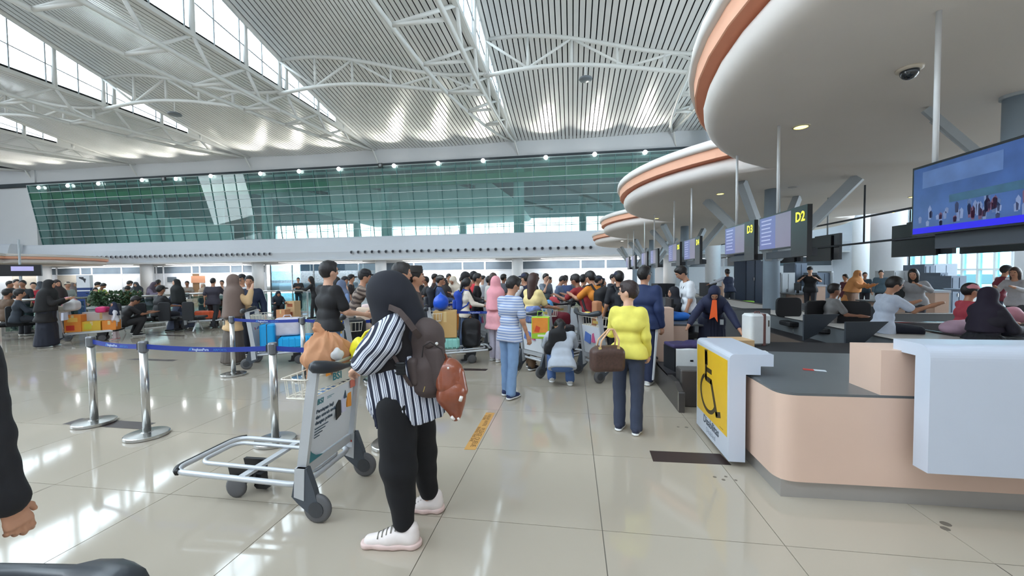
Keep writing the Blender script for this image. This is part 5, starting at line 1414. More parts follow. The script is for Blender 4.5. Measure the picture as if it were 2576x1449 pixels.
for k in range(3):
    for sd in (1,):
        l_ = I['legs'][1 if sd > 0 else 0]; s_ = I['s']
        pts = [Vector((l_[0] * s_).tolist()), Vector((l_[1] * s_).tolist()), Vector((l_[2] * s_).tolist())]
        o_ = [.112, .086, .072]
        obj('white_stripe', MB().tube([(p.x + o_[i] * s_ * math.cos(R(-20 + 16 * k)), p.y + o_[i] * s_ * math.sin(R(-20 + 16 * k)), p.z) for i, p in enumerate(pts)], .008, 5), M('stripe_white', (226, 228, 232), .6), I['t'])
I = person(1558, 6.9, 684, -25, 'man in a navy cap carrying a black backpack with white stripes', ('tee', (34, 34, 40)), ('pants', (28, 28, 32)), 'cap:30,36,58', 'm', 'stand2', shoes=(30, 30, 34))
bp_ = backpack(I, (30, 32, 38), 'black backpack with white stripes on the man in the navy cap', 1.15)
for x in (-.05, -.02): obj('white_stripe', MB().box((x - .008, -.165, -.2), (x + .008, -.150, .05)), M('stripe_white', (226, 228, 232), .6), bp_)
I = person(1520, 7.4, 706, -50, 'person in an orange shirt bending over a trolley with a black backpack', ('tee', (222, 138, 48)), ('pants', (24, 24, 28)), 'short', 'm', 'lean', H=1.72, shoes=(30, 30, 34))
backpack(I, (26, 26, 30), 'large black backpack of the person in the orange shirt', 1.2)
I = person(1484, 7.9, 719, -60, 'man in a dark red shirt bowing his head over a trolley', ('tee', (150, 44, 48)), ('pants', (30, 30, 36)), 'short', 'd', 'lean', H=1.66)
I = person(1760, 6.6, 674, 250, 'attendant in a white uniform shirt with a dark lanyard', ('polo', (228, 230, 234)), ('pants', (34, 38, 50)), 'short', 'm', 'read', w=1.02, extra=dict(aL=(4, 8, 16, 4), aR=(4, 8, 16, 4)), pos=(2.15, 7.75, 0), H=1.72, hem=.06)
obj('lanyard', MB().tube([(-.07, .06, 1.46), (-.05, .135, 1.32), (0, .145, 1.12), (.05, .135, 1.32), (.07, .06, 1.46)], .006, 5), M('lanyard_dark', (50, 60, 66), .6), I['t'])
obj('badge', MB().box((-.03, .140, 1.04), (.03, .146, 1.12)), M('badge_grey', (150, 156, 160), .5), I['t'])
p_ = PZ(1792, 6.15)
I = person(1792, 6.5, 730, 176, 'attendant in a navy uniform and navy hijab with an orange scarf leaning over the belt', ('jacket', (30, 36, 66)), ('skirt', (26, 30, 52)), 'hijab:28,34,62', 'm', 'wide', female=True, H=1.52, cape=.20,
           extra=dict(lean=40, aL=(30, 26, 8, 6), aR=(34, 30, 8, 6), head=(0, 30), curl=12), feet_z=0)
sc = M('scarf_orange', (240, 96, 36), .6)
nbp = I['nb']
obj('orange_scarf', MB().prism([(-.03, nbp.z + .0), (.03, nbp.z + .0), (.07, nbp.z - .30), (.0, nbp.z - .26), (-.045, nbp.z - .34)], nbp.y + .16, nbp.y + .175, 'XZ'), sc, I['t'])
obj('name_badge', MB().box((-.13, nbp.y + .13, nbp.z - .30), (-.08, nbp.y + .14, nbp.z - .38)), M('badge_grey', (150, 156, 160), .5), I['t'])
I = person(1706, 7.6, 724, 250, 'woman in a black hijab with an orange scarf seated behind the counter', ('jacket', (26, 26, 32)), ('skirt', (30, 30, 36)), 'hijab:28,28,36', 'm', 'sit', female=True, H=1.62)
obj('orange_scarf', MB().prism([(-.02, 1.0), (.03, 1.0), (.05, .86), (-.05, .86)], .17, .19, 'XZ'), sc, I['t'])
# behind the hero
person(1006, 4.6, 666, 80, 'man in black whose head shows just behind the woman in the black hijab', ('tee', (40, 40, 44)), ('pants', (40, 40, 48)), 'short', 'm', 'stand')
person(1041, 4.9, 676, 96, 'man with a dark songkok cap beside the woman in the black hijab', ('tee', (74, 62, 60)), ('pants', (36, 38, 44)), 'songkok:44,40,38', 'm', 'stand')
person(882, 7.0, 690, 92, 'man in a brown camouflage sweater leaning on a trolley', ('long', camo), ('pants', (44, 44, 50)), 'cap:32,30,34', 'm', 'lean', H=1.74, extra=dict(lean=22))
person(858, 8.2, 707, 60, 'woman in a light blue top and grey blue patterned hijab', ('tunic', (140, 168, 216)), ('skirt', (130, 158, 206)), 'hijab:104,116,142', 'm', 'stand', female=True)
person(845, 9.5, 699, 40, 'woman with loose black hair touching her neck behind the man in black', ('tee', (206, 174, 168)), ('pants', (60, 60, 66)), 'long', 'l', 'phone', female=True)
person(866, 10.8, 697, 120, 'person with a dark cap behind the woman in the blue hijab', ('tee', (50, 46, 50)), ('pants', (50, 50, 56)), 'cap:40,40,44', 'm')
person(882, 11.5, 692, 100, 'man in a dark cap just left of the camouflage sweater', ('tee', (44, 38, 40)), ('pants', (50, 50, 56)), 'cap:36,32,34', 'm')
# brown hijab woman with the blue suitcases
I = person(583, 7.35, 694, 84, 'tall woman in a long brown hijab and beige blouse on the phone', ('tunic', (206, 172, 128)), ('skirt', (92, 84, 78)), 'hijab:112,94,86', 'l', 'phone', female=True, cape=.50, shoes=(200, 196, 190),
           extra=dict(aL=(20, 10, 50, 6), aR=(46, 12, 118, 24)))
glasses(I)
I = person(627, 8.2, 696, 186, 'man in a navy track jacket with white stripes on the sleeves', ('jacket', (28, 38, 62)), ('pants', (30, 34, 46)), 'short', 'm', 'stand', extra=dict(aL=(-6, 16, 26, 10), aR=(4, 10, 16, 6)))
for sd, a in ((-1, 0), (1, 1)):
    sh, el, wr_, f_ = I['arms'][a]; obj('white_stripe', MB().tube([sh + Vector((sd*.07, 0, .01)), el + Vector((sd*.066, 0, 0)), wr_ + Vector((sd*.05, 0, 0))], .007, 5), M('stripe_white', (226, 228, 232), .6), I['t'])
obj('zip', MB().tube([(0, .125, 1.36), (0, .145, 1.15), (0, .14, .86)], .006, 5), M('zip_pale', (190, 190, 186), .4), I['t'])
person(609, 9.4, 692, 200, 'man in a dark cap and white shirt behind the navy track jacket', ('tee', (210, 212, 216)), ('pants', (44, 46, 54)), 'cap:26,28,34', 'm')
person(534, 12.6, 698, 20, 'broad man in a dark plum t-shirt and black trousers seen from behind', ('tee', (50, 46, 58)), ('pants', (26, 28, 34)), 'thin', 'm', 'walk', w=1.14, extra=dict(aR=(40, 14, 120, 30)))
person(447, 12.2, 701, 255, 'woman in a black hijab and slate long skirt walking', ('tunic', (46, 54, 74)), ('skirt', (100, 110, 136)), 'hijab:20,24,24', 'l', 'walk', female=True, cape=.52)
person(394, 11.6, 712, 60, 'man in black with a cap sitting on the dark bench', ('tee', (26, 26, 30)), ('pants', (44, 46, 54)), 'cap:30,28,30', 'd', 'sit', H=1.75, feet_z=0)
person(303, 10.8, 758, 80, 'person in black kneeling behind the little girl', ('tee', (30, 28, 30)), ('pants', (32, 30, 32)), 'short', 'd', 'squat', H=1.7, extra=dict(lean=20))
person(285, 10.3, 778, 260, 'little girl in white with a navy hijab', ('long', (214, 212, 220)), ('pants', (206, 190, 194)), 'hijab:34,40,66', 'm', 'stand2', H=.98, shoes=(200, 150, 150), cape=.30, female=True, extra=dict(aL=(10, 20, 10, 0), aR=(10, 50, 20, 0)))
I = person(112, 9.3, 706, 110, 'woman in a black abaya and black hijab holding a white pouch', ('tunic', (26, 24, 26)), ('abaya', (32, 36, 50)), 'hijab:24,24,26', 'm', 'read', female=True, cape=.5, w=1.12, shoes=(150, 176, 180), extra=dict(head=(0, 5)))
tag(obj('pouch', MB().prism([(-.13, .62), (.13, .62), (.11, .80), (-.10, .80)], -.02, .02, 'XZ'), M('pouch_white', (200, 204, 222), .6), None, loc=I['W']((0, .30, 0)).xy.to_3d() , rot=(0, 0, I['rz'])), 'white pouch held by the woman in the black abaya', 'pouch')
person(141, 10.6, 706, 150, 'woman in a dark brown hijab just behind the woman in the black abaya', ('tunic', (42, 34, 36)), ('skirt', (36, 34, 40)), 'hijab:44,36,36', 'm', 'stand', female=True, cape=.4)
person(34, 10.4, 790, 90, 'person in dark slate clothes seated at the left edge', ('long', (40, 48, 58)), ('pants', (34, 38, 46)), 'short', 'm', 'sit', H=1.68)
person(6, 10.8, 760, 60, 'person in a brown shirt seated at the very left edge', ('tee', (96, 74, 56)), ('pants', (40, 42, 50)), 'short', 'd', 'sit', H=1.68)
# blurred crowd at the left
LC = [(22, 13.5, 708, 120, (150, 152, 150), 'short', 'man in a pale grey shirt at the left edge of the hall'), (40, 12.8, 704, 160, (34, 40, 44), 'short', 'man in black left of the red shirt'),
      (57, 12.4, 706, 200, (36, 40, 46), 'short', 'second man in black just left of the red shirt'), (83, 13.2, 711, 180, (186, 52, 66), 'short', 'person in a red shirt under the left canopy'),
      (168, 13.6, 710, 150, (150, 156, 150), 'cap:200,190,170', 'person in a pale vest and cream cap left of the blue totem'), (181, 14.4, 712, 120, (110, 96, 92), 'hijab:112,100,98', 'woman in a grey brown hijab left of the blue totem'),
      (196, 14.6, 710, 90, (54, 60, 110), 'short', 'person in an indigo shirt beside the blue totem'), (232, 14.8, 709, 90, (190, 206, 120), 'cap:30,34,34', 'worker in a high visibility vest and black cap'),
      (249, 14.5, 712, 130, (196, 216, 110), 'short', 'second worker in a bright high visibility vest'), (238, 12.6, 730, 170, (96, 110, 90), 'short', 'short person in a green shirt among the plants'),
      (315, 15.0, 706, 60, (112, 114, 116), 'short', 'man in a grey shirt behind the planter'), (313, 12.8, 719, 30, (156, 126, 70), 'short', 'man in a mustard shirt below the man in grey'),
      (345, 15.5, 709, 200, (70, 74, 82), 'hijab:66,70,78', 'woman in a slate hijab right of the man in grey'), (377, 15.2, 709, 120, (120, 110, 130), 'hijab:84,72,84', 'woman in a mauve hijab behind the seated man in black'),
      (395, 15.8, 706, 40, (48, 36, 40), 'short', 'person in a maroon top behind the seated man in black'), (402, 17.5, 703, 200, (214, 214, 214), 'short', 'person in a white shirt near the round column'),
      (470, 16.4, 708, 185, (150, 140, 130), 'short', 'person with folded arms in a taupe shirt'), (510, 15.5, 715, 220, (186, 170, 150), 'hijab:176,156,136', 'woman in a beige hijab left of the broad man'),
      (558, 16.0, 706, 190, (200, 196, 196), 'short', 'person in white glimpsed behind the brown hijab'), (10, 14.8, 712, 90, (100, 108, 112), 'short', 'blurred person in slate at the left edge'),
      (130, 15.6, 710, 200, (70, 56, 60), 'short', 'person in a brown top farther behind the black abaya'), (100, 16.2, 709, 90, (90, 96, 102), 'hijab:70,76,84', 'woman in a grey hijab between the red shirt and the abaya')]
for px, z, yt, fa, c_, hd, lb in LC:
    person(px, z, yt, fa, lb, ('tee' if 'hijab' not in hd else 'tunic', c_), ('pants' if 'hijab' not in hd else 'skirt', (48, 52, 60)), hd, random.choice('mdl'), 'cross' if 'folded' in lb else random.choice(['stand', 'stand2', 'read']), female='hijab' in hd, group='passengers in the left part of the hall')
# queue in the middle
MCR = [(1056, 12.0, 694, 100, (30, 30, 34), 'short', 'man in a black shirt right of the songkok cap', 'tee'), (1076, 11.2, 697, 260, (34, 34, 38), 'short', 'man in a black shirt facing left in the queue', 'tee'),
       (1088, 12.6, 690, 90, (60, 44, 42), 'short', 'man in a brown shirt behind the grey cap', 'tee'), (1118, 10.5, 703, 200, (70, 60, 56), 'hijab:50,44,44', 'woman in a dark brown hijab right of the blue shirt', 'tunic'),
       (1128, 13.0, 690, 150, (66, 70, 80), 'short', 'man in slate behind the cream hijabs', 'tee'), (1136, 11.6, 696, 60, (222, 208, 180), 'hijab:224, 208,176'.replace(' ', ''), 'woman in a cream hijab, left of the pair in cream', 'tunic'),
       (1146, 10.8, 696, 215, (226, 218, 204), 'hijab:226,214,196', 'woman in an off white hijab looking down at her phone', 'tunic'), (1190, 9.6, 686, 70, (196, 36, 50), 'beanie:26,26,30', 'man in a bright red shirt in the queue', 'tee'),
       (1199, 9.0, 690, 90, (30, 26, 30), 'short', 'man in black with a face mask beside the red shirt', 'long'), (1213, 11.8, 695, 110, (226, 228, 230), 'short', 'person in a white t-shirt right of the black mask', 'tee'),
       (1222, 11.0, 698, 90, (150, 150, 152), 'hijab:150,150,154', 'woman in a grey hijab in the middle queue', 'tunic'), (1230, 10.2, 696, 80, (60, 66, 110), 'short', 'person in navy left of the long haired woman in white', 'tee'),
       (1265, 11.8, 691, 60, (80, 80, 88), 'short', 'person in grey behind the striped boy', 'tee'), (1345, 9.8, 690, 90, (44, 50, 50), 'short', 'man in a dark green shirt right of the yellow girl', 'tee'),
       (1371, 11.0, 690, 140, (112, 122, 134), 'short', 'man in a grey t-shirt holding his hand to his face', 'tee'), (1380, 11.8, 698, 90, (50, 46, 54), 'short', 'short person between the grey shirt and the blue hoodie', 'tee'),
       (1402, 10.2, 694, 80, (86, 100, 126), 'short', 'man in a grey blue hoodie looking at a phone', 'long'), (1421, 10.8, 694, 30, (60, 76, 116), 'short', 'man in a navy and grey striped shirt from behind', 'tee'),
       (1486, 11.0, 691, 80, (134, 34, 48), 'cap:120,34,44', 'man in a maroon shirt and maroon cap', 'tee'), (1512, 9.6, 701, 90, (50, 40, 40), 'long', 'long haired person behind the orange shirt', 'tee'),
       (1541, 11.6, 691, 130, (60, 66, 76), 'short', 'man with a white and black vest near the counters', 'tee'), (1067, 14.5, 706, 100, (60, 60, 66), 'short', 'small person in dark grey far behind the black shirts', 'tee'),
       (1160, 14.0, 698, 100, (180, 170, 160), 'short', 'person in beige far behind the beanie', 'tee'), (1290, 13.5, 697, 90, (206, 200, 196), 'short', 'person in pale clothes far behind the boy', 'tee'), (1440, 13.6, 697, 100, (84, 90, 96), 'short', 'person in grey far behind the striped shirt', 'tee'),
       (1312, 12.4, 696, 120, (90, 60, 56), 'short', 'person in rust brown far behind the yellow girl', 'tee'), (1100, 15.0, 700, 60, (130, 136, 150), 'hijab:130,136,150', 'woman in a pale blue hijab far behind the grey cap', 'tunic')]
for px, z, yt, fa, c_, hd, lb, tt in MCR:
    fem = 'hijab' in hd or hd == 'long'
    person(px, z, yt, fa, lb, (tt, c_), ('pants' if not 'hijab' in hd else 'skirt', random.choice([(44, 48, 58), (60, 70, 92), (34, 34, 38)])), hd, random.choice('mdlm'), 'phone' if 'hand to' in lb else ('read' if 'phone' in lb else random.choice(['stand', 'stand2', 'push'])), female=fem, group='passengers queueing in the middle')
I = person(1100, 9.2, 694, 85, 'man in a blue denim shirt and grey cap with a black backpack', ('long', (62, 84, 130)), ('pants', (40, 50, 76)), 'cap:110,108,104', 'm', 'push')
backpack(I, (26, 30, 42), 'black backpack on the man in the blue denim shirt', 1.0)
I = person(1163, 8.6, 687, 80, 'person in a black beanie behind the woman in the white sweater', ('jacket', (40, 38, 40)), ('pants', (36, 38, 46)), 'beanie:34,34,36', 'l', 'push')
I = person(1168, 8.2, 704, 85, 'woman in a cream sweater with tied black hair pushing a trolley', ('long', (228, 218, 202)), ('jeans', (60, 76, 104)), 'pony', 'm', 'push', female=True, H=1.52)
backpack(I, (26, 66, 170), 'bright blue backpack on the woman in the cream sweater', .9)
person(1240, 8.8, 689, 150, 'woman with long brown hair in a white top', ('long', (222, 218, 212)), ('pants', (70, 66, 72)), 'long', 'l', 'stand', female=True, hair=hair_b)
person(1246, 7.3, 698, 40, 'person in a pink hijab and pink dress beside the striped boy', ('tunic', (232, 164, 172)), ('pants', (196, 190, 206)), 'hijab:236,162,172', 'l', 'stand', female=True, cape=.36, w=.94, shoes=(200, 196, 196))
I = person(1336, 6.7, 690, 40, 'girl with long brown hair in a pale yellow t-shirt', ('tee', (236, 214, 150)), ('pants', (88, 66, 44)), 'long', 'm', 'push', female=True, H=1.60, hair=M('long_brown_hair', (64, 40, 34), .45, noise=.3, ns=50, bump=.4))
obj('waist_strap', MB().tube([(.16, .0, .98), (.08, -.12, 1.0), (-.08, -.12, 1.0), (-.16, .0, .98)], .012, 6), black_plastic, I['t'])
person(1327, 8.4, 688, -50, 'man in a navy cap and navy polo with white sleeves', ('vest', (38, 44, 70)), ('pants', (40, 44, 54)), 'cap:30,36,66', 'm', 'push', over=(216, 214, 214))
I = person(1463, 8.8, 692, 50, 'man in an olive t-shirt and black cap with a black sling bag', ('tee', (150, 156, 128)), ('pants', (50, 50, 56)), 'cap:28,28,30', 'm', 'push')
backpack(I, (30, 30, 34), 'small black bag on the back of the man in the olive t-shirt', .75)
person(1499, 9.4, 695, 80, 'man in a white sleeveless top and dark cap', ('vest', (206, 214, 226)), ('pants', (50, 50, 60)), 'cap:40,44,60', 'm', 'push', over=(190, 200, 214))
person(750, 19.5, 699, 185, 'man in a black t-shirt standing with folded arms by the glass doors', ('tee', (32, 34, 38)), ('jeans', (60, 66, 80)), 'short', 'm', 'cross')
person(789, 15.0, 713, 270, 'person in black leaning on the railing near the boxes', ('long', (28, 28, 32)), ('pants', (26, 26, 30)), 'long', 'd', 'lean', H=1.6, extra=dict(lean=10))
# staff and customers beyond the counters
person(1836, 15.0, 689, -30, 'loader in a navy vest reaching over a yellow bin', ('vest', (32, 44, 72)), ('pants', (30, 36, 50)), 'short', 'd', 'lean', H=1.72, over=(196, 200, 210), extra=dict(lean=16, aL=(30, 60, 10, 0)))
person(2039, 14.4, 689, 185, 'man in a black t-shirt and cap leaning with folded arms on a peach counter', ('tee', (26, 28, 34)), ('pants', (40, 40, 48)), 'cap:40,40,46', 'l', 'arms_counter', H=1.76, extra=dict(lean=14), w=1.1)
person(2086, 7.75, 710, 70, 'attendant in a grey shirt sitting on an office chair with a green lit face', ('tee', (128, 126, 126)), ('pants', (30, 32, 40)), 'short', 'd', 'sit', H=1.68)
person(2222, 6.4, 704, 60, 'boy in a white t-shirt sitting and looking at a phone', ('tee', (206, 216, 234)), ('pants', (28, 32, 46)), 'short', 'm', 'sit', H=1.74, extra=dict(aR=(50, 10, 60, 10), aL=(50, 10, 60, 10), head=(0, 20), seat=.60))
person(2142, 12.5, 692, 120, 'woman in an orange hijab bending over the far counter', ('tunic', (206, 140, 84)), ('skirt', (120, 90, 70)), 'hijab:216,150,92', 'm', 'lean', female=True, cape=.42, H=1.62, extra=dict(lean=18))
person(2128, 13.2, 691, 230, 'person in a dark maroon shirt behind the orange hijab', ('tee', (90, 44, 56)), ('pants', (50, 50, 60)), 'short', 'm')
person(2176, 15.5, 686, 170, 'man in a dark green shirt between the orange hijab and the big column', ('tee', (46, 66, 80)), ('pants', (50, 50, 60)), 'short', 'm')
person(2217, 14.8, 681, 180, 'man in a teal grey jacket in front of the big white column', ('jacket', (86, 112, 130)), ('pants', (50, 50, 60)), 'short', 'l')
person(2305, 9.3, 684, 190, 'long haired person in a grey sweater leaning folded arms on the peach counter', ('long', (160, 160, 164)), ('pants', (60, 60, 66)), 'long', 'm', 'arms_counter', H=1.66, w=1.12)
person(2425, 6.6, 730, 60, 'attendant in a pink cap behind the seated woman in dark hijab', ('tee', (190, 70, 84)), ('pants', (40, 40, 50)), 'cap:226,150,160', 'm', 'sit', H=1.72)
person(2475, 5.6, 726, 40, 'woman in a dark plum hijab seated behind the near counter', ('jacket', (34, 30, 42)), ('skirt', (30, 30, 36)), 'hijab:36,28,46', 'm', 'sit', female=True, H=1.66, w=1.08)
person(2508, 10.0, 685, 60, 'attendant in a maroon vest and dark cap leaning at the far counter', ('vest', (112, 34, 52)), ('pants', (34, 42, 66)), 'cap:30,40,50', 'm', 'lean', H=1.70, over=(214, 218, 226), extra=dict(lean=16))
person(2562, 9.0, 680, 200, 'woman with brown hair in a pale grey top at the right edge', ('long', (178, 178, 184)), ('pants', (60, 60, 66)), 'long', 'm', 'lean', female=True, H=1.64, hair=hair_b, extra=dict(lean=14))
# the person whose arm shows at the left edge
I = person(-222, 1.30, 690, 60, 'person in a black padded jacket whose arm and hand show at the left edge', ('jacket', (20, 20, 26)), ('pants', (18, 20, 28)), 'short', 'm', 'stand', H=1.66, extra=dict(aR=(0, 7, 10, 0), curl=34), w=1.06)

# ---- queue posts and belts
QP = [G(238, 1066), G(370, 1097), G(693, 1112), G(588, 944), G(765, 952)]
for p, lb in zip(QP, ('steel queue post farthest left, with the belt starting at it', 'steel queue post second from the left on the front line', 'steel queue post just behind the platform of the near trolley',
                      'steel queue post in front of the woman in the brown hijab', 'steel queue post right of the blue suitcases')):
    stanchion(lb, p)
belt(QP[0], QP[1], 'blue belt between the two leftmost posts'); belt(QP[1], QP[2], 'blue belt lettered in white between the second and third front posts')
q6 = G(985, 1120); belt(QP[2], q6, 'blue belt passing behind the tan bag on the near trolley', words=False); stanchion('steel queue post hidden behind the woman in the black hijab', q6)
belt(QP[3], QP[4], 'blue belt in front of the blue suitcases'); q7 = G(945, 958); belt(QP[4], q7, 'blue belt right of the blue suitcases towards the camouflage sweater'); stanchion('steel queue post behind the yellow bag', q7)
q8, q9 = G(1112, 905), G(1300, 905); stanchion('steel queue post beside the cardboard box', q8); stanchion('steel queue post behind the striped boy', q9); belt(q8, q9, 'blue belt in front of the woman in the cream sweater')
q10, q11 = G(1064, 862), G(1160, 862); stanchion('steel queue post by the blue denim shirt', q10); stanchion('steel queue post left of the cream sweater', q11); belt(q10, q11, 'blue belt behind the bright blue bundle', words=False)
q12, q13 = G(1070, 833), G(1140, 833); stanchion('farthest steel queue post on the left of the crowd', q12); stanchion('farthest steel queue post on the right of the crowd', q13); belt(q12, q13, 'farthest blue belt behind the denim shirt', words=False)

# ---- trolleys
def by_wheels(near, far):
    a, b = G(*near), G(*far); d = b - a; rz = math.atan2(d.y, d.x); c_ = (a + b) / 2
    yv = Vector((-math.sin(rz), math.cos(rz), 0)); return c_ + yv * .08, rz
c0, r0 = by_wheels((803, 1312), (917, 1199))
trolley('empty platformed luggage trolley pushed by the woman in the black hijab', c0, r0, 1)
zt = .73; hx = Vector((-1.045 * math.cos(R(YAW)) - (zt - .10) * math.sin(R(YAW)), -1.045 * math.sin(R(YAW)) + (zt - .10) * math.cos(R(YAW)), 0))
trolley('trolley whose black rubber handle shows at the lower left corner', hx, R(YAW + 178), 1)
def trol(px, z, deg, label, ad=2):
    p = PZ(px, z); p.z = 0
    return trolley(label, p, R(deg) + R(YAW), ad, detail=z < 9), p, R(deg) + R(YAW)
tb, pb, rb = trol(640, 7.15, -72, 'trolley loaded with two blue suitcases')
tl, pl_, rl = trol(158, 9.9, -62, 'trolley loaded with orange and yellow boxes at the left')
tc3, p3, r3 = trol(1338, 6.35, -55, 'trolley behind the striped boy with a bright gift bag')
tc4, p4, r4 = trol(1490, 6.05, -68, 'trolley in front of the person in the orange shirt')
tc5, p5, r5 = trol(1212, 8.7, -65, 'trolley pushed by the woman in the cream sweater')
tc6, p6, r6 = trol(1085, 7.1, -78, 'trolley stacked with a cardboard box and a black backpack')
tc7, p7, r7 = trol(470, 12.4, -70, 'trolley carrying an orange suitcase behind the walking woman')
tc8, p8, r8 = trol(1402, 8.2, 30, 'white trolley parked near the dark bags in the queue')
tc9, p9, r9 = trol(1470, 8.3, 60, 'trolley holding a small ball shaped black bag')
tc10, p10, r10 = trol(872, 5.9, -60, 'trolley of the tall man in the black t-shirt')
tc11, p11, r11 = trol(932, 6.6, -110, 'trolley the man in the camouflage sweater leans on')
tc12, p12, r12 = trol(1365, 7.6, -60, 'trolley pushed by the girl in pale yellow')
tc13, p13, r13 = trol(1440, 9.2, -40, 'trolley among the dark bags behind the squatting person')
tc14, p14, r14 = trol(1120, 9.6, -70, 'trolley pushed by the man in the denim shirt')
def on(p, rz, x, y, z):
    return p + Vector((x * math.cos(rz) - y * math.sin(rz), x * math.sin(rz) + y * math.cos(rz), z))
PL = .275
# blue suitcases
suitcase('upright bright blue suitcase next to the trolley handle', on(pb, rb, 0, .22, PL), rb, .46, .24, .46, (20, 160, 226), handle=False)
suitcase('bright blue suitcase lying flat at the front of the trolley', on(pb, rb, 0, .66, PL), rb + R(90), .56, .46, .22, (20, 166, 228), handle=False)
bag('white woven bag with an orange mark on top of the blue suitcases', on(pb, rb, .0, .52, PL + .26), rb + R(90), [('b', V3(0, 0, .15), (.20, .14, .16), None, .04)], (206, 202, 214), .016, amp=.006, name='woven_bag',
    handles=[[(-.08, -.1, .29), (-.05, -.05, .36), (.05, -.05, .36), (.08, -.1, .29)]])
# tan bag and yellow bag on the hero trolley
P_ = on(c0, r0, .14, .08, .93)
tan = MC((196, 142, 104), .75, 7, .10, .5)
tb_ = T('cloth_bundle', 'big tan cloth bundle tied at the top on the near trolley', 'bag', (P_.x, P_.y, .89), r0)
def pleat(X, Y, Z):
    ph = np.arctan2(Y, X + .03); a_ = np.abs(np.sin(4.5 * ph + 9 * Z + 1.0)); b_ = np.abs(np.sin(7 * ph - 14 * Z + .5))
    return .020 * a_ * np.clip(Z * 4 + .3, .3, 1) + .010 * b_ + .007 * np.abs(np.sin(31 * X + 17 * Z)) - .014
nobj('bag_body', sdf([('b', V3(0, .04, -.01), (.17, .08, .05), None, .05), ('e', V3(-.01, .02, .12), (.235, .15, .135)), ('e', V3(-.05, .02, .21), (.15, .11, .09)), ('c', V3(-.06, .03, .25), V3(-.085, .05, .335), .045, .022), ('e', V3(-.09, .06, .325), (.022, .022, .04))], .008, k=.045, disp=pleat), tan, tb_)
nobj('tied_ear', sdf([('c', V3(-.05, .03, .25), V3(-.12, .05, .33), .030, .016), ('c', V3(-.04, .0, .26), V3(.04, -.03, .235), .028, .018)], .007, k=.02), tan, tb_)
bag('crumpled white wrapper stuck on the tan bundle', (P_.x + .12, P_.y - .13, 1.04), r0, [('e', V3(0, 0, 0), (.05, .022, .032)), ('e', V3(.03, 0, -.02), (.035, .022, .025))], (206, 206, 206), .006, amp=.012, fr=75, name='wrapper', cat='wrapper')
yb_ = T('plastic_bag', 'yellow plastic bag behind the tan bundle', 'bag', (*PZ(910, 3.02).xy, .92), R(YAW))
nobj('bag_body', sdf([('b', V3(0, 0, .10), (.095, .06, .085), None, .05), ('e', V3(-.02, 0, .16), (.07, .05, .05))], .008, k=.04, disp=lambda X, Y, Z: .012 * np.abs(np.sin(26 * X + 20 * Z)) + .008 * np.abs(np.sin(40 * Z - 22 * X)) - .008), M('yellow_plastic', (236, 226, 50), .35, noise=.08, ns=8), yb_)
obj('handle', MB().tube([(-.02, 0, .19), (.02, 0, .25), (.08, 0, .28), (.10, 0, .22), (.06, 0, .17)], .010, 6), M('yellow_plastic', (236, 226, 50), .35, noise=.08, ns=8), yb_)
# boxes on the left trolley
om = M('carton_orange', (232, 140, 52), .6, noise=.1); ym = M('carton_yellow', (226, 184, 60), .6, noise=.1)
carton('orange printed box standing against the left trolley board', on(pl_, rl, 0, .20, PL), rl + R(90), .30, .36, .42, om, marks=[(-.4, .1, .1, .4, (210, 60, 40)), (-.3, .3, .6, .85, (240, 190, 90))])
carton('yellow box at the front of the left trolley', on(pl_, rl, -.05, .52, PL), rl + R(90), .34, .36, .24, ym, marks=[(-.4, 0, .2, .8, (210, 200, 60))])
carton('small orange box at the very front of the left trolley', on(pl_, rl, .0, .86, PL), rl + R(90), .26, .34, .24, om)
bag('pink patterned bundle on the basket of the left trolley', on(pl_, rl, -.14, .04, .84), rl, [('e', V3(0, 0, .16), (.19, .14, .15)), ('b', V3(0, 0, .06), (.12, .09, .07), None, .05)], M('pink_pattern', (206, 132, 146), .7, noise=.4, ns=30), .02, name='bundle')
bag('white sack leaning on the left trolley', on(pl_, rl, .16, .20, .84), rl, [('b', V3(0, 0, .10), (.18, .12, .12), None, .07), ('c', V3(0, 0, .16), V3(.02, 0, .30), .10, .03)], (206, 204, 206), .02, name='sack')
bag('magenta bag on the white plate of the left trolley', on(pl_, rl, .0, .70, PL + .47), rl, [('b', V3(0, 0, .06), (.17, .10, .07), None, .04)], (206, 50, 110), .02, name='bag')
carton('large white box standing on the left trolley behind the yellow box', on(pl_, rl, -.20, .62, PL), rl + R(90), .70, .14, .46, M('box_white', (206, 206, 208), .6))
suitcase('orange red suitcase on the trolley behind the walking woman', on(p7, r7, 0, .5, PL), r7 + R(90), .62, .38, .26, (196, 84, 48), handle=True)
# gift bag and others at trolley three
gb = T('gift_bag', 'bright orange and lime gift bag hanging on the trolley behind the boy', 'bag', PZ(1359, 5.85, .65), R(YAW - 8))
obj('bag_body', MB().rbox((0, 0, .16), (.13, .07, .16), .012), M('lime_print', (170, 214, 60), .35), gb)
obj('printed_panel', MB().prism([(-.12, .08), (.11, .10), (.11, .31), (-.12, .31)], -.073, -.0705, 'XZ'), M('orange_print', (242, 150, 60), .35, noise=.2, ns=9), gb)
obj('printed_panel', MB().prism([(-.09, .11), (-.02, .10), (.0, .17), (-.06, .20)], -.075, -.0732, 'XZ'), M('red_print', (224, 84, 52), .35), gb)
obj('printed_panel', MB().prism([(-.04, .035), (.10, .035), (.10, .065), (-.04, .065)], -.075, -.0705, 'XZ'), M('label_white', (232, 236, 214), .35), gb)
obj('handle', MB().tube([(-.05, 0, .32), (-.04, 0, .40), (.04, 0, .40), (.05, 0, .32)], .005, 6), M('lime_print', (170, 214, 60), .35), gb)
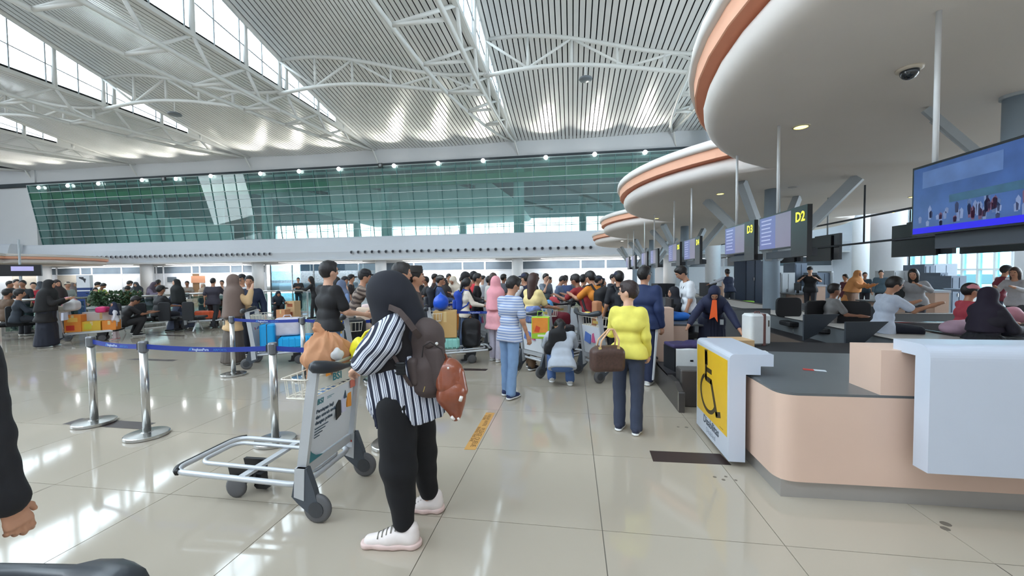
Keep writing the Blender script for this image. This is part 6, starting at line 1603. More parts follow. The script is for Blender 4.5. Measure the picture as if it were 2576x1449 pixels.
bag('blue and white patterned bag in the basket behind the striped boy', on(p3, r3, -.08, .08, .80), r3, [('b', V3(0, 0, .14), (.12, .09, .14), None, .05)], M('blue_white_pattern', (110, 128, 180), .6, noise=.7, ns=28), .016, name='bag')
bag('red cloth bag low on the trolley behind the striped boy', on(p3, r3, .12, .34, PL), r3, [('e', V3(0, 0, .14), (.10, .09, .15))], (196, 40, 62), .016, name='bag')
suitcase('dark upright suitcase behind the squatting person', on(p3, r3, .05, .62, PL), r3 + R(90), .34, .24, .44, (44, 46, 52), handle=True)
bag('maroon duffel bag beside the girl in pale yellow', on(p12, r12, 0, .4, PL + .3), r12, [('b', V3(0, 0, .14), (.20, .15, .13), None, .08)], (112, 28, 44), .018, name='duffel_bag')
suitcase('black suitcase under the maroon duffel bag', on(p12, r12, 0, .4, PL), r12, .5, .34, .27, (30, 30, 34), handle=False)
bag('blue plastic bag in front of the girl in pale yellow', on(p12, r12, .0, .12, .80), r12, [('e', V3(0, 0, .15), (.12, .10, .16))], (96, 160, 214), .018, name='plastic_bag')
# trolley four
bag('brown paper wrapped parcel in the basket of the trolley by the yellow woman', on(p4, r4, .0, .08, .81), r4, [('b', V3(0, 0, .17), (.07, .06, .20), None, .03)], (176, 120, 84), .014, name='parcel', cat='parcel', amp=.004)
bag('banana yellow snack bag on the trolley handle', on(p4, r4, -.15, .02, .95), r4, [('e', V3(0, 0, .03), (.09, .05, .025))], (226, 196, 90), .012, name='snack_bag', amp=.004)
bag('round black ball shaped bag on a trolley', on(p9, r9, 0, .05, .92), r9, [('e', V3(0, 0, .13), (.135, .12, .135))], (24, 24, 28), .016, name='bag', amp=.003)
bag('dark lumpy rucksack lying on the parked white trolley', on(p13, r13, .0, .1, .84), r13, [('e', V3(0, 0, .12), (.24, .15, .14)), ('e', V3(.1, 0, .22), (.12, .1, .10))], (36, 40, 54), .02, name='rucksack')
bag('red rucksack in the queue behind the dark bags', PZ(1392, 9.6, .62), 0, [('e', V3(0, 0, .2), (.17, .13, .24)), ('b', V3(0, -.1, .12), (.11, .06, .11), None, .04)], (206, 78, 88), .02, name='rucksack')
bag('dark green backpack among the queue left of the red rucksack', PZ(1362, 9.4, .70), 0, [('b', V3(0, 0, .2), (.19, .12, .22), None, .09)], (60, 74, 74), .02, name='rucksack')
carton('carton holding up the red and green rucksacks', PZ(1378, 9.5), 0, .72, .44, .62)
# trolley five, six
bag('sky blue plastic bag with a dark handle on the cream sweater trolley', on(p5, r5, .0, .34, PL), r5, [('b', V3(0, 0, .24), (.12, .12, .26), None, .05)], (60, 150, 216), .016, name='plastic_bag')
bag('black shoulder bag on the basket of the cream sweater trolley', on(p5, r5, -.1, .0, .80), r5, [('b', V3(0, 0, .09), (.14, .08, .10), None, .04)], (28, 28, 32), .016, name='shoulder_bag', handles=[[(-.08, 0, .18), (-.04, 0, .27), (.04, 0, .27), (.08, 0, .18)]])
carton('tall brown cardboard box with a strip of tape on the trolley', on(p6, r6, .0, .24, PL + .22), r6 + R(84), .40, .36, .46)
suitcase('mint green case with a black strap under the cardboard box', on(p6, r6, .0, .26, PL - .01), r6 + R(90), .44, .40, .20, (150, 214, 204), handle=False)
bpk = bag('big black rucksack standing at the front of the trolley', on(p6, r6, .0, .70, PL), r6 + R(80), [('b', V3(0, 0, .25), (.17, .13, .25), None, .09), ('b', V3(.02, -.13, .17), (.12, .05, .13), None, .04), ('e', V3(0, 0, .45), (.13, .10, .08))], (22, 22, 26), .014, name='rucksack',
    handles=[[(-.05, 0, .52), (-.03, 0, .57), (.03, 0, .57), (.05, 0, .52)]])
bag('bright blue plastic bundle on top of the cardboard box', on(p6, r6, .02, .16, PL + .69), r6, [('e', V3(0, 0, .14), (.16, .14, .145)), ('c', V3(0, 0, .22), V3(-.06, 0, .32), .06, .02)], M('blue_plastic', (22, 84, 206), .35, noise=.08, ns=8), .014, amp=.01, name='plastic_bundle')
carton('orange carton on the trolley behind the blue bundle', on(p14, r14, 0, .4, PL), r14 + R(90), .5, .4, .35, om); bag('orange plastic bag behind the blue bundle', on(p14, r14, 0, .4, PL + .36), r14, [('e', V3(0, 0, .12), (.2, .15, .13))], (222, 130, 84), .02, name='plastic_bag')
# tall man trolley
suitcase('black soft suitcase with a yellow ribbon under the hands of the tall man', on(p10, r10, .0, .10, .42), r10, .42, .26, .52, (26, 26, 30))
suitcase('dark suitcase low on the trolley of the tall man', on(p10, r10, .0, .40, PL - .10 + .1), r10, .46, .30, .40, (34, 36, 42), handle=False)
tag(obj('ribbon', MB().tube([on(p10, r10, -.18, -.06, .92), on(p10, r10, -.20, -.08, .82), on(p10, r10, -.14, -.08, .74), on(p10, r10, -.16, -.08, .86)], .012, 6), M('ribbon_yellow', (236, 186, 50), .5)), 'yellow ribbon tied on the black suitcase', 'ribbon')
bag('pale pink printed shopping bag on the camouflage man trolley', on(p11, r11, .10, .12, .72), R(YAW), [('b', V3(0, 0, .22), (.17, .07, .20), None, .02)], M('pale_pink_print', (222, 200, 198), .5, noise=.2, ns=14), .016, name='shopping_bag', amp=.004)
bag('multicoloured bag low on the camouflage man trolley', on(p11, r11, .0, .45, PL), R(YAW), [('b', V3(0, 0, .16), (.2, .15, .16), None, .06)], M('multi_print', (120, 90, 130), .6, noise=.8, ns=18), .02, name='bag')
bag('cream cloth bag with a bow behind the woman in the black hijab', on(p11, r11, .28, .1, .66), R(YAW), [('b', V3(0, 0, .22), (.12, .07, .22), None, .04)], (216, 192, 170), .016, name='cloth_bag', amp=.006)
# cartons and sack by the far railing
cd2 = M('carton_print', (214, 178, 134), .7)
pz_ = PZ(790 - 55, 15.5); carton('lower brown printed carton near the glass doors', pz_, 0, .38, .36, .34, cd2, marks=[(-.3, .3, .3, .7, (170, 96, 66))]); carton('upper brown printed carton near the glass doors', pz_ + Vector((0, 0, .345)), 0, .38, .36, .30, cd2, marks=[(-.3, .3, .3, .7, (170, 96, 66))])
person(695, 15.6, 757, 170, 'person in a dark hood crouching beside the printed cartons', ('long', (36, 44, 56)), ('pants', (34, 36, 44)), 'hijab:36,46,58', 'm', 'squat', H=1.62, extra=dict(lean=22))
carton('small orange carton on the floor beside the crouching person', PZ(710, 15.0), 0, .36, .3, .36, M('carton_salmon', (206, 146, 104), .7))
# on the belt of the next counter
cwl = T('suitcase', 'white hard suitcase with a brown strap standing on the belt', 'suitcase', PX(1903, 866, 3.42) if False else (*PZ(1903, 5.75).xy, .547), R(YAW + 4))
obj('shell', MB().rbox((0, 0, .225), (.155, .12, .225), .05, 5), M('shell_white', (226, 230, 230), .3), cwl)
obj('strap', MB().rbox((.045, 0, .225), (.022, .124, .229), .01), M('strap_brown', (112, 76, 72), .5), cwl)
obj('label_plate', MB().box((.095, -.124, .27), (.115, -.118, .36)), M('plate_dark', (90, 84, 76), .4), cwl)
obj('grab_handle', MB().tube([(-.02, 0, .45), (-.015, 0, .475), (.05, 0, .475), (.055, 0, .45)], .008, 6), M('strap_brown', (112, 76, 72), .5), cwl)
carton('flat brown carton lying on the belt in front of the attendant', (*PZ(1838, 5.7).xy, .547), R(6), .50, .34, .09, cd2)
wc = T('suitcase', 'white case lying on the near end of the belt under a navy garment', 'suitcase', (1.52, 5.56, .32), R(YAW + 2))
obj('shell', MB().rbox((0, 0, .15), (.25, .17, .15), .03), M('shell_white', (226, 230, 230), .3), wc)
obj('latch', MB().box((-.05, -.176, .13), (-.01, -.168, .15)), black_plastic, wc)
obj('corner_strip', MB().box((-.252, -.172, .0), (-.238, .172, .30)), black_plastic, wc)
bag('navy and maroon garment spread on the white case', (1.52, 5.56, .62), R(YAW), [('b', V3(0, 0, .02), (.26, .17, .025), None, .02), ('e', V3(.06, -.02, .05), (.12, .08, .03))], M('navy_maroon_cloth', (52, 44, 84), .8, noise=.7, ns=7), .014, name='garment', cat='garment', amp=.006)
bag('pink plastic bag with straps lying on the conveyor ledge', (5.9, 7.05, .60), 0, [('e', V3(0, 0, .10), (.26, .16, .13)), ('e', V3(.15, 0, .12), (.15, .12, .10))], (214, 180, 200), .02, name='plastic_bag')
bag('grey and black bag lying beside the pink bag', (6.35, 6.7, .60), 0, [('e', V3(0, 0, .08), (.24, .15, .10)), ('e', V3(.15, -.06, .06), (.16, .10, .08))], (96, 98, 110), .02, name='bag')
for X_, Y_, lb in ((5.9, 7.05, 'pale pedestal box under the pink bag'), (6.45, 6.7, 'dark pedestal box under the grey bag')):
    carton(lb, (X_, Y_, 0), 0, .5, .4, .60, M('pedestal_dark', (60, 62, 68), .6), M('pedestal_dark', (60, 62, 68), .6))
bag('pink stuffed bag standing beside the peach pillar of the far counter', (8.0, 8.6, .62), 0, [('e', V3(0, 0, .14), (.17, .13, .15)), ('b', V3(0.05, 0, .08), (.15, .1, .09), None, .04)], (214, 150, 166), .02, name='bag')
bag('white folded towel on the far counter', (8.1, 10.9, .75), 0, [('b', V3(0, 0, .03), (.3, .16, .035), None, .03)], (226, 232, 238), .02, name='towel', cat='towel')
bag('royal blue bag lying on the counter beside the seated woman in black', (1.75, 7.45, .75), 0, [('e', V3(0, 0, .07), (.34, .16, .09))], (38, 110, 200), .02, name='bag')
for px, z_, c_, lb in ((1832, 14.4, (170, 204, 60), 'lime green bin in front of the loader'), (1880, 14.0, (150, 214, 60), 'bright green crate right of the loader'), (1812, 14.2, (40, 70, 190), 'royal blue bin left of the loader')):
    p = PZ(px, z_); t = T('storage_bin', lb, 'bin', p, 0); m_ = M('bin_%d_%d_%d' % c_, c_, .5)
    obj('bin_body', MB().lathe([(.16, 0), (.20, .55), (.18, .55), (.15, .03), (.001, .03)], n=14), m_, t); obj('rim', MB().lathe([(.20, .53), (.225, .54), (.225, .57), (.20, .575), (.19, .55)], n=14), m_, t)

# ---- left benches, totem, planter, balustrades
bk = M('bench_black', (26, 28, 32), .5)
def bench(px, z_, n, rz, label):
    p = PZ(px, z_); t = T('waiting_bench', label, 'bench', p, rz, 'black waiting benches')
    obj('beam', MB().box((-.3 * n, -.03, .34), (.3 * n, .03, .40)), bk, t)
    for i in range(n):
        x = -.3 * n + .3 + .6 * i
        obj('seat', MB().rbox((x, .02, .43), (.27, .25, .03), .06), bk, t); obj('backrest', MB().rbox((x, -.26, .63), (.27, .15, .025), .06, ax='Y'), bk, t)
    for x in (-.3 * n + .2, .3 * n - .2): obj('leg', MB().tube([(x, .25, .02), (x, 0, .36), (x, -.25, .02)], .02, 6), alu, t)
bench(395, 11.6, 4, R(20), 'black waiting bench under the seated man with the cap'); bench(24, 10.6, 3, R(70), 'black waiting bench at the left edge')
p = PZ(213, 13.4); t = T('info_totem', 'white and blue information totem behind the left trolley', 'sign', p, R(YAW + 20))
obj('blue_body', MB().box((-.17, -.08, 0), (.17, .08, 1.30)), M('totem_blue', (40, 66, 124), .5), t); obj('white_head', MB().box((-.17, -.09, 1.30), (.17, .09, 1.72)), M('totem_white', (226, 228, 232), .5), t)
obj('white_bar', MB().box((-.17, -.083, 1.18), (.17, -.081, 1.22)), M('totem_white', (226, 228, 232), .5), t)
obj('pictogram', MB().prism([(-.10, 1.66), (.02, 1.66), (.02, 1.62), (.08, 1.60), (.05, 1.46), (.0, 1.56), (-.10, 1.62)], -.094, -.0905, 'XZ'), M('picto_dark', (50, 54, 60), .5), t)
p = PZ(52, 14.0); t = T('hanging_monitor', 'dark hanging monitor with a pale lilac picture at the left', 'screen', (p.x, p.y, 0), R(YAW + 30))
obj('housing', MB().box((-.52, -.04, 1.72), (.52, .04, 2.12)), bezel, t); obj('picture', MB().box((-.20, -.046, 1.90), (.34, -.041, 2.06)), M('lilac_screen', (150, 146, 190), .4, emit=(150, 146, 190), es=.5), t)
obj('pole', MB().tube([(0, 0, 2.12), (0, 0, 3.0)], .03, 6), fork_grey, t); obj('stand_pole', MB().tube([(0, 0, 0), (0, 0, 1.72)], .04, 8), fork_grey, t)
leaf_m = M('planter_leaves', (70, 96, 66), .7, noise=.4, ns=12)
a, b = PZ(218, 12.0), PZ(345, 12.6); dv = (b - a); L_ = dv.length; rz = math.atan2(dv.y, dv.x)
t = T('planter', 'long low planter filled with green foliage at the left', 'planter', a, rz)
obj('trough', MB().box((0, 0, 0), (L_, .6, .72)), M('trough_grey', (140, 146, 146), .6), t); obj('rim', MB().box((-.03, -.03, .68), (L_ + .03, .63, .74)), M('rim_pale', (186, 190, 190), .5), t)
random.seed(5); lf = MB()
for i in range(900):
    x, y, z = random.random() * L_, random.random() * .55, .74 + random.random() ** 1.5 * .42
    d = Vector((random.uniform(-1, 1), random.uniform(-1, 1), random.uniform(.1, 1))).normalized() * .13; s_ = d.cross(Vector((0, 0, 1))).normalized() * .035; c_ = Vector((x, y, z))
    lf.add([c_, c_ + d * .5 + s_, c_ + d, c_ + d * .5 - s_], [(0, 1, 2, 3)])
o = obj('foliage', lf, leaf_m, t); o['kind'] = 'stuff'
bal_glass = MG('balustrade_glass', (200, 220, 216), .06)
def balustrade(px0, z0, px1, z1, label, h=1.0):
    a, b = PZ(px0, z0), PZ(px1, z1); dv = b - a; L_ = dv.length; t = T('glass_balustrade', label, 'railing', a, math.atan2(dv.y, dv.x), 'glass balustrades')
    n = max(1, round(L_ / 1.6))
    for i in range(n + 1):
        x = L_ * i / n; obj('post', MB().box((x - .025, -.025, 0), (x + .025, .025, h - .03)), chrome, t)
        if i < n: obj('glass_panel', MB().box((x + .05, -.006, .12), (x + L_ / n - .05, .006, h - .1)), bal_glass, t)
    obj('handrail', MB().tube([(-.05, 0, h), (L_ + .05, 0, h)], .035, 8), chrome, t)
    obj('lower_rail', MB().box((0, -.02, .06), (L_, .02, .10)), chrome, t)
balustrade(640, 16.5, 772, 17.0, 'glass balustrade in front of the glass doors'); balustrade(772, 17.0, 905, 19.5, 'glass balustrade running back right of the cartons')
balustrade(470, 14.8, 640, 16.0, 'glass balustrade behind the broad man'); balustrade(0, 11.2, 215, 12.6, 'glass balustrade at the left edge'); balustrade(330, 12.9, 470, 14.4, 'glass balustrade behind the black hijab')
# ---- floor markings
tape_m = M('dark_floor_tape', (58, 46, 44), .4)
def floor_patch(pts, mat, label, name='floor_tape', z=.0015):
    P = [G(*p) for p in pts]; mb = MB().prism([(p.x, p.y) for p in P], .0002, z)
    return tag(obj(name, mb, mat), label, 'floor marking', 'strips of floor tape')
floor_patch([(157, 1067), (205, 1052), (392, 1064), (352, 1080)], tape_m, 'dark tape strip under the leftmost queue post')
floor_patch([(319, 905), (342, 902), (447, 905), (432, 909)], tape_m, 'dark tape strip beyond the second queue post')
floor_patch([(390, 844), (400, 842), (467, 844), (460, 846)], tape_m, 'farthest dark tape strip near the walking woman')
floor_patch([(1165, 927), (1168, 932), (1222, 933), (1228, 928)], tape_m, 'dark tape strip right of the brown plush bag')
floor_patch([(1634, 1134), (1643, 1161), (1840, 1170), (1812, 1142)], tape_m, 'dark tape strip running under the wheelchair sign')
floor_patch([(1330, 871), (1333, 875), (1392, 875), (1390, 871)], tape_m, 'short dark tape strip behind the squatting person')
qt = floor_patch([(1223, 1038), (1245, 1039), (1196, 1132), (1167, 1131)], M('orange_floor_tape', (206, 156, 84), .4, noise=.06), 'orange floor tape reading please queue')
brn = M('tape_lettering', (126, 88, 38), .5)
o1, o2 = G(1233, 1041), G(1183, 1130); dd = (o2 - o1).normalized(); up_ = Vector((0, 0, 1)).cross(dd)
for s_, st, off, sz in (('PLEASE QUEUE', .43, -.012, .068), ('HARAP ANTRI', .02, -.012, .055), ('BEHIND THIS LINE', .40, -.050, .045), ('DI SINI', .06, -.050, .045)):
    text(s_, sz, o1 + dd * st + up_ * off + Vector((0, 0, .0018)), dd, up_, brn, qt, ext=.0002, bold=.001)
st_m = M('floor_scuff', (110, 102, 92), .6)
spot_lb = {(1706, 1074): 'leftmost tiny worn spot above the black tape strip', (1727, 1075): 'middle and largest worn spot above the black tape strip', (1745, 1080): 'tiny worn spot nearest the sign panel above the tape strip',
    (1798, 1200): 'leftmost worn spot on the tiles just below the sign panel', (1820, 1207): 'lower worn spot in the cluster just below the sign panel', (1826, 1199): 'upper worn spot in the cluster just below the sign panel',
    (1851, 1208): 'rightmost worn spot just below the sign panel', (2379, 1318): 'upper of two dark worn spots on the floor below the white panel', (2378, 1330): 'lower of two dark worn spots on the floor below the white panel'}
for px, py, r_ in ((1706, 1074, .014), (1727, 1075, .018), (1745, 1080, .010), (1798, 1200, .014), (1820, 1207, .014), (1826, 1199, .012), (1851, 1208, .012), (2379, 1318, .028), (2378, 1330, .024)):
    p = G(px, py); tag(obj('floor_spot', MB().lathe([(r_, 0), (r_, .0008), (.001, .0009)], n=10), st_m, None, loc=(p.x, p.y, .0003)), spot_lb[(px, py)], 'spot', 'worn spots on the tiles')

# ---- wall lamps, flood lights, hanging lamps
lampw = M('wall_lamp_glow', (255, 255, 255), emit=(255, 255, 255), es=7.0)
for i, (px, py) in enumerate(((97, 472), (170, 467), (247, 462), (357, 453), (442, 450), (530, 443), (655, 437), (752, 431), (852, 425), (991, 417), (1102, 411), (1215, 404), (1373, 396), (1496, 388), (1623, 383))):
    p = PY(px, py, WALL_Y - 1.35)
    t = T('wall_lamp', 'round bright wall lamp, counted %s from the left along the top of the glass' % ('one two three four five six seven eight nine ten eleven twelve thirteen fourteen fifteen'.split()[i]), 'lamp', p, 0, 'row of wall lamps')
    obj('globe', MB().lathe([(.001, -.12), (.12, -.10), (.19, -.04), (.19, .04), (.12, .10), (.001, .12)], n=20, axis='Y'), lampw, t, smooth=True)
    obj('arm', MB().tube([(0, .1, 0), (0, 1.1, .12)], .05, 6), fork_grey, t)
    d = bpy.data.lights.new('wall_lamp_light', 'SPOT'); d.energy = 380; d.spot_size = R(100); d.spot_blend = .8; d.shadow_soft_size = .18; d.color = (1, .97, .88)
    lo = bpy.data.objects.new('wall_lamp_light', d); COL.objects.link(lo); lo.parent = t; lo.location = (0, -.25, .1); lo.rotation_euler = (R(-128), 0, 0)
for px, py, lb in ((412, 450, 'small square floodlight left of the fifth wall lamp'), (957, 416, 'small square floodlight at the middle truss end'), (1755, 374, 'small square floodlight beside the big canopy')):
    p = PY(px, py, WALL_Y - 1.3); t = T('floodlight', lb, 'lamp', p, 0, 'square floodlights')
    obj('housing', MB().box((-.2, -.08, -.2), (.2, .1, .2)), M('flood_black', (40, 42, 44), .4), t); obj('lens', MB().box((-.13, -.09, -.13), (.13, -.08, .13)), M('flood_lens', (170, 176, 180), .2), t); obj('arm', MB().tube([(0, .1, 0), (0, 1.1, .1)], .04, 6), fork_grey, t)
for px, py, lb, zl in ((440, 288, 'dark disc lamp hanging below the left cross truss', 12.9), (1473, 200, 'dark disc lamp hanging below the right cross truss', 13.4)):
    p = PY(px, py, 25.0); t = T('high_bay_lamp', lb, 'lamp', p, 0, 'disc lamps')
    obj('disc', MB().lathe([(.001, -.06), (.36, -.05), (.42, .0), (.38, .08), (.10, .14), (.001, .15)], n=28), M('disc_slate', (110, 116, 122), .35), t, smooth=True); obj('rod', MB().tube([(0, 0, .12), (0, 0, 1.1)], .04, 8), steel_white, t)
# ================================================================== WOMAN IN THE BLACK HIJAB (near, pushing the trolley)
HZ = 2.42
hx0, hy0 = 1010, 2.42
org = Vector((((hx0 - CX) / F * HZ) * math.cos(R(YAW)) - HZ * math.sin(R(YAW)), ((hx0 - CX) / F * HZ) * math.sin(R(YAW)) + HZ * math.cos(R(YAW)), 0))
hero = T('person', 'woman in a large black hijab, black vest and navy striped tunic with white trainers', 'person', org, R(YAW))
def Q(px, py, dy=0.0):
    z = HZ + dy; hor = 690 - .0105 * (px - CX)
    return V3((px - CX) / F * z - (hx0 - CX) / F * HZ, dy, CH - (py - hor) / F * z)
def c(a, b, ra, rb): return ('c', Q(*a), Q(*b), ra, rb)
hv = .010
fw = np.array(Matrix.Rotation(R(62), 3, 'Z'), np.float32)     # face looks left and away
hc_ = Q(978, 748, .0)
def FH(x, y, z): return hc_ + fw @ V3(x, y, z)
body = [('e', FH(0, 0, .0), (.076, .096, .112), fw), ('e', FH(0, .022, -.06), (.053, .064, .055), fw), ('c', FH(0, .088, .01), FH(0, .106, -.022), .011, .016), c((985, 780), (1000, 820), .055, .06),
        c((1000, 850), (1005, 940), .10, .10), c((1005, 970), (1012, 1010), .11, .11), c((985, 830, -.1), (925, 905, -.12), .045, .035), c((925, 905, -.12), (905, 922, -.02), .035, .026),
        c((1040, 830, .14), (985, 905, .2), .045, .035), c((985, 905, .2), (925, 915, .25), .035, .026),
        c((985, 1020, -.06), (1000, 1180, -.10), .08, .06), c((1000, 1180, -.10), (1003, 1350, -.12), .055, .035), c((1040, 1020, .08), (1055, 1150, .16), .08, .06), c((1055, 1150, .16), (1068, 1262, .22), .05, .035)]
wl_, wr2 = Q(905, 922, -.02), Q(925, 915, .25)
hL = hand_sdf(wl_, np.array([-.75, .3, -.35]), np.array([0, .4, -1.]), -1, .98, curl=52, vox=.0045)
hR = hand_sdf(wr2, np.array([-.8, .1, -.3]), np.array([0, 0., -1.]), 1, .98, curl=52, vox=.006)
nobj('body', join(sdf(body, .010, k=.03), hL, hR), skin('l'), hero)
for sd in (-1, 1):
    e_ = obj('eye', MB().lathe([(.001, -.013), (.012, -.006), (.0155, 0), (.012, .006), (.001, .013)], n=10), eye_m, hero, smooth=True); e_.location = FH(sd*.031, .083, .010); e_.rotation_euler = (0, 0, R(62)); e_.scale = (1, .6, .75)
obj('mouth', MB().tube([FH(-.026, .079, -.058), FH(0, .091, -.056), FH(.026, .079, -.058)], [.003, .007, .003], 6), lip_m, hero)
blk_scarf = MC((24, 26, 36), .85, 6, .15, .3)
fold2 = lambda X, Y, Z: .006 * np.sin(24 * (X * .7 + Z * .6)) * np.cos(9 * Y + 6 * Z)
nobj('hijab', sdf([('e', Q(985, 741, .0), (.135, .125, .152)), ('e', Q(960, 738, .02), (.09, .09, .11)), c((1000, 760), (1032, 838), .125, .10), c((1030, 800, .05), (1050, 850, .08), .08, .06), c((985, 800, -.03), (1025, 830, .0), .08, .075), c((965, 790, .0), (955, 812, .05), .07, .05),
                   c((1020, 770, .02), (1054, 830, .02), .07, .045)],
                  .010, k=.05, sub=[('e', FH(0.02, .135, -.02), (.05, .08, .075), fw)], disp=fold2), blk_scarf, hero)
vest_m = MC((24, 20, 24), .85, 30, .1, .3)
nobj('vest', sdf([c((1005, 822), (1000, 900), .125, .125), c((1000, 822, -.06), (1035, 825, .08), .07, .07), c((985, 905, -.02), (975, 925, -.02), .12, .10), c((960, 922, -.04), (948, 932, -.02), .06, .04), c((1030, 880, .03), (1030, 925, .04), .10, .10)], .010, k=.05,
                 planes=[(Q(985, 946), (-.25, 0, -1))], disp=lambda X, Y, Z: .003 * np.sin(40 * Z + 12 * X)), vest_m, hero)
st_t = MS('tunic_stripes', (214, 218, 228), (24, 30, 52), (1, .55, .12), .040, .34, c3=(50, 60, 92), extra=.35)
st_s = MS('sleeve_stripes', (214, 218, 228), (24, 30, 52), (.80, .5, -.60), .040, .34, c3=(50, 60, 92), extra=.35)
hem_f = lambda X, Y, Z: .010 * np.sin(18 * np.arctan2(Y, X - .01)) * np.clip((1.0 - Z) * 3, 0, 1)
nobj('tunic', sdf([c((1005, 900), (1008, 960), .125, .145), c((1005, 960), (1012, 1060, .0), .15, .17), c((1050, 960, .02), (1066, 1050, .03), .10, .12), c((960, 950, -.02), (958, 1010, -.02), .09, .095)], .0095, k=.05,
                  planes=[(Q(1010, 1062), (.12, 0, -1))], sub=[('e', Q(968, 1075, -.16), (.085, .16, .155)), ('e', Q(1000, 1100, -.16), (.07, .16, .12))], disp=hem_f), st_t, hero)
nobj('striped_sleeve', sdf([c((988, 818, -.10), (958, 865, -.13), .075, .098), c((958, 865, -.13), (920, 908, -.13), .098, .082), c((920, 908, -.13), (898, 920, -.08), .078, .045)], .009, k=.04,
                  disp=lambda X, Y, Z: .006 * np.sin(30 * (X + Z)) * np.cos(22 * (X - Z))), st_s, hero)
nobj('striped_sleeve', sdf([c((1045, 822, .14), (990, 890, .2), .07, .08), c((990, 890, .2), (935, 912, .24), .07, .05)], .012, k=.04), st_s, hero)
pm = MC((14, 14, 18), .9, 20, .1, .2)
pf = lambda X, Y, Z: .004 * np.sin(26 * Z + 12 * X) * np.sin(14 * Z - 9 * Y)
nobj('trousers', sdf([c((1005, 985), (1012, 1020), .13, .135), c((990, 1025, -.06), (995, 1180, -.09), .118, .105), c((995, 1180, -.09), (1003, 1322, -.12), .105, .062), c((1045, 1040, .08), (1055, 1150, .16), .11, .09), c((1055, 1150, .16), (1070, 1245, .22), .088, .062)], .010, k=.03,
                     planes=[(Q(1005, 1345, -.12), (0, 0, -1))], disp=pf), pm, hero)
# chunky white trainers
shoe_m = M('trainer_white', (232, 222, 218), .6, noise=.05, ns=30); sole_m = M('trainer_sole_pink', (222, 196, 190), .6)
def trainer(hx, hy, tx, ty, dy):
    zz = -dy
    a = Q(hx, hy, dy); b = Q(tx, ty, dy); a[2] = 0; b[2] = 0; d = b - a; L_ = float(np.linalg.norm(d)); d /= L_; k_ = L_ / .29
    p = lambda t, h, w_=0: a + d * t * L_ + V3(0, 0, h) + V3(-d[1], d[0], 0) * w_
    nobj('side_overlay', sdf([('e', p(.55, .050, -.040), (.055, .018, .020)), ('e', p(.20, .060, -.040), (.035, .016, .030))], .006, k=.01), M('overlay_pink', (226, 200, 188), .5), hero)
    o = nobj('trainer', sdf([('c', p(.12, .055), p(.5, .055), .047, .046), ('c', p(.5, .05), p(.90, .036), .044, .036), ('c', p(.12, .06), p(.10, .105), .046, .042), ('c', p(.25, .08), p(.42, .075), .04, .034)], .0075, k=.03, planes=[(V3(0, 0, .012), (0, 0, -1))]), shoe_m, hero)
    nobj('sole', sdf([('c', p(.06, .022), p(.5, .022), .052, .048), ('c', p(.5, .022), p(.95, .026), .050, .042)], .0075, k=.02, planes=[(V3(0, 0, .002), (0, 0, -1)), (V3(0, 0, .036), (0, 0, 1))], disp=lambda X, Y, Z: .003 * np.sin(70 * X)), sole_m, o)
    lc = MB()
    for i in range(5):
        t_ = .38 + .085 * i; lc.tube([p(t_, .112 - .011 * i, -.036), p(t_ + .01, .136 - .013 * i, 0), p(t_, .112 - .011 * i, .036)], .0045, 5)
    lc.tube([p(.36, .135, 0), p(.40, .155, -.04), p(.50, .13, -.075), p(.52, .075, -.072)], .003, 5); lc.tube([p(.36, .135, 0), p(.32, .185, .0), p(.40, .19, -.02), p(.44, .15, -.03)], .003, 5)
    obj('laces', lc, M('laces_grey', (128, 124, 116), .7), o)
trainer(1036, 1380, 903, 1392, -.12); trainer(1096, 1283, 1016, 1290, .23)
# brown backpack
bpm = MC((74, 62, 60), .8, 12, .12, .35)
bpx = T('backpack', 'dark brown cloth backpack worn by the woman in the black hijab', 'backpack', org, R(YAW))
tl_ = np.array(Matrix.Rotation(R(-6), 3, 'Y') @ Matrix.Rotation(R(-28), 3, 'Z'), np.float32)
nobj('main_bag', sdf([('b', Q(1073, 905, -.02), (.112, .085, .215), tl_, .07), ('e', Q(1066, 838, -.02), (.10, .085, .09), tl_), ('b', Q(1060, 950, -.05), (.10, .08, .11), tl_, .06)], .009, k=.05, disp=lambda X, Y, Z: .004 * np.sin(26 * X + 10 * Z) * np.sin(20 * Z - 8 * Y)), bpm, bpx)
nobj('front_pocket', sdf([('b', Q(1090, 925, -.10), (.078, .035, .13), tl_, .034)], .009, k=.02, disp=lambda X, Y, Z: .004 * np.sin(30 * X + 22 * Z)), bpm, bpx)
nobj('side_pocket', sdf([('b', Q(1043, 935, -.09), (.035, .05, .085), tl_, .03)], .009, k=.02), bpm, bpx)
nobj('top_flap', sdf([('b', Q(1072, 862, -.03), (.092, .082, .030), tl_, .028)], .009, k=.02), bpm, bpx)
def strap(pts, w, name, m, par):
    P = [Vector(Q(*p).tolist()) for p in pts]; mb = MB(); n = len(P); prev = None
    for i, p in enumerate(P):
        d = (P[min(n-1, i+1)] - P[max(0, i-1)]).normalized(); x = d.cross(Vector((0, 1, 0))).normalized(); y = d.cross(x)
        mb.v += [p + x*w + y*.004, p - x*w + y*.004, p - x*w - y*.004, p + x*w - y*.004]
    for i in range(n-1):
        for k in range(4): mb.f.append((i*4+k, i*4+(k+1)%4, (i+1)*4+(k+1)%4, (i+1)*4+k))
    return obj(name, mb, m, par)
strap([(962, 779, -.08), (980, 773, -.13), (1003, 783, -.155), (1022, 805, -.165), (1040, 830, -.16), (1055, 850, -.12)], .017, 'shoulder_strap', bpm, bpx)
strap([(980, 888, -.16), (992, 905, -.165), (1002, 925, -.17), (1015, 950, -.16), (1030, 975, -.13)], .010, 'lower_strap', bpm, bpx)
bq = Q(1004, 929, -.18); obj('buckle', MB().rbox((bq[0], bq[1], bq[2]), (.026, .010, .036), .006), black_plastic, bpx)
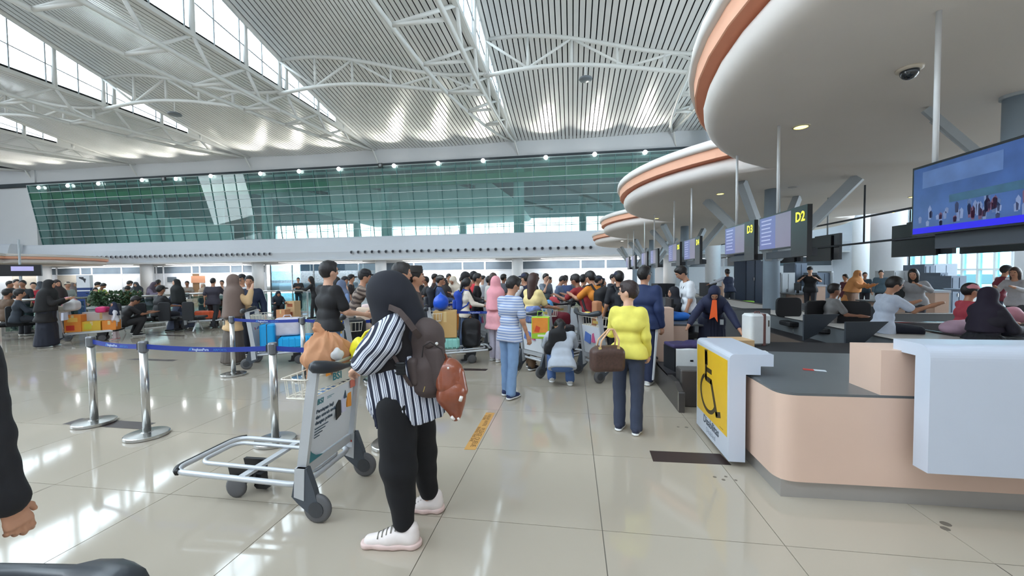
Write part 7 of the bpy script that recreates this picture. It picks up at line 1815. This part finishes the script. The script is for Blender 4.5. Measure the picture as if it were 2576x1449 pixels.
for k in range(3): obj('buckle_bar', MB().box((bq[0] - .03, bq[1] - .014, bq[2] - .025 + .022 * k), (bq[0] + .03, bq[1] - .009, bq[2] - .017 + .022 * k)), black_plastic, bpx)
sq = Q(1096, 865, -.14); obj('press_stud', MB().lathe([(.001, -.006), (.009, -.004), (.010, 0), (.001, .001)], (sq[0], sq[1], sq[2]), 12, 'Y'), M('stud_silver', (230, 230, 226), .2, metal=.9), bpx)
zq = Q(1062, 981, -.17); obj('zip_tag', MB().bar((zq[0] - .004, zq[1], zq[2] - .016), (zq[0] + .006, zq[1], zq[2] + .016), .010, .004), M('brass', (226, 200, 130), .25, metal=.9), bpx)
obj('zip', MB().tube([Q(1058, 900, -.14), Q(1062, 872, -.145), Q(1080, 862, -.15), Q(1108, 880, -.14), Q(1118, 920, -.12)], .004, 5), M('zip_dark', (40, 34, 34), .5), bpx)
# plush brown bag hanging from it
plm = M('rust_velour', (136, 70, 44), .38, noise=.3, ns=16, bump=.3, coat=.4)
pl = T('plush_bag', 'rust brown plush hooded bag hanging behind the backpack', 'bag', org, R(YAW))
nobj('lower_pouch', sdf([('e', Q(1130, 990, -.12), (.082, .065, .09)), ('c', Q(1124, 1000, -.12), Q(1141, 1056, -.12), .062, .022), ('c', Q(1148, 985, -.12), Q(1147, 1045, -.12), .045, .02)], .008, k=.04, disp=lambda X, Y, Z: .004 * np.sin(34 * X + 20 * Z)), plm, pl)
nobj('upper_hood', sdf([('c', Q(1123, 934, -.10), Q(1122, 970, -.12), .062, .066), ('e', Q(1130, 945, -.10), (.078, .062, .095))], .008, k=.04), plm, pl)
nobj('ear_lobe', sdf([('c', Q(1152, 938, -.11), Q(1158, 985, -.12), .030, .036), ('c', Q(1140, 962, -.15), Q(1143, 975, -.15), .018, .016)], .007, k=.02), plm, pl)
for a_, b_, w_ in (((1157, 1000, -.205), (1153, 1012, -.205), .010), ((1130, 1052, -.165), (1137, 1060, -.16), .009), ((1147, 1055, -.15), (1149, 1061, -.15), .007), ((1124, 925, -.165), (1124, 930, -.165), .006)):
    obj('white_fastening', MB().tube([Q(*a_), Q(*b_)], w_, 8), M('fastening_white', (228, 222, 216), .3), pl)
obj('hanging_loop', MB().tube([Q(1112, 905, -.08), Q(1108, 890, -.10), Q(1118, 893, -.11), Q(1124, 910, -.10)], .006, 6), plm, pl)
